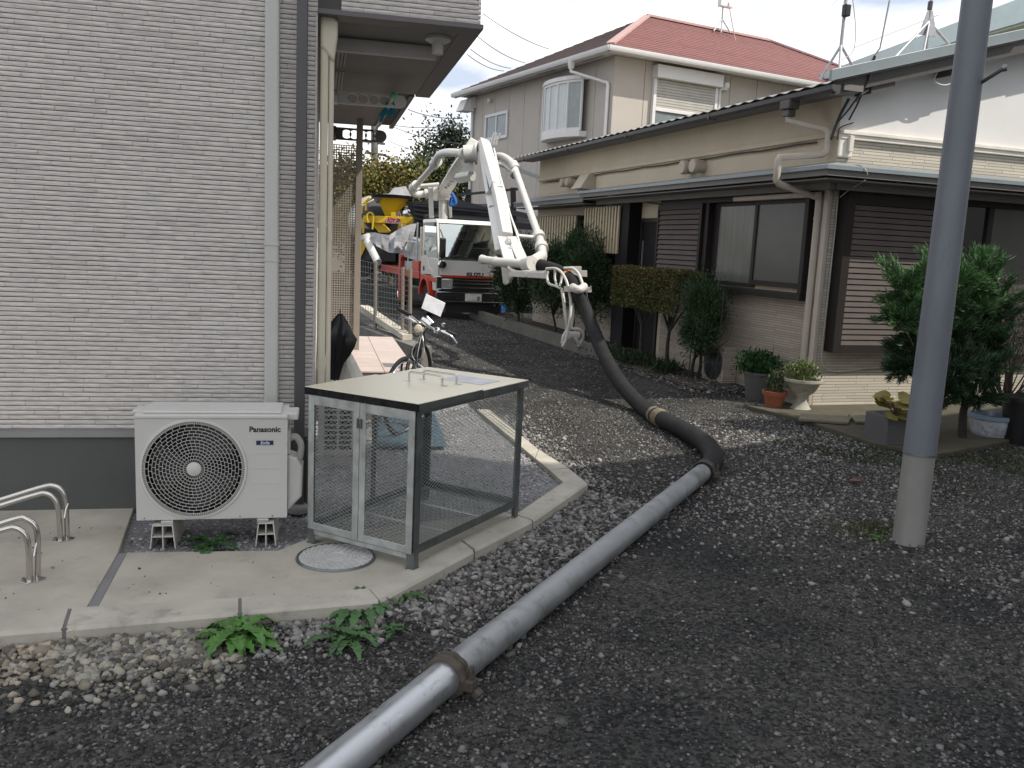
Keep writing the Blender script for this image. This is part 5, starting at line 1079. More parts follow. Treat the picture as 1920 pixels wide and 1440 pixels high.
am = bm('upper_arm', MB().beam((-0.761,17.300,3.608), (-0.423,15.300,2.664), .165, .20, up=(0, 1, .4), w2=.135, h2=.2).beam((-0.415,15.280,2.660), (-0.320,14.600,2.366), .13, .18, up=(0, 1, .4), w2=.125).beam((-0.321,14.590,2.368), (-0.178,13.200,1.792), .135, .18, up=(0, 1, .4), w2=.185, h2=.16), bevel=.012)
bm('arm_fork', MB().beam((-0.240,13.200,1.789), (-0.117,12.400,1.460), .055, .16, up=(0, 1, .4)), bevel=.006); bm('arm_fork', MB().beam((-0.101,13.200,1.795), (0.070,12.400,1.468), .055, .16, up=(0, 1, .4)), bevel=.006)
bm('arm_back_rail', MB().beam((-0.795,17.500,3.604), (-0.515,15.500,2.522), .07, .2, up=(0, 1, .4)).beam((-0.515,15.500,2.522), (-0.248,13.000,1.599), .06, .18, up=(0, 1, .4)), 'boom_white')
bm('arm_bracket', MB().beam((-0.470,15.150,2.608), (-0.304,15.150,2.615), .12, .10, up=(0, 1, 0)), 'galv', bevel=.01)
bm('valve_block', MB().beam((-0.472,14.900,2.301), (-0.472,14.800,2.194), .1, .1), 'galv_dark', bevel=.02)
bm('fork_actuator', MB().tube([(-0.156,13.000,1.746), (-0.133,12.900,1.682)], .045, 10).tube([(-0.135,12.800,1.618), (-0.077,12.800,1.614)], .05, 12), 'galv')
# delivery pipes on the boom
rp_ = .062
bm('boom_pipe', MB().tube([(-2.425,20.600,2.941), (-1.836,19.000,3.331)], .065, 16), smooth=60)
bm('boom_elbow', MB().tube(spline([(-1.823,18.900,3.328), (-1.719,18.500,3.443), (-1.540,18.100,3.467), (-1.306,17.600,3.423), (-1.112,17.300,3.384)]), .08, 16), smooth=60)
bm('boom_elbow', MB().tube(spline([(-2.415,20.600,2.951), (-2.552,20.900,2.874), (-2.510,21.100,2.785), (-2.342,21.200,2.788), (-2.048,21.200,2.843)]), .082, 16), smooth=60)
for c0, c1 in (((-1.873,19.100,3.311), (-1.789,18.850,3.361)), ((-2.493,20.750,2.897), (-2.399,20.550,2.959)), ((-1.163,17.420,3.394), (-1.095,17.300,3.381)), ((-2.269,21.200,2.798), (-2.205,21.200,2.809))): bm('pipe_collar', MB().tube([c0, c1], .115, 14), smooth=50)
for c0, c1 in (((-1.802,18.800,3.451), (-1.772,18.800,3.557)), ((-1.867,18.900,3.412), (-1.913,18.900,3.397)), ((-2.553,20.800,2.969), (-2.597,20.800,2.910)), ((-2.448,20.700,2.967), (-2.428,20.600,3.041))): bm('collar_lever', MB().tube([c0, c1], .035, 8))
bm('tie_rod', MB().tube([(-2.322,20.600,2.935), (-1.893,20.600,2.995)], .05, 10), smooth=60)
bm('boom_elbow', MB().tube(spline([(-0.567,17.200,3.340), (-0.404,17.100,3.346), (-0.245,16.900,3.252), (-0.146,16.700,3.125)]), .072, 16), smooth=60)
bm('boom_pipe', MB().tube([(-0.146,16.700,3.125), (0.130,14.900,2.343), (0.314,13.400,1.809)], [.066, .060, .058], 16), smooth=60)
bm('boom_pipe', MB().tube([(0.314,13.400,1.809), (0.344,13.000,1.678), (0.354,12.500,1.555), (0.327,12.200,1.484)], .064, 16), smooth=60)
for c0, c1 in (((-0.173,16.750,3.177), (-0.115,16.600,3.069)), ((-0.140,16.500,3.012), (-0.113,16.450,2.969)), ((0.294,13.500,1.856), (0.321,13.350,1.796)), ((0.335,13.050,1.697), (0.350,12.900,1.640))): bm('pipe_collar', MB().tube([c0, c1], .098, 14), smooth=50)
bm('tie_rod', MB().tube([(-0.480,17.000,3.202), (-0.324,16.900,3.151), (-0.139,16.500,2.988)], .04, 10), smooth=60)
bm('tie_rod', MB().tube([(-0.023,13.300,1.826), (0.274,13.400,1.814)], .034, 10), smooth=60)
for k in range(3): bm('hydraulic_line', MB().tube(spline([(-0.619,17.200,3.561) if k == 0 else ((-0.568,17.200,3.564) if k == 1 else (-0.517,17.200,3.566)), (-0.591,17.200,3.686) if k == 0 else ((-0.540,17.200,3.697) if k == 1 else (-0.488,17.200,3.683)), (-0.553,17.200,3.792) if k == 0 else ((-0.502,17.200,3.794) if k == 1 else (-0.433,17.200,3.784))]), .022, 6), 'galv')
bm('hydraulic_line', MB().tube([(-0.546,17.000,3.477), (-0.345,15.400,2.764), (-0.205,14.400,2.305), (-0.023,13.200,1.831), (0.066,12.700,1.590)], .016, 6), 'white_paint'); bm('hydraulic_line', MB().tube([(-0.516,16.800,3.295), (-0.269,15.000,2.564), (-0.152,14.100,2.156), (-0.003,13.200,1.819)], .016, 6), 'white_paint')
# end section with cross pipe and hose guide
bm('end_pipe', MB().tube([(-0.493,12.400,1.467), (-0.300,12.200,1.455)], .056, 16).tube([(-0.513,12.420,1.469), (-0.474,12.390,1.466)], .066, 16), smooth=60)
bm('end_sleeve', MB().tube([(-0.318,12.200,1.448), (0.117,11.900,1.444)], .062, 16).tube([(-0.318,12.200,1.448), (-0.293,12.190,1.447)], .074, 16), smooth=60)
bm('end_collar', MB().tube([(0.099,11.880,1.437), (0.198,11.750,1.462)], [.095, .10], 18).tube([(0.163,11.800,1.457), (0.320,12.100,1.558)], .075, 14), smooth=60)
bm('end_plate', MB().prism([(-0.224,12.100,1.388), (-0.187,12.100,1.158), (-0.149,12.100,1.136), (-0.077,12.100,1.175), (-0.022,12.000,1.315), (-0.024,12.000,1.363)], (0, .10, 0)), bevel=.008)
bm('end_plate_pin', MB().tube([(-0.138,12.020,1.200), (-0.133,12.120,1.194)], .035, 14), 'galv')
bm('end_beam', MB().beam((-0.094,12.000,1.300), (0.392,11.300,1.319), .05, .075), bevel=.006)
bm('end_tube', MB().tube(spline([(-0.122,12.000,1.383), (-0.059,11.950,1.339), (0.026,11.850,1.328), (0.120,11.700,1.342), (0.281,11.500,1.350), (0.390,11.300,1.355)]), .028, 10), smooth=60)
bm('end_bracket', MB().beam((0.134,11.700,1.302), (0.261,11.600,1.311), .12, .05), bevel=.006)
gd = bm('hose_guide', MB().tube(spline([(0.370,11.300,1.407), (0.480,11.200,1.417), (0.552,11.100,1.381), (0.608,11.000,1.299), (0.647,10.950,1.201)]), 0.0180, 10).tube(spline([(0.372,11.300,1.404), (0.387,11.300,1.296), (0.415,11.200,1.221), (0.496,11.100,1.201), (0.559,11.000,1.176)]), 0.0180, 10).tube([(0.478,11.200,1.412), (0.482,11.200,1.295), (0.505,11.100,1.216)], 0.0148, 8).tube([(0.568,11.100,1.354), (0.559,11.100,1.256), (0.539,11.000,1.203)], 0.0148, 8).tube(spline([(0.592,11.200,1.426), (0.702,11.150,1.428), (0.778,11.100,1.359), (0.826,10.950,1.237)]), 0.0197, 10), smooth=60)
bm('guide_clamp', MB().tube(spline([(0.696,10.850,1.208), (0.727,10.750,1.192), (0.782,10.750,1.190), (0.837,10.850,1.224)]), .05, 12).beam((0.600,10.900,1.179), (0.711,10.850,1.191), .06, .07).beam((0.862,10.900,1.181), (0.931,10.900,1.185), .06, .06), bevel=.008, parent=gd)
bm('clamp_bolt', MB().tube([(0.851,10.880,1.186), (0.849,10.900,1.250)], 0.0148, 8).tube([(0.908,10.850,1.191), (0.924,10.850,1.232)], 0.0115, 8), 'galv', gd)
bm('guide_tail', MB().tube(spline([(0.658,10.900,1.149), (0.679,10.850,1.025), (0.681,10.800,0.863), (0.663,10.800,0.678), (0.639,10.800,0.548), (0.606,10.800,0.471)]), 0.0189, 10).tube(spline([(0.568,11.000,1.177), (0.597,10.950,1.033), (0.627,10.900,0.853), (0.659,10.900,0.687), (0.615,10.850,0.597), (0.602,10.850,0.504)]), 0.0213, 10), smooth=60, parent=gd)
bm('guide_hook', MB().tube(spline([(0.710,10.950,1.001), (0.730,10.950,0.854), (0.717,10.950,0.699), (0.794,10.900,0.689), (0.852,10.900,0.650), (0.857,10.900,0.566), (0.807,10.900,0.466)]), 0.0180, 10).tube([(0.675,10.850,0.609), (0.808,10.900,0.610)], .05, 12).tube(spline([(0.667,10.850,0.581), (0.731,10.850,0.589), (0.779,10.850,0.558), (0.808,10.880,0.501)]), .02, 8), smooth=60, parent=gd)
bm('guide_spike', MB().tube([(0.852,10.950,1.174), (0.875,10.950,1.083), (0.901,10.950,0.954)], [.026, .02, .004], 8), smooth=60, parent=gd)
sg = bm('guide_plate', MB().prism([(0.680,11.350,1.450), (0.823,11.350,1.457), (0.826,11.350,1.405), (0.899,11.350,1.408), (0.904,11.350,1.323), (0.787,11.350,1.327), (0.685,11.350,1.365)], (0, .03, 0)), bevel=.004)
bm('blue_ribbon', MB().tube(spline([(-1.659,21.300,2.861), (-1.575,21.300,2.724), (-1.555,21.300,2.616), (-1.665,21.300,2.579), (-1.640,21.300,2.753)]), .05, 6), 'blue_cloth')

# ------------------------------------------------------------------ mixer truck behind
M('mixer_yellow', (.62, .42, .012), .45, var=.10, bump=.06, dirt=(6, .66, (.36, .26, .05)))
mxt = thing('mixer_truck', 'rear of a yellow and white concrete mixer truck with tarp-covered hopper', 'truck', 'W', (-3.715,26.000,1.371))
D = 25.0
def mp_(m, name, mat, parent=None, **k): return m.build(name, MT[mat], parent or mxt, **k)
hc = (-3.613,25.000,2.679); ht = (-3.618,25.000,2.890); hb = (-3.670,25.000,2.326)
mp_(MB().tube([ht, hc, hb], [.50, .36, .12], 24, caps=False), 'hopper', 'mixer_yellow', smooth=60)
mp_(MB().tube([Vector(ht)+Vector((0, 0, .02)), Vector(ht)-Vector((0, 0, .06))], [.60, .56], 24), 'hopper_rim', 'black_plastic', smooth=40)
mp_(MB().tube([Vector(ht)+Vector((-.02, 0, .025)), Vector(ht)+Vector((-.02, 0, .045)), Vector(ht)+Vector((-.04, 0, .055))], [.57, .48, .20], 20), 'hopper_tarp', 'tarp_grey', smooth=60)
fr_ = mp_(MB().beam((-4.339,24.700,2.222), (-3.002,24.700,2.246), .06, .19), 'frame_beam', 'mixer_yellow', bevel=.01)
mp_(MB().beam((-3.503,24.600,2.448), (-3.499,24.600,2.266), .12, .06, up=(0, 1, 0)), 'frame_post', 'mixer_yellow'); mp_(MB().beam((-4.343,24.750,2.269), (-4.359,24.750,1.837), .06, .06, up=(0, 1, 0)), 'frame_post', 'mixer_yellow')
cp = (-3.498,24.600,2.208)
o = mp_(MB().beam(Vector((-3.698,24.640,2.207)), Vector((-3.309,24.640,2.210)), .02, .14), 'maker_plate', 'plate_white')
text('maker_lettering', 'KYB', M('kyb_red', (.42, .02, .05), .5, bump=0), mxt, (cp[0], cp[1]-.035, cp[2]), .17, xdir=(1, 0, -.045), bold=.008, shear=.2, sx=1.2)
mp_(MB().prism([(-4.159,24.800,2.123), (-3.823,24.800,2.138), (-3.631,24.800,1.935), (-3.667,24.800,1.879), (-3.929,24.800,1.867)], (0, .3, 0)), 'chute', 'mixer_yellow', bevel=.01); mp_(MB().prism([(-3.375,24.800,2.149), (-3.040,24.800,2.165), (-3.370,24.800,1.947), (-3.408,24.800,1.964)], (0, .3, 0)), 'chute', 'mixer_yellow', bevel=.01)
mp_(MB().tube([(-4.092,26.000,2.435), (-4.359,27.200,2.266), (-4.837,29.500,2.266), (-5.152,31.000,2.247)], [.45, .75, .85, .6], 24), 'drum', 'cab_white', smooth=50)
mp_(MB().tube([(-3.916,25.600,2.504), (-4.020,25.800,2.317)], [.45, .62], 20), 'drum_ring', 'dark_chassis', smooth=40)
for u in (230, 905): mp_(MB().tube(spline([((-4.199,24.600,2.125) if u == 230 else (-2.969,24.600,2.181)), ((-4.231,24.600,2.306) if u == 230 else (-2.955,24.600,2.345)), ((-4.149,24.600,2.400) if u == 230 else (-2.910,24.600,2.375)), ((-4.055,24.600,2.314) if u == 230 else (-2.822,24.600,2.224)), ((-4.075,24.600,1.948) if u == 230 else (-2.812,24.600,2.188))]), .028, 6), 'grab_rail', 'mixer_yellow')
mp_(MB().tube([(-4.443,24.900,2.379), (-4.447,25.000,2.641), (-4.280,25.100,2.819)], .03, 6).tube([(-4.313,24.900,2.459), (-4.327,25.000,2.757)], .03, 6).tube([(-4.447,25.000,2.641), (-4.113,25.000,2.840)], .03, 6), 'ladder', 'mixer_yellow')
mp_(MB().lathe([(.001, -.08), (.10, -.06), (.12, .03), (.08, .08), (.001, .1)], (-3.121,24.500,2.425), 14, 'y'), 'work_lamp', 'chrome', smooth=50)
mp_(MB().beam((-4.701,26.000,1.520), (-3.522,26.000,1.516), 1.2, .9), 'chassis', 'dark_chassis'); mp_(MB().beam((-4.628,25.500,1.427), (-4.433,25.500,1.341), .3, .5), 'mudguard', 'mixer_yellow')
for u in (130, 640): mp_(MB().tube([((-4.562,25.600,1.085) if u == 130 else (-3.574,25.600,1.111)), ((-4.502,25.700,1.082) if u == 130 else (-3.471,25.700,1.110))], .5, 20), 'wheel', 'rubber', smooth=40)

# ------------------------------------------------------------------ carport behind the truck
cpt = thing('carport', 'black carport with dark ribbed roof behind the pump truck', 'carport', 'W', (-1.008,24.000,0.785))
M('carport_black', (.010, .010, .014), .5, bump=.05)
ra, rb, rc, rd = Vector((-3.327,26.500,2.769)), Vector((-0.384,25.000,2.833)), Vector((0.384,22.000,2.234)), Vector((-2.431,23.200,2.341))
MB().prism([ra, rb, rc, rd], (0, 0, -.05)).build('roof', MT['carport_black'], cpt)
fa, fb = Vector((-2.597,23.400,2.520)), Vector((-0.499,22.200,1.737))
for k in range(9):
    t_a = k/8; MB().beam(ra.lerp(rd, t_a)+Vector((0, 0, -.10-.0*k)), rb.lerp(rc, t_a)+Vector((0, 0, -.55*0-.1)), .07, .11).build('roof_rib', MT['carport_black'], cpt)
MB().prism([Vector((-3.072,24.000,2.692)), Vector((-2.797,24.000,2.138)), Vector((-0.438,23.000,1.537)), Vector((-0.483,23.000,2.559)), Vector((-1.773,23.500,2.838))], (0, .05, 0)).build('valance', M('carport_navy', (.012, .013, .022), .45), cpt)
for k in range(5): MB().beam(lerp((-2.871,23.900,2.626), (-2.815,23.900,2.163), k/4.2), lerp((-0.450,22.900,2.462), (-0.414,22.900,1.648), k/4.2), .08, .045).build('valance_rib', MT['carport_black'], cpt, bevel=.01)
for a_, b_ in (((-0.203,22.600,3.126), (-0.020,22.600,0.332)), ((-1.417,24.000,3.119), (-1.306,24.000,0.189))): MB().beam(a_, b_, .14, .14, up=(0, 1, 0)).build('post', MT['carport_black'], cpt)
MB().beam((-1.742,24.000,2.950), (0.108,22.600,3.127), .06, .06).beam((-0.227,22.400,2.507), (0.203,22.000,2.421), .10, .12).build('roof_beam', MT['carport_black'], cpt)
MB().beam((-0.083,21.000,3.445), (0.446,20.200,3.213), .07, .09).solo('conduit_bar', MT['galv_dark'], 'grey bar bridging between the boom and the low house eave', 'bar', 'W', (0.143,20.600,3.337))


# ------------------------------------------------------------------ unseen block added on the sunny side, shaped to shade the foreground
nb_ = thing('shade_block', 'unseen plain pale block added beyond the right edge to shade the foreground', 'building', 'W', (8, -6, 0))
M('pale_render', (.55, .54, .52), .85)
def uw(u, w): return (u*math.cos(SUN_AZ)-w*math.sin(SUN_AZ), u*math.sin(SUN_AZ)+w*math.cos(SUN_AZ), 0)
MB().prism([uw(*q) for q in ((5, 1.2), (8, 1.2), (8, 6.1), (5, 6.1))], (0, 0, 16)).build('tall_shade_block', MT['pale_render'], nb_)
MB().prism([uw(*q) for q in ((3.93, 6.11), (8.0, 6.11), (12, 13), (8.75, 13), (6.19, 9.37))], (0, 0, 7.0)).build('low_shade_block', MT['pale_render'], nb_)
# ------------------------------------------------------------------ porch, screen, laundry arms behind the apartment corner
PZ = .5
po = thing('tiled_porch', 'raised entrance porch with pinkish square tiles behind the refuse cage', 'porch', 'L', (.4, 9.3, P))
M('tile_pink', (.50, .42, .385), .55, var=.06, vs=8, bump=.05, rndv=.05); M('porch_riser', (.16, .13, .12), .7)
MB().box(-.02, .885, 7.9, 10.80, .0, PZ-.014).build('porch_base', MT['porch_riser'], po)
ny_, nx_ = 10, 3
for i in range(nx_):
    for j in range(ny_):
        a, b_ = -.02+i*.302, 7.89+j*.291; MB().box(a+.003, a+.299, b_+.003, b_+.288, PZ-.0135, PZ).build('tile', MT['tile_pink'], po)
ps = thing('perforated_screen', 'beige perforated privacy screen with square holes beside a porch post', 'screen', 'L', (.375, 9.48, PZ))
M('screen_beige', (.24, .215, .18), .55, var=.06)
MB().box(.355, .42, 9.45, 9.51, PZ, SZ+.01).build('post', MT['screen_beige'], ps, bevel=.005)
m = MB(); x0_, x1_ = .10, .352; z0_, z1_ = PZ+.03, (0.202,9.480,2.625)[2]; pitch = .0252; bar = .0095
nz_ = int((z1_-z0_)/pitch); nxx = int((x1_-x0_)/pitch)
for k in range(nz_+1): m.box(x0_, x1_, 9.476, 9.480, z0_+k*pitch, z0_+k*pitch+bar)
for k in range(nxx+1): m.box(x0_+k*pitch, x0_+k*pitch+bar, 9.4765, 9.4795, z0_, z1_)
m.build('perforated_sheet', MT['screen_beige'], ps)
def arm(yl, xa, xb, zc, h, nh, lab, mat, th=.03):
    t = ab
    m = MB(); L_ = xb-xa; r = h*.36
    step = (L_-.10)/nh; cxs = [xa+.10+step*(k+.5) for k in range(nh)]
    n = 24; prev = xa
    def cell(x0, x1, c):
        vs = []; fs = []
        for k in range(n):
            a = 2*math.pi*k/n; ca, sa = math.cos(a), math.sin(a)
            tt = min(((x1-c)/ca if ca > 1e-9 else (x0-c)/ca if ca < -1e-9 else 1e9), (h/2/abs(sa) if abs(sa) > 1e-9 else 1e9))
            vs += [(c+r*1.15*ca, yl, zc+r*sa), (c+tt*ca, yl, zc+tt*sa), (c+r*1.15*ca, yl+th, zc+r*sa), (c+tt*ca, yl+th, zc+tt*sa)]
        for X_ in (x0, x1):
            for Z_ in (zc-h/2, zc+h/2):
                i = min(range(n), key=lambda k: (vs[4*k+1][0]-X_)**2+(vs[4*k+1][2]-Z_)**2); vs[4*i+1] = (X_, yl, Z_); vs[4*i+3] = (X_, yl+th, Z_)
        for k in range(n):
            l = (k+1) % n; fs += [(4*k, 4*k+1, 4*l+1, 4*l), (4*k+2, 4*l+2, 4*l+3, 4*k+3), (4*k, 4*l, 4*l+2, 4*k+2), (4*k+1, 4*k+3, 4*l+3, 4*l+1)]
        m.add(vs, fs)
    for k, c in enumerate(cxs): cell(c-step/2, c+step/2, c)
    m.box(xa, cxs[0]-step/2, yl, yl+th, zc-h/2, zc+h/2)
    m.tube([(cxs[-1]+step/2-.005, yl+th*.001, zc), (cxs[-1]+step/2-.005, yl+th*.999, zc)], h/2-.001, 24)
    t = m.build('laundry_arm', MT[mat], ab); t['label'] = lab
    MB().tube([(xa-.02, yl+th/2, zc), (xa+.03, yl+th/2, zc)], h*.6, 16).build('wall_bracket', MT[mat], t)
M('arm_grey', (.58, .57, .55), .4, .2)
a1 = (0.085,7.000,2.726); a2 = (0.595,7.000,2.739)
arm(7.0, a1[0], a2[0], (a1[2]+a2[2])/2, .095, 5, 'light grey laundry arm with five round holes under the soffit', 'arm_grey')
a3 = (0.125,9.900,2.778); a4 = (0.637,9.900,2.798)
arm(9.9, a3[0], a4[0], (a3[2]+a4[2])/2, .13, 5, 'far laundry arm coloured as a dark silhouette against the sky beyond the porch', 'fascia')  # backlit shade of this arm is put into its dark colour
g0 = (0.535,6.970,2.765); g1 = (0.567,9.900,2.838)
t = thing('laundry_pole', 'steel laundry pole with green end cap and turquoise rags lying in the arms', 'laundry pole', 'L', g0)
MB().tube([g0, g1], .016, 10).build('pole', MT['galv'], t, 60)
MB().tube([Vector(g0)-Vector((.0, .045, -.003)), Vector(g0)-Vector((0, .03, -.002)), g0], [.008, .024, .022], 14).build('end_cap', M('green_cap', (.10, .55, .22), .3, bump=0), t, 60)
M('teal_cloth', (.02, .22, .30), .8, var=.3, vs=30)
m = MB()
m = None
for k in range(9):
    m = MB(); c = Vector(g0).lerp(Vector(g1), .10+.035*k); e = Vector((rnd.uniform(-.06, .05), rnd.uniform(-.03, .03), rnd.uniform(-.13, -.03))); m.add([c+Vector((-.02, 0, .02)), c+Vector((.02, .0, .02)), c+e+Vector((.012, 0, 0)), c+e-Vector((.012, 0, 0))], [(0, 1, 2, 3)]); m.build('rag', MT['teal_cloth'], t)

# second air conditioner behind the cage
AX0, AX1, AY0 = .0, .27, 6.25
t = thing('air_conditioner', 'second air conditioner with slotted side seen through the refuse cage mesh', 'air conditioner', 'L', (.15, 6.6, P))
zt_ = (0.161,6.400,0.659)[2]
MB().box(AX0, AX1, AY0, AY0+.75, P+.05, zt_-.03).build('casing', MT['ac_white'], t, bevel=.008)
MB().box(AX0-.015, AX1+.015, AY0-.015, AY0+.76, zt_-.029, zt_).build('top_lid', MT['cream_pvc'], t, bevel=.012)
for c in (.045, .15):
    for k in range(13): MB().box(c, c+.085, AY0-.003, AY0+.002, P+.10+k*.037, P+.10+k*.037+.024).build('slot', MT['dark_void'], t)
MB().box(AX0+.02, AX1-.02, AY0+.02, AY0+.7, P-.04, P+.049).build('base', MT['mount_plastic'], t)
# umbrella, bag, mat
u0, u1 = Vector((0.142,6.200,1.157)), Vector((0.105,6.200,0.690))
m = MB(); vs = []; fs = []; N_ = 24; rings = 9
prof_ = [.012, .045, .075, .085, .075, .06, .05, .04, .03]
for i in range(rings):
    c = u0.lerp(u1, i/(rings-1))
    for k in range(N_):
        a = 2*math.pi*k/N_; r = prof_[i]*(1+.32*math.cos(a*6+.4*i))*(1.25 if math.cos(a) > .6 and 2 < i < 6 else 1); vs.append(c+Vector((r*math.cos(a), r*.6*math.sin(a), 0)))
for i in range(rings-1):
    for k in range(N_): l = (k+1) % N_; fs.append((i*N_+k, i*N_+l, (i+1)*N_+l, (i+1)*N_+k))
t = thing('umbrella', 'loosely folded black umbrella hanging by the corner duct', 'umbrella', 'L', tuple(u1))
MB().add(vs, fs).build('canopy', M('umbrella_black', (.008, .008, .009), .35, bump=.2, bs=30), t, 50)
MB().tube([u1-Vector((0, 0, .10)), u0+Vector((0, 0, .03))], .005, 6).build('shaft', MT['black_plastic'], t)
def blob(c, rx, ry, rz, seed, n=14, m_=9):
    rr = np.random.default_rng(seed); vs = []; fs = []
    for i in range(m_+1):
        ph = math.pi*i/m_
        for k in range(n):
            a = 2*math.pi*k/n; w = 1+rr.uniform(-.16, .16); vs.append((c[0]+rx*math.sin(ph)*math.cos(a)*w, c[1]+ry*math.sin(ph)*math.sin(a)*w, c[2]+rz*math.cos(ph)*(1+rr.uniform(-.05, .05))))
    for i in range(m_):
        for k in range(n): l = (k+1) % n; fs.append((i*n+k, i*n+l, (i+1)*n+l, (i+1)*n+k))
    return MB().add(vs, fs)
c = (0.205,6.350,0.714)
m = MB().tube([(c[0], c[1], c[2]+.17), (c[0], c[1], c[2]+.08), (c[0]+.02, c[1], c[2]-.02), (c[0]+.03, c[1], c[2]-.25)], [.012, .05, .085, .11], 12)
m.v = [(x+rnd.uniform(-.012, .012), y+rnd.uniform(-.012, .012), z) for x, y, z in m.v]
m.solo('plastic_bag', M('bag_white', (.70, .68, .60), .4, bump=.4, bs=15, bd=.02), 'crumpled white plastic bag standing between the umbrella and the porch', 'bag', 'L', (c[0], c[1], c[2]-.25))
q = [(-1.041,6.671,0.075), (-0.494,6.782,0.075), (-0.721,8.139,0.075), (-1.229,8.148,0.075)]
MB().prism(q, (0, 0, .006)).solo('blue_mat', M('blue_mat', (.035, .075, .105), .75, var=.2, vs=8, bump=.4, bs=20), 'flat blue mat on the gravel bed behind the refuse cage', 'mat', 'W', q[0])
# bicycle, front towards the camera
bk = thing('bicycle', 'city bicycle with chrome handlebar and hand brakes parked behind the refuse cage', 'bicycle', 'W', (-0.777,6.307,0.075))
YB = 7.2
hub = Vector((-0.896,7.200,0.216)); hub.z = P+.335-.02; rw = .325
wd = Vector((math.cos(R_(68)), math.sin(R_(68)), 0))
wl = MB().tube([hub+wd*(rw*math.cos(a*math.pi/20))+Vector((0, 0, rw*math.sin(a*math.pi/20))) for a in range(40)], .018, 8, closed=True).build('front_wheel', MT['rubber'], bk, 60)
MB().tube([hub+wd*(.30*math.cos(a*math.pi/20))+Vector((0, 0, .30*math.sin(a*math.pi/20))) for a in range(40)], .010, 6, closed=True).build('rim', MT['chrome'], wl, 60)
m = MB()
for k in range(18): a = k*math.pi/9; m.tube([hub, hub+wd*(.298*math.cos(a))+Vector((0, 0, .298*math.sin(a)))], .0012, 3)
m.build('spokes', MT['chrome'], wl)
hd = Vector((-0.797,7.300,0.723)); st_ = Vector((-0.765,7.350,0.973)); wn_ = Vector((-wd.y, wd.x, 0))
m = MB()
for s_ in (-1, 1): m.tube([hub+wn_*.055*s_, hub+wn_*.055*s_+Vector((.02, .03, .30)), hd+wn_*.03*s_-Vector((0, 0, .02))], .011, 8)
m.build('fork', MT['dark_chassis'], bk, 60)
MB().tube([hd-Vector((0, 0, .04)), st_], .018, 10).build('head_tube', MT['dark_chassis'], bk, 60)
bb = hub+Vector((-.05, .62, -.04)); seat = hub+Vector((.05, .95, .50))
MB().tube([hd, bb], .018, 8).tube([bb, seat], .015, 8).tube([st_-Vector((0, 0, .1)), seat-Vector((0, 0, .18))], .014, 8).build('frame', MT['dark_chassis'], bk, 60)
rh_ = hub+Vector((.0, 1.05, 0))
rwl = MB().tube([rh_+Vector((.08, .31, 0)).normalized()*(rw*math.cos(a*math.pi/20))+Vector((0, 0, rw*math.sin(a*math.pi/20))) for a in range(40)], .018, 8, closed=True).build('rear_wheel', MT['rubber'], bk, 60)
MB().prism([seat+Vector((-.03, -.14, 0)), seat+Vector((.03, -.14, 0)), seat+Vector((.09, .12, 0)), seat+Vector((-.09, .12, 0))], (0, 0, .05)).build('saddle', MT['black_plastic'], bk, bevel=.02)
hl, hr = Vector((-1.002,7.450,1.099)), Vector((-0.508,7.450,0.902))
MB().tube(spline([Vector((-0.895,7.400,1.053)), Vector((-0.805,7.300,1.007)), st_+Vector((0, 0, .02)), Vector((-0.669,7.300,0.955)), Vector((-0.587,7.400,0.931))]), .012, 10).build('handlebar', MT['chrome'], bk, 60)
MB().tube([hl, Vector((-0.886,7.400,1.054))], .018, 10).build('grip', MT['black_plastic'], bk, 60); MB().tube([hr, Vector((-0.574,7.400,0.936))], .018, 10).build('grip', MT['black_plastic'], bk, 60)
lv = spline([(-0.831,7.250,1.015), (-0.876,7.250,1.039), (-0.929,7.250,1.050), (-0.969,7.250,1.035)], 5); MB().tube(lv, [.012-.005*i/len(lv) for i in range(len(lv))], 8).build('brake_lever', MT['chrome'], bk, 60)
lv = spline([(-0.620,7.250,0.953), (-0.561,7.250,0.929), (-0.516,7.250,0.904), (-0.474,7.250,0.853)], 5); MB().tube(lv, [.013-.005*i/len(lv) for i in range(len(lv))], 8).build('brake_lever', MT['chrome'], bk, 60)
MB().lathe([(.001, -.03), (.028, -.02), (.032, .0), (.02, .02), (.001, .025)], (-0.640,7.220,0.960), 14, 'z').build('bell', MT['chrome'], bk, 50); MB().lathe([(.001, -.02), (.016, -.012), (.018, .01), (.001, .018)], (-0.595,7.300,0.999), 12, 'z').build('gear_shifter', MT['chrome'], bk, 50)
MB().tube([(-0.773,7.200,1.048), (-0.701,7.200,0.998)], [.024, .03], 12).tube([(-0.734,7.250,1.064), (-0.680,7.250,1.013)], .014, 8).build('stem_clamp', MT['chrome'], bk, 50)
MB().lathe([(.001, -.05), (.03, -.045), (.036, -.01), (.02, .03)], (-0.793,7.200,0.968), 14, 'y').build('lamp', MT['cream_pvc'], bk, 50)
MB().prism([(-0.755,7.350,1.243), (-0.591,7.350,1.174), (-0.624,7.300,1.065), (-0.786,7.300,1.129)], (.0, .008, .004)).build('plastic_pouch', M('pouch', (.60, .61, .64), .15, var=.12, vs=8, bump=.5, bs=14, bd=.02, coat=.5), bk)
MB().tube([(-0.687,7.300,1.080), (-0.738,7.300,1.010)], .006, 6).build('pouch_stem', MT['black_plastic'], bk)
m = MB()
for s_ in (0, 1, 2): m.tube(spline([st_+Vector((.02*s_-.02, -.04, .0)), hd+Vector((.05-.05*s_, -.08, .03)), hd+Vector((.06*s_-.06, -.05, -.10)), hub+Vector((.02, .02, .32))]), .004, 5)
m.build('brake_cables', MT['galv'], bk)
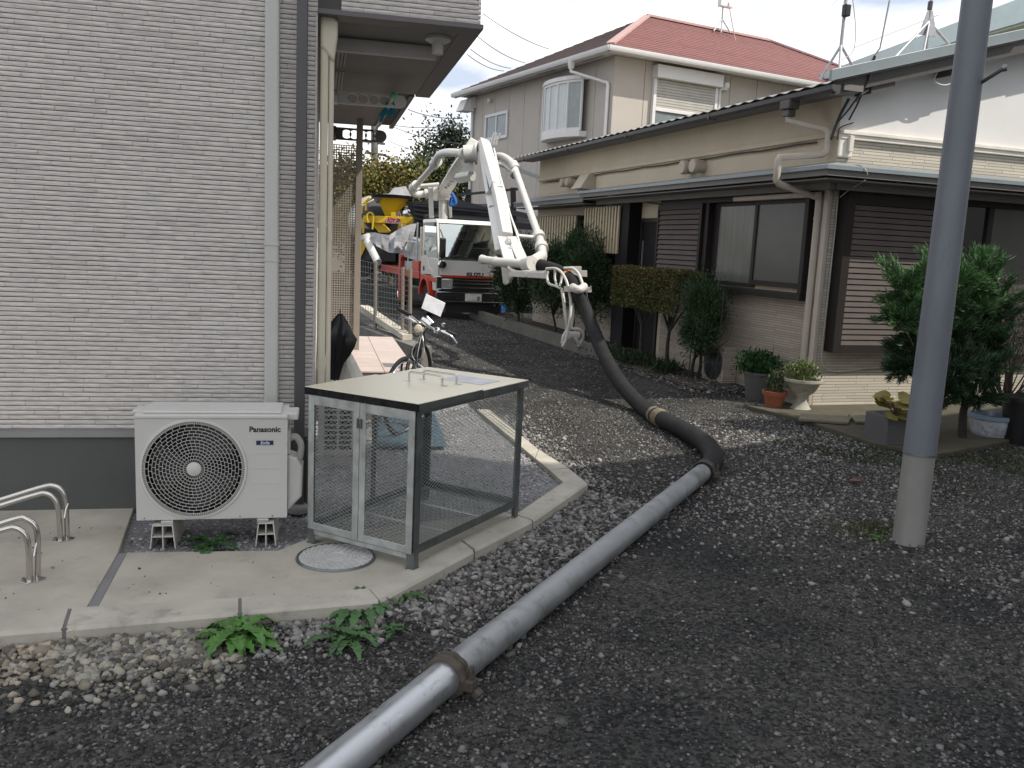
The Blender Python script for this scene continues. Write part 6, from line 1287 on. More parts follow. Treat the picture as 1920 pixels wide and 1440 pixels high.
# wire fence and low wall left of the truck
fw_ = thing('wire_fence', 'galvanised wire mesh fence panel on a low concrete wall beside the porch', 'fence', 'W', (-1.888,12.600,0.379))
fa, fb = Vector((-2.354,13.200,1.359)), Vector((-1.460,12.000,1.275)); ga, gb2 = Vector((-2.336,13.200,0.366)), Vector((-1.437,12.000,0.443))
for k in range(13): MB().tube([fa.lerp(ga, k/12), fb.lerp(gb2, k/12)], .0032, 5).build('wire', MT['galv_dark'], fw_)
for k in range(19): MB().tube([fa.lerp(fb, k/18), ga.lerp(gb2, k/18)], .0028, 5).build('wire', MT['galv_dark'], fw_)
for f in (.32, .86, 1.0): MB().tube([fa.lerp(fb, f)+Vector((0, .02, .03)), ga.lerp(gb2, f)+Vector((0, .02, -.25))], .025, 8).build('post', MT['screen_beige'], fw_)
fa2, fb2 = fa+Vector((-.35, 1.3, 0)), fb+Vector((.02, .02, 0)); ga2, gb3 = ga+Vector((-.35, 1.3, 0)), gb2
MB().prism([Vector((-2.316,13.000,0.385)), Vector((-1.191,11.200,0.304)), Vector((-1.184,11.200,0.061)), Vector((-2.303,13.000,-0.324))], (.1, .35, 0)).solo('retaining_wall', M('old_concrete', (.15, .145, .135), .9, var=.2, vs=5, bump=.4), 'dark weathered concrete retaining wall under the wire fence', 'wall', 'W', (-1.712,12.000,-0.076))
MB().prism([(-2.394,13.400,0.673), (-1.526,11.900,0.405), (-1.525,11.900,0.331), (-2.392,13.400,0.575)], (.12, .1, 0)).solo('sloping_coping', MT['kerb'], 'pale sloping concrete coping behind the wire fence', 'coping', 'W', (-1.928,12.600,0.416))

# ------------------------------------------------------------------ vegetation helpers
M('leaf', (1, 1, 1), .55, var=.15, vs=8, bump=0, attr=True, spec=.35)
M('bark', (.11, .085, .065), .9, var=.3, vs=12, bump=.6, bs=40, bd=.01)
M('bark_dark', (.045, .037, .032), .9, var=.3, vs=12, bump=.6, bs=40, bd=.01)
def leaves(name, C, D, ln, wd_, cols, parent, mat='leaf'):
    """diamond leaves: centre C, axis D (unit), length, width arrays"""
    n = len(C); r = nr.normal(size=(n, 3)); s = np.cross(D, r); s /= np.linalg.norm(s, axis=1)[:, None]+1e-9
    nrm = np.cross(D, s)
    a = C; b = C+D*(ln*.45)[:, None]+s*(wd_*.5)[:, None]+nrm*(ln*.06)[:, None]; c = C+D*ln[:, None]; d = C+D*(ln*.45)[:, None]-s*(wd_*.5)[:, None]+nrm*(ln*.06)[:, None]
    V = np.stack([a, b, c, d], 1).reshape(-1, 3); F = np.arange(4*n).reshape(n, 4)
    o = raw(name, V, F, MT[mat], parent, np.repeat(cols, 4, 0))
    return o
def unit(n): v = nr.normal(size=(n, 3)); return v/np.linalg.norm(v, axis=1)[:, None]
def green(n, base, v=.35, hue=.12):
    k = np.exp(nr.normal(0, v, n))[:, None]; c = np.array(base)[None]*k; c[:, 0] *= np.exp(nr.normal(0, hue, n)); return c.clip(.002, .6)
def clumps(c, r, k, n, spread=.26, shell=.55, fl=1.0):
    d = unit(k); rad = nr.uniform(shell, 1, k)**.6; cc = np.array(c)+d*rad[:, None]*np.array(r)*.86
    i = nr.integers(0, k, n); p = cc[i]+nr.normal(size=(n, 3))*np.array(r)*spread*nr.uniform(.5, 1.2, k)[i][:, None]
    return p, i
def crown(name, c, r, k, n, ln, wd_, base, parent, up=.25, **kw):
    p, i = clumps(c, r, k, n, **kw); tone = np.exp(nr.normal(0, .28, k))[i]
    d = unit(n)+np.array((0, 0, up)); d /= np.linalg.norm(d, axis=1)[:, None]
    return leaves(name, p, d, ln*nr.uniform(.6, 1.3, n), wd_*nr.uniform(.7, 1.2, n), green(n, base, .25)*tone[:, None], parent)
def limbs(t, base, tips, r0, mat='bark', trunk_top=None):
    tt = Vector(trunk_top) if trunk_top else Vector(base).lerp(Vector(tips[0]), .4)
    MB().tube(spline([Vector(base)-Vector((0, 0, .05)), Vector(base).lerp(tt, .5)+Vector((rnd.uniform(-.3, .3)*r0*3, rnd.uniform(-.3, .3)*r0*3, 0)), tt], 4), [r0*(1-.045*i) for i in range(9)], 8).build('trunk', MT[mat], t, 60)
    for q in tips:
        mid = tt.lerp(Vector(q), .5)+Vector((rnd.uniform(-1, 1), rnd.uniform(-1, 1), rnd.uniform(.2, 1)))*(Vector(q)-tt).length*.12
        s = spline([tt-Vector((0, 0, r0)), mid, q], 4); MB().tube(s, [r0*.62*(1-.8*i/(len(s)-1)) for i in range(len(s))], 6).build('branch', MT[mat], t, 60)
def tree(name, lab, cat, px, base, c, r, k, n, ln, wd_, col, r0=.1, grp=None, mat='bark', **kw):
    t = thing(name, lab, cat, 'W', base, grp)
    tips = [tuple(np.array(c)+unit(1)[0]*np.array(r)*.75) for _ in range(6)]
    limbs(t, base, tips, r0, mat, tuple(np.array(base)*.35+np.array(c)*.65))
    crown('crown', c, r, k, n, ln, wd_, col, t, **kw)
    return t
# ------------------------------------------------------------------ trees behind
def gnd(p): return (p[0], p[1], 0)
c = (-4.906,34.000,3.248); tree('garden_tree', 'yellowing leafy tree rising behind the yellow mixer hopper', 'tree', 0, gnd(c), c, (2.0, 1.6, 1.35), 60, 9000, .17, .10, (.13, .115, .025), .12, 'trees behind the trucks')
c = (-6.342,33.000,3.072); tree('garden_tree', 'yellow-green leafy tree seen through the perforated screen', 'tree', 0, gnd(c), c, (1.6, 1.5, 1.7), 50, 8000, .16, .09, (.11, .10, .022), .12, 'trees behind the trucks')
c = (-3.688,35.000,3.356); tree('garden_tree', 'mid green tree between the boom pipe and the yellowing tree', 'tree', 0, gnd(c), c, (1.3, 1.3, 1.5), 45, 6000, .16, .09, (.055, .075, .018), .12, 'trees behind the trucks')
c = (-3.252,40.000,4.901); tree('garden_tree', 'tall dark green tree beside the corner of the two-storey house', 'tree', 0, gnd(c), c, (1.55, 1.5, 1.9), 60, 9000, .18, .10, (.016, .028, .012), .18, 'trees behind the trucks', 'bark_dark')
c = (-5.914,36.000,1.647); tree('garden_shrub', 'green shrub low behind the mixer truck', 'shrub', 0, gnd(c), c, (3.0, 1.2, 1.3), 50, 6000, .17, .10, (.05, .065, .016), .1)
c = (-2.861,31.000,2.122); tree('garden_shrub', 'dark green shrub under the edge of the carport', 'shrub', 0, gnd(c), c, (1.2, 1.0, 1.2), 40, 4000, .13, .08, (.03, .05, .012), .08)
MB().box(-40, -1.5, 44, 44.3, 0, 2.2).solo('boundary_wall', M('far_wall', (.30, .29, .27), .9), 'low pale wall far behind the trees', 'wall', 'W', (-20, 44, 0))
# ------------------------------------------------------------------ hedge and shrubs along the low house
RS, RCc = math.sin(FR['R']), math.cos(FR['R'])
def r2w(p): return (p[0]*RCc-p[1]*RS, p[0]*RS+p[1]*RCc, p[2])
# clipped hedge
t = thing('clipped_hedge', 'flat-topped clipped hedge with browned leaves in front of the shuttered window', 'hedge', 'R', (6.25, 11.8, 0))
hx0, hx1, hy0, hy1, hz0, hz1 = 5.90, 6.38, 10.40, 12.35, .86, 1.44
n = 21000; face = nr.integers(0, 100, n); x = nr.uniform(hx0, hx1, n); y = nr.uniform(hy0, hy1, n); z = nr.uniform(hz0, hz1, n)
x = np.where(face < 45, hx0+np.abs(nr.normal(0, .05, n)), x); z = np.where((face >= 45) & (face < 75), hz1-np.abs(nr.normal(0, .035, n)), z); y = np.where((face >= 75) & (face < 88), hy1-np.abs(nr.normal(0, .05, n)), y)
bump_ = .045*fbm(y*1.0, z*1.0, 7, 31); x = x-bump_; z = z+.03*fbm(x, y, 9, 33)-.10*np.clip((hz0+.25-z), 0, 1)*nr.random(n)
p = np.stack([x, y, z], 1); d = unit(n)+np.stack([-.5*np.ones(n), np.zeros(n), .5*np.ones(n)], 1); d /= np.linalg.norm(d, axis=1)[:, None]
top = np.clip((z-hz0)/(hz1-hz0), 0, 1); col = green(n, (.088, .104, .032), .32)*(1-top[:, None]*.0); br = (nr.random(n) < .10+.42*top**2)
col[br] = green(int(br.sum()), (.15, .098, .036), .3)
leaves('crown', p, d, nr.uniform(.022, .045, n), nr.uniform(.010, .02, n), col, t)
for q in ((6.2, 10.95), (6.15, 11.7)):
    tips = [(6.15+rnd.uniform(-.15, .15), q[1]+rnd.uniform(-.5, .5), 1.05+rnd.uniform(0, .25)) for _ in range(5)]; limbs(t, (q[0], q[1], 0), tips, .035, 'bark_dark', (q[0], q[1]+.04, .62))
def shrub(lab, rc, r, n, ln, wdt, col, base, k=40, up=.5, name='juniper_shrub', cat='shrub', grp='juniper shrubs along the low house', frame_r=True, mat='bark_dark', shell=.35, spread=.22, tr=.028):
    c = r2w(rc) if frame_r else rc; b0_ = r2w(base) if frame_r else base
    t = thing(name, lab, cat, 'W', b0_, grp)
    tips = [tuple(np.array(c)+unit(1)[0]*np.array(r)*.7) for _ in range(7)]; limbs(t, b0_, tips, tr, mat, tuple(np.array(b0_)*.5+np.array(c)*.5-np.array((0, 0, r[2]*.2))))
    p, i = clumps(c, r, k, n, spread, shell); tone = np.exp(nr.normal(0, .25, k))[i]
    d = (p-np.array(c))/np.array(r); d = d/(np.linalg.norm(d, axis=1)[:, None]+1e-6)*.9+unit(n)*.7+np.array((0, 0, up)); d /= np.linalg.norm(d, axis=1)[:, None]
    leaves('crown', p, d, ln*nr.uniform(.6, 1.35, n), wdt*nr.uniform(.7, 1.2, n), green(n, col, .25)*tone[:, None], t)
    return t
shrub('loose green juniper bulging below the sliding window beside the clipped hedge', (6.08, 10.02, .86), (.32, .40, .48), 13000, .045, .013, (.040, .084, .030), (6.15, 10.2, 0), 60)
t = thing('bare_shrub', 'bare twiggy shrub sprawling beside the potted plants', 'shrub', 'R', (6.2, 9.9, 0))
for k in range(26):
    a = rnd.uniform(-1.2, 1.2); q = Vector((6.15+rnd.uniform(-.3, .2), 9.9-.75*math.sin(a)*rnd.random()*1.0, .5+.6*rnd.random())); b0_ = Vector((6.2, 10.1+rnd.uniform(-.1, .1), .35)); s = spline([b0_, b0_.lerp(q, .5)+Vector((rnd.uniform(-.1, .1), rnd.uniform(-.1, .1), rnd.uniform(-.1, .08))), q], 4); MB().tube(s, [.009*(1-.8*i/(len(s)-1)) for i in range(len(s))], 4).build('twig', MT['bark'], t)
MB().tube([(6.2, 10.15, -.03), (6.22, 10.12, .2), (6.2, 10.1, .38)], [.03, .024, .018], 7).build('trunk', MT['bark_dark'], t)
shrub('tall dark juniper standing by the near window screen', (6.05, 13.6, 1.15), (.38, .45, .75), 13000, .06, .017, (.034, .068, .025), (6.1, 13.6, 0), 60)
shrub('dark juniper behind the hose guide of the pump boom', (5.9, 14.9, 1.2), (.42, .55, .62), 12000, .06, .018, (.030, .060, .022), (6.0, 14.8, 0), 55)
shrub('small juniper beside the front of the pump truck', (5.75, 16.4, 1.1), (.45, .5, .75), 11000, .07, .02, (.028, .056, .021), (5.85, 16.4, 0), 50)
shrub('feathery bright juniper tip rising behind the boom end', (6.1, 14.2, 1.55), (.28, .45, .42), 7000, .07, .015, (.030, .070, .022), (6.1, 14.3, 0), 40, 1.0)
# conifer behind the pole
def sprays(lab, lobes, base, n, ln, wdt, cols, name, grp=None):
    t = thing(name, lab, 'shrub', 'W', base, grp)
    tt = Vector(base)+Vector((.02, 0, .55)); MB().tube(spline([Vector(base)-Vector((0, 0, .05)), Vector(base)+Vector((-.02, .02, .3)), tt], 4), [.045-.002*i for i in range(9)], 8).build('trunk', MT['bark_dark'], t, 60)
    P_, D_, C_ = [], [], []
    for (c, r, g_) in lobes:
        c = np.array(c); s = spline([tt-Vector((0, 0, .1)), tt.lerp(Vector(c), .6)+Vector((0, 0, -.06)), Vector(c)], 4); MB().tube(s, [.018*(1-.75*i/(len(s)-1)) for i in range(len(s))], 5).build('branch', MT['bark_dark'], t, 60)
        k = 30; d0 = unit(k); d0[:, 2] = d0[:, 2]*.8+.25; tip = c+d0*np.array((r, r, r*1.0))*nr.uniform(.35, 1.45, k)[:, None]
        m_ = n//len(lobes)//k
        for j in range(k):       # one feathery spray: leaflets along a curved axis
            ax = (tip[j]-c)*.80; u = nr.random(m_)**.7; p = c+(tip[j]-c)*.25+ax[None]*u[:, None]+np.array((0, 0, -.05))*(u**2)[:, None]*r+nr.normal(0, .010+.03*r, (m_, 3))
            q = ax/np.linalg.norm(ax); d = q[None]*1.1+unit(m_)*.55+np.array((0, 0, .25)); D_.append(d/np.linalg.norm(d, axis=1)[:, None]); P_.append(p)
            C_.append(green(m_, np.array(cols)*g_*math.exp(rnd.gauss(0, .22)), .22, .08)*(0.75+.5*u)[:, None])  # lit tips put into the leaf colour; lobe tone also lightens upper boughs
    p, d, c = np.concatenate(P_), np.concatenate(D_), np.concatenate(C_); n = len(p)
    leaves('crown', p, d, ln*nr.uniform(.6, 1.35, n), wdt*nr.uniform(.7, 1.2, n), c, t)
    return t
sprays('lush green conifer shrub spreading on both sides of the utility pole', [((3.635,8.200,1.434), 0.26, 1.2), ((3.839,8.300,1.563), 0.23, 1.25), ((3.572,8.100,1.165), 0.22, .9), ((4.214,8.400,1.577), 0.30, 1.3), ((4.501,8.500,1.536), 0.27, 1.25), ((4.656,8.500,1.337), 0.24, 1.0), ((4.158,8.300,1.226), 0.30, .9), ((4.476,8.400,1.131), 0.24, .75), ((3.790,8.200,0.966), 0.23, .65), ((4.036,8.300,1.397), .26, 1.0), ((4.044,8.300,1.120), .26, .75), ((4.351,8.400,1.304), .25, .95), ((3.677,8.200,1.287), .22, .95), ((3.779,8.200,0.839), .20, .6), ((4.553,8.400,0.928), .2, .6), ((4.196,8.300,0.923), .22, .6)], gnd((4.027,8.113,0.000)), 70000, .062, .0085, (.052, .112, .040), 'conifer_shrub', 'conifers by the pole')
sprays('lower shaded bough of conifer hanging over the flower pots', [((4.075,8.000,0.704), 0.23, 1.0), ((4.367,8.100,0.754), 0.23, 1.0), ((4.002,8.000,0.501), 0.19, .8), ((3.674,8.100,0.721), 0.18, .9), ((4.300,8.000,0.490), 0.20, .7)], gnd((4.404,8.329,0.000)), 18000, .060, .0085, (.030, .066, .030), 'conifer_shrub', 'conifers by the pole')  # this bough's shade is put into its darker leaf colour
t = thing('dry_shrub', 'brown dry twiggy shrub at the right edge of the picture', 'shrub', 'W', gnd((5.104,8.797,0.000)))
b0_ = Vector(gnd((5.042,8.783,0.000))); top_ = (4.862,8.600,1.183)
for k in range(70):
    q = Vector(top_)+Vector((rnd.uniform(-.38, .45), rnd.uniform(-.3, .3), rnd.uniform(-.5, .28))); s = spline([b0_+Vector((rnd.uniform(-.05, .05), 0, .3)), b0_.lerp(q, .55)+Vector((rnd.uniform(-.1, .1), rnd.uniform(-.1, .1), 0)), q], 4); MB().tube(s, [.010*(1-.85*i/(len(s)-1)) for i in range(len(s))], 4).build('twig', MT['bark'], t)
p, i = clumps(top_, (.45, .3, .42), 40, 4200, .2, .5); d = unit(len(p))+np.array((0, 0, .8)); d /= np.linalg.norm(d, axis=1)[:, None]
leaves('dry_foliage', p, d, nr.uniform(.03, .07, len(p)), nr.uniform(.004, .009, len(p)), green(len(p), (.085, .065, .045), .3), t)
# ------------------------------------------------------------------ pots and planters
M('terracotta', (.30, .095, .045), .75, var=.15, vs=8); M('grey_pot', (.10, .10, .105), .7); M('urn_stone', (.36, .345, .29), .85, var=.15, vs=10, bump=.3, dirt=(8, .55, (.18, .17, .14)))
M('soil', (.03, .022, .016), .95, bump=.6)
def potplant(name, lab, g, prof, mat, r, h, n, ln, wdt, col, cr, up=.6, ch=None, grp='potted plants by the low house'):
    t = thing(name, lab, 'pot plant', 'W', g, grp)
    MB().lathe(prof, g, 28).build('pot', MT[mat], t, 50)
    MB().lathe([(.001, 0), (r*.97, 0)], (g[0], g[1], g[2]+h-.02), 24).build('soil', MT['soil'], t)
    c = (g[0], g[1], g[2]+h+(ch if ch else cr[2]*.7)); p, i = clumps(c, cr, 26, n, .25, .3); d = (p-np.array((g[0], g[1], g[2]+h-.05))); d /= np.linalg.norm(d, axis=1)[:, None]; d = d*.7+unit(n)*.8+np.array((0, 0, up)); d /= np.linalg.norm(d, axis=1)[:, None]
    leaves('foliage', p, d, ln*nr.uniform(.6, 1.3, n), wdt*nr.uniform(.7, 1.2, n), green(n, col, .35), t)
    m = MB()
    for k in range(9): q = p[nr.integers(0, n)]; m.tube([(g[0]+rnd.uniform(-.03, .03), g[1]+rnd.uniform(-.03, .03), g[2]+h-.03), tuple(q)], .004, 4)
    m.build('stems', MT['bark'], t)
    return t
g = gnd((3.221,9.585,0.000)); potplant('urn_planter', 'footed stone urn planted with pale green foliage at the house corner', g, [(.13, 0), (.14, .02), (.10, .05), (.06, .13), (.07, .18), (.14, .24), (.18, .32), (.215, .345), (.215, .375), (.19, .375), (.17, .34)], 'urn_stone', .18, .36, 1900, .035, .02, (.15, .19, .07), (.19, .19, .11))
g = gnd((2.940,9.643,0.000)); potplant('flower_pot', 'terracotta flower pot with sparse stems in front of the stone urn', g, [(.085, 0), (.12, .17), (.135, .17), (.14, .215), (.125, .215), (.12, .18)], 'terracotta', .12, .2, 260, .05, .025, (.05, .08, .03), (.11, .11, .14), 1.0)
g = gnd((2.948,10.336,0.000)); potplant('flower_pot', 'tall grey pot with a bushy green plant beside the terracotta pot', g, [(.14, 0), (.18, .30), (.19, .30), (.19, .33), (.17, .33), (.165, .3)], 'grey_pot', .17, .31, 2600, .045, .026, (.03, .085, .022), (.22, .22, .16))
g = gnd((-0.477,21.627,0.000)); potplant('flower_pot', 'blue plastic pot by the hedge in front of the truck bumper', g, [(.22, 0), (.30, .42), (.32, .42), (.32, .47), (.28, .47)], 'blue_cloth', .28, .45, 500, .09, .03, (.06, .05, .03), (.25, .25, .25))
g = gnd((3.629,7.943,0.000)); t = thing('planter_box', 'dark planter box with broad yellowing leaves left of the utility pole', 'planter', 'R', ((6.057,6.291,0.000)[0], (6.057,6.291,0.000)[1], 0))
b_ = (6.057,6.291,0.000)
MB().box(b_[0]-.22, b_[0]+.30, b_[1]-.05, b_[1]+.25, 0, .30).build('box', MT['grey_pot'], t, bevel=.01)
m = MB()
M('broad_leaf', (.13, .15, .03), .45, var=.35, vs=5, hue=(.28, .20, .04), bump=.2, bs=20)
for k in range(12):
    a = rnd.uniform(0, 6.28); c = Vector((b_[0]-.12+rnd.uniform(-.14, .16), b_[1]+.0+rnd.uniform(-.14, .12), .34+rnd.uniform(-.04, .16))); R2 = rnd.uniform(.06, .10); nx = Vector((rnd.uniform(-.6, .3), rnd.uniform(-.8, -.1), 1)).normalized(); ex = nx.cross(Vector((0, 1, .3))).normalized(); ey = nx.cross(ex)
    m.add([c]+[c+(ex*math.cos(j*.6283+a)+ey*math.sin(j*.6283+a))*R2*(1+.12*math.sin(j*2.1))+nx*rnd.uniform(-.015, .01) for j in range(10)], [(0, j+1, (j+1) % 10+1) for j in range(10)])
m.build('leaves', MT['broad_leaf'], t, 60)
m = MB()
for k in range(6): m.tube([(b_[0]-.05, b_[1]+.05, .28), (b_[0]-.12+rnd.uniform(-.12, .12), b_[1]+rnd.uniform(-.1, .1), .42)], .006, 5)
m.build('stalks', MT['bark'], t)
g = gnd((4.782,8.553,0.000))
t = thing('ceramic_pot', 'blue and white patterned ceramic pot under the conifer', 'flower pot', 'W', g)
MB().lathe([(.14, 0), (.19, .08), (.21, .2), (.20, .205)], g, 32).build('bowl', M('porcelain', (.42, .46, .50), .25, var=.5, vs=9, bump=0, dirt=(7, .52, (.03, .06, .16))), t, 50)
MB().lathe([(.205, .205), (.225, .21), (.225, .25), (.19, .25), (.18, .2)], g, 32).build('rim', M('porcelain_rim', (.22, .30, .38), .25, bump=0), t, 50)
g = gnd((4.962,8.399,0.000)); MB().lathe([(.12, 0), (.17, .42), (.18, .42), (.18, .46), (.15, .46), (.001, .40)], g, 24).solo('black_bin', MT['black_plastic'], 'black plastic bin at the right edge below the dry shrub', 'bin', 'W', g, smooth=50)
# stone step, slabs, bed edging
MB().prism([(5.666,8.196,0.040), (5.812,7.491,0.040), (5.811,6.283,0.040), (6.088,5.871,0.040), (9.5, 6.9, .04), (9.5, RB-.03, .04), (RA-.4, RB-.03, .04)], (0, 0, -.12)).struct('paved_step', MT['moss_stone'], 'R', bevel=.01)
sp_ = MB().prism([(5.673,7.289,0.045), (6.097,7.056,0.045), (6.368,7.324,0.045), (5.885,7.544,0.045)], (0, 0, .03)).solo('stone_slab', M('slab_stone', (.17, .155, .115), .85, var=.2, vs=8, bump=.4, bs=60), 'left flat stone slab on the paved step by the urn', 'slab', 'R', (5.963,7.257,0.045), 'stepping slabs', bevel=.008)
MB().prism([(6.228,7.094,0.045), (6.770,6.980,0.045), (7.161,7.413,0.045), (6.433,7.459,0.045)], (0, 0, .03)).solo('stone_slab', MT['slab_stone'], 'right flat stone slab on the paved step under the shutter', 'slab', 'R', (6.614,7.186,0.045), 'stepping slabs', bevel=.008)
ed = MB().box(5.70, 5.82, 12.2, 19.4, -.05, .20).struct('bed_edging', M('old_edging', (.11, .105, .09), .9, var=.2, vs=5, bump=.4), 'R', bevel=.01)
MB().box(5.82, RA-.01, 12.2, 19.3, -.05, .13).box(5.72, RA-.01, 9.3, 12.19, -.05, .035).struct('planting_soil', M('bed_soil', (.045, .036, .027), .95, var=.3, vs=14, bump=.8, bs=50, bd=.01), 'R')
n = 1500; x = nr.uniform(5.5, 6.4, n); y = nr.uniform(9.0, 12.6, n)
w = np.array([r2w((a, b_, 0)) for a, b_ in zip(x, y)]); stones('bed_stones', w[:, 0], w[:, 1], np.full(n, .03), nr.lognormal(-3.6, .35, n).clip(.012, .07), greys(n, .05, .30, .05, 1.6), .3)
# ground cover under the hedge
n = 2600; y = nr.uniform(10.4, 12.8, n); x = 5.95+nr.normal(0, .14, n); k = np.sin(y*9)+np.sin(y*4.3+1) > -.3; x, y = x[k], y[k]; n = len(x)
w = np.array([r2w((a, b_, 0)) for a, b_ in zip(x, y)]); w[:, 2] = .05+.10*nr.random(n)
d = unit(n)*.7+np.array((0, 0, .7)); d /= np.linalg.norm(d, axis=1)[:, None]
o = leaves('ground_cover', w, d, nr.uniform(.06, .14, n), nr.uniform(.012, .03, n), green(n, (.022, .045, .016), .35), None); o['kind'] = 'stuff'
# mossy grass at right
n = 16000; x = nr.uniform(2.2, 6.2, n); y = nr.normal(7.35, .45, n)+(x-3.6)*.12; k = (fbm(x, y, 1.6, 41) > -.25) & (x > 2.9+.5*np.sin(y*3)); x, y = x[k], y[k]; n = len(x)
d = unit(n)*.6+np.array((0, 0, .6)); d /= np.linalg.norm(d, axis=1)[:, None]
o = leaves('mossy_grass', np.stack([x, y, gz(x, y)+.002], 1), d, nr.uniform(.012, .04, n), nr.uniform(.004, .010, n), green(n, (.040, .055, .020), .35), None); o['kind'] = 'stuff'
x = nr.normal(2.33, .16, 700); y = nr.normal(5.35, .12, 700); d = unit(700)*.7+np.array((0, 0, .6)); d /= np.linalg.norm(d, axis=1)[:, None]
o = leaves('pole_moss', np.stack([x, y, gz(x, y)+.004], 1), d, nr.uniform(.015, .04, 700), nr.uniform(.005, .012, 700), green(700, (.06, .075, .025), .3), None); o['kind'] = 'stuff'
# weeds along the kerb
def weed(lab, g, n, L0, wmul, col, seed, spread=1.0, lobes=9, lift=.55, squash=(1, 1), grp='weeds by the kerb'):
    rr = random.Random(seed); t = thing('weed', lab, 'weed', 'W', g, grp)
    mt = M('weed_leaf_%d' % seed, col, .5, var=.3, vs=14, hue=tuple(min(1, c*1.7) for c in col), bump=.3, bs=40)
    for k in range(n):
        a = 2*math.pi*k/n*1.618*3+rr.uniform(-.3, .3); ln_ = L0*rr.uniform(.5, 1.1); el = rr.uniform(.1, lift); e = Vector((math.cos(a)*squash[0], math.sin(a)*squash[1], 0)); sd_ = Vector((-math.sin(a), math.cos(a), 0)); m = MB(); S = lobes*2; off = Vector((rr.uniform(-.02, .02)*spread, rr.uniform(-.02, .02)*spread, 0)); vs = []
        tw = rr.uniform(-.5, .5)
        for i in range(S+1):
            u = i/S; c = Vector(g)+off+e*(ln_*u*(1-.1*u))+Vector((0, 0, .012+ln_*(el*2.2*u-el*2.2*u*u*1.05)+.004*math.sin(i*2.3)))
            w = wmul*ln_*(.10+.9*math.sin(math.pi*min(1, u*.92+.05))**.8)*(1.0 if i % 2 else .55)*(1-.55*max(0, u-.75)*4*.5) if 0 < i < S else .004
            tz = Vector((0, 0, w*.35+tw*.01))
            vs += [c+sd_*w+tz+e*(-.012 if i % 2 else .0), c, c-sd_*w+tz*1.0+e*(-.012 if i % 2 else 0)]
        fs = []
        for i in range(S): fs += [(3*i, 3*i+1, 3*i+4, 3*i+3), (3*i+1, 3*i+2, 3*i+5, 3*i+4)]
        m.add(vs, fs).build('leaf', mt, t, 60)
    return t
weed('bright green rosette weed against the middle of the front kerb', gnd((-1.101,3.405,0.000)), 58, .21, .15, (.058, .145, .028), 3, 1.8, 7, .60)
weed('jagged dandelion weed by the kerb mitre', gnd((-0.658,3.748,0.000)), 34, .19, .14, (.042, .10, .030), 5, 3.0, 6, .65)
weed('flat dandelion weed on the gravel in front of the kerb mitre', gnd((-0.638,3.478,0.000)), 30, .17, .14, (.040, .095, .030), 7, 3.0, 6, .35)
weed('small upright weed at the bend of the kerb', gnd((-0.468,3.902,0.000)), 11, .15, .16, (.040, .10, .025), 9, 1.0, 5, .9)
weed('small sprig of weed nearest the pipe', gnd((-0.466,3.537,0.000)), 9, .10, .16, (.035, .085, .025), 11, 1.0, 5, .4)
g = (-0.539,4.571,0.060); cc, ss = math.cos(FR['L']), math.sin(FR['L'])
weed('dark green dock weed under the white air conditioner', (g[0]*cc-g[1]*ss, g[0]*ss+g[1]*cc, P-.015), 12, .17, .20, (.022, .060, .018), 13, 2.0, 4, .25)
weed('tiny green weed beside the foot of the pole', gnd((2.276,5.162,0.000)), 12, .06, .2, (.07, .15, .03), 15, 1.5, 4, .4)
# dead leaf on the gravel
q = (2.674,6.555,0.000); MB().add([(q[0]-.05, q[1], .012), (q[0], q[1]+.03, .022), (q[0]+.06, q[1]+.01, .012), (q[0]+.01, q[1]-.03, .018)], [(0, 1, 2, 3)]).solo('dead_leaf', M('dead_leaf', (.16, .07, .03), .8), 'curled brown dead leaf on the gravel left of the pole', 'leaf', 'W', (q[0], q[1], .01))
# small outdoor unit by the low house
t = thing('air_conditioner', 'old beige outdoor unit with round fan guard half hidden by the twiggy shrub', 'air conditioner', 'R', (6.36, 9.75, 0))
MB().box(6.30, 6.50, 9.70, 10.2, .03, .50).build('casing', MT['side_siding'], t, bevel=.01)
m = MB()
for k in range(8): r = .03+.027*k; m.lathe([(r-.003, -.012), (r+.003, -.012), (r+.003, -.006), (r-.003, -.006), (r-.003, -.012)], (6.30, 9.95, .27), 32, 'x')
for k in range(8): a = k*math.pi/4; m.beam((6.291, 9.95, .27), (6.291, 9.95+.2*math.cos(a), .27+.2*math.sin(a)), .006, .005, up=(1, 0, 0))
m.build('fan_guard', MT['galv_dark'], t); MB().lathe([(.22, -.002), (.001, -.002)], (6.299, 9.95, .27), 32, 'x').build('fan_opening', MT['dark_void'], t)
MB().tube([(5.98, 9.35, 0), (5.99, 9.34, 1.25)], .007, 6).solo('support_cane', MT['black_plastic'], 'thin dark plant support cane in front of the sliding window', 'cane', 'R', (5.98, 9.35, 0), 'plant canes')
MB().tube([(5.95, 9.95, 0), (5.95, 9.95, .85)], .007, 6).solo('support_cane', MT['black_plastic'], 'shorter plant support cane by the twiggy shrub', 'cane', 'R', (5.95, 9.95, 0), 'plant canes')
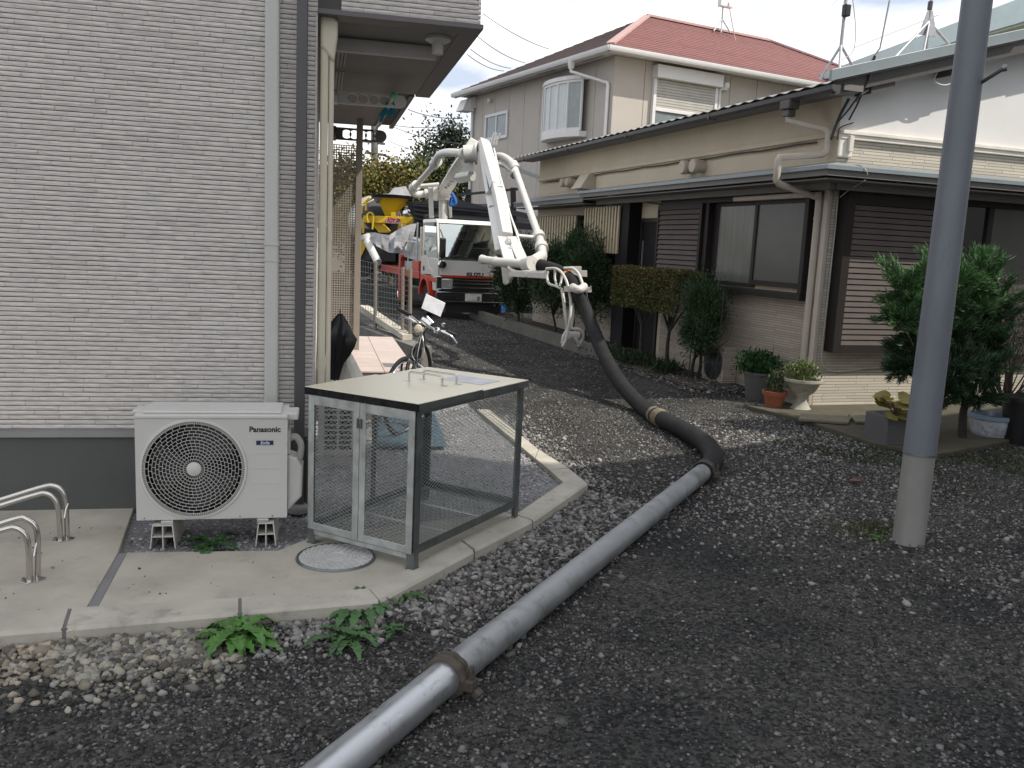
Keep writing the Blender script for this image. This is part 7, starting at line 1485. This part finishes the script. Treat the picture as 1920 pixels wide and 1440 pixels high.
# ------------------------------------------------------------------ far utility pole and wires
fp = thing('far_utility_pole', 'distant concrete utility pole rising behind the yellowing tree', 'utility pole', 'W', gnd((-7.313,45.000,2.977)))
MB().tube([gnd((-7.259,45.000,2.979)), (-7.460,45.000,7.416)], [.21, .17], 14).build('shaft', MT['old_concrete'], fp, 60)
for v_ in (266, 288): MB().beam((-8.136,45.000,6.508) if v_ == 266 else (-7.911,45.000,5.947), (-6.905,45.000,6.408) if v_ == 266 else (-6.839,45.000,5.865), .1, .12).build('crossarm', MT['galv_dark'], fp)
M('cable_dark', (.08, .08, .085), .6, bump=0)
def sag(a, b_, s_, n=10): a, b_ = Vector(a), Vector(b_); return [a.lerp(b_, i/n)-Vector((0, 0, s_*4*(i/n)*(1-i/n))) for i in range(n+1)]
for k, (a, b_, r_, lb) in enumerate((((-1.515,30.000,9.109), (0.857,36.000,9.377), .014, 'highest wire crossing the sky from the apartment fascia to the red roof'), ((-1.661,30.000,8.390), (-0.061,36.000,8.814), .014, 'second wire in the sky below the apartment fascia'), ((-1.873,30.000,7.980), (-0.620,36.000,8.587), .014, 'third wire in the sky below the apartment fascia'), ((-1.971,30.000,7.808), (-0.889,36.000,8.475), .014, 'fourth wire in the sky below the apartment fascia'), ((-6.694,45.000,6.547), (-2.652,38.000,5.157), .016, 'wire running from the far pole to the dark tree'), ((-6.812,45.000,5.892), (-4.260,40.000,5.088), .014, 'lower wire leaving the far pole to the right'), ((-6.578,45.000,7.275), (-2.450,36.000,5.600), .016, 'sagging wire below the dark laundry arm'), ((-5.157,40.000,7.415), (-2.348,34.000,6.317), .018, 'cable reaching the far eave of the taupe house'), ((-5.730,40.000,6.705), (-2.381,34.000,6.121), .014, 'thin cable just below the eave cable of the taupe house'))):
    wire_thing(sag(a, b_, .12), r_, lb, 'cable_dark')
for k, (a, b_, lb) in enumerate((((6.135,20.000,6.561), (6.794,20.000,7.468), 'faint guy wire left of the left antenna'), ((4.257,12.000,4.435), (5.319,12.000,4.893), 'faint wire between the two roof antennas'))): wire_thing([a, b_], .006, lb)
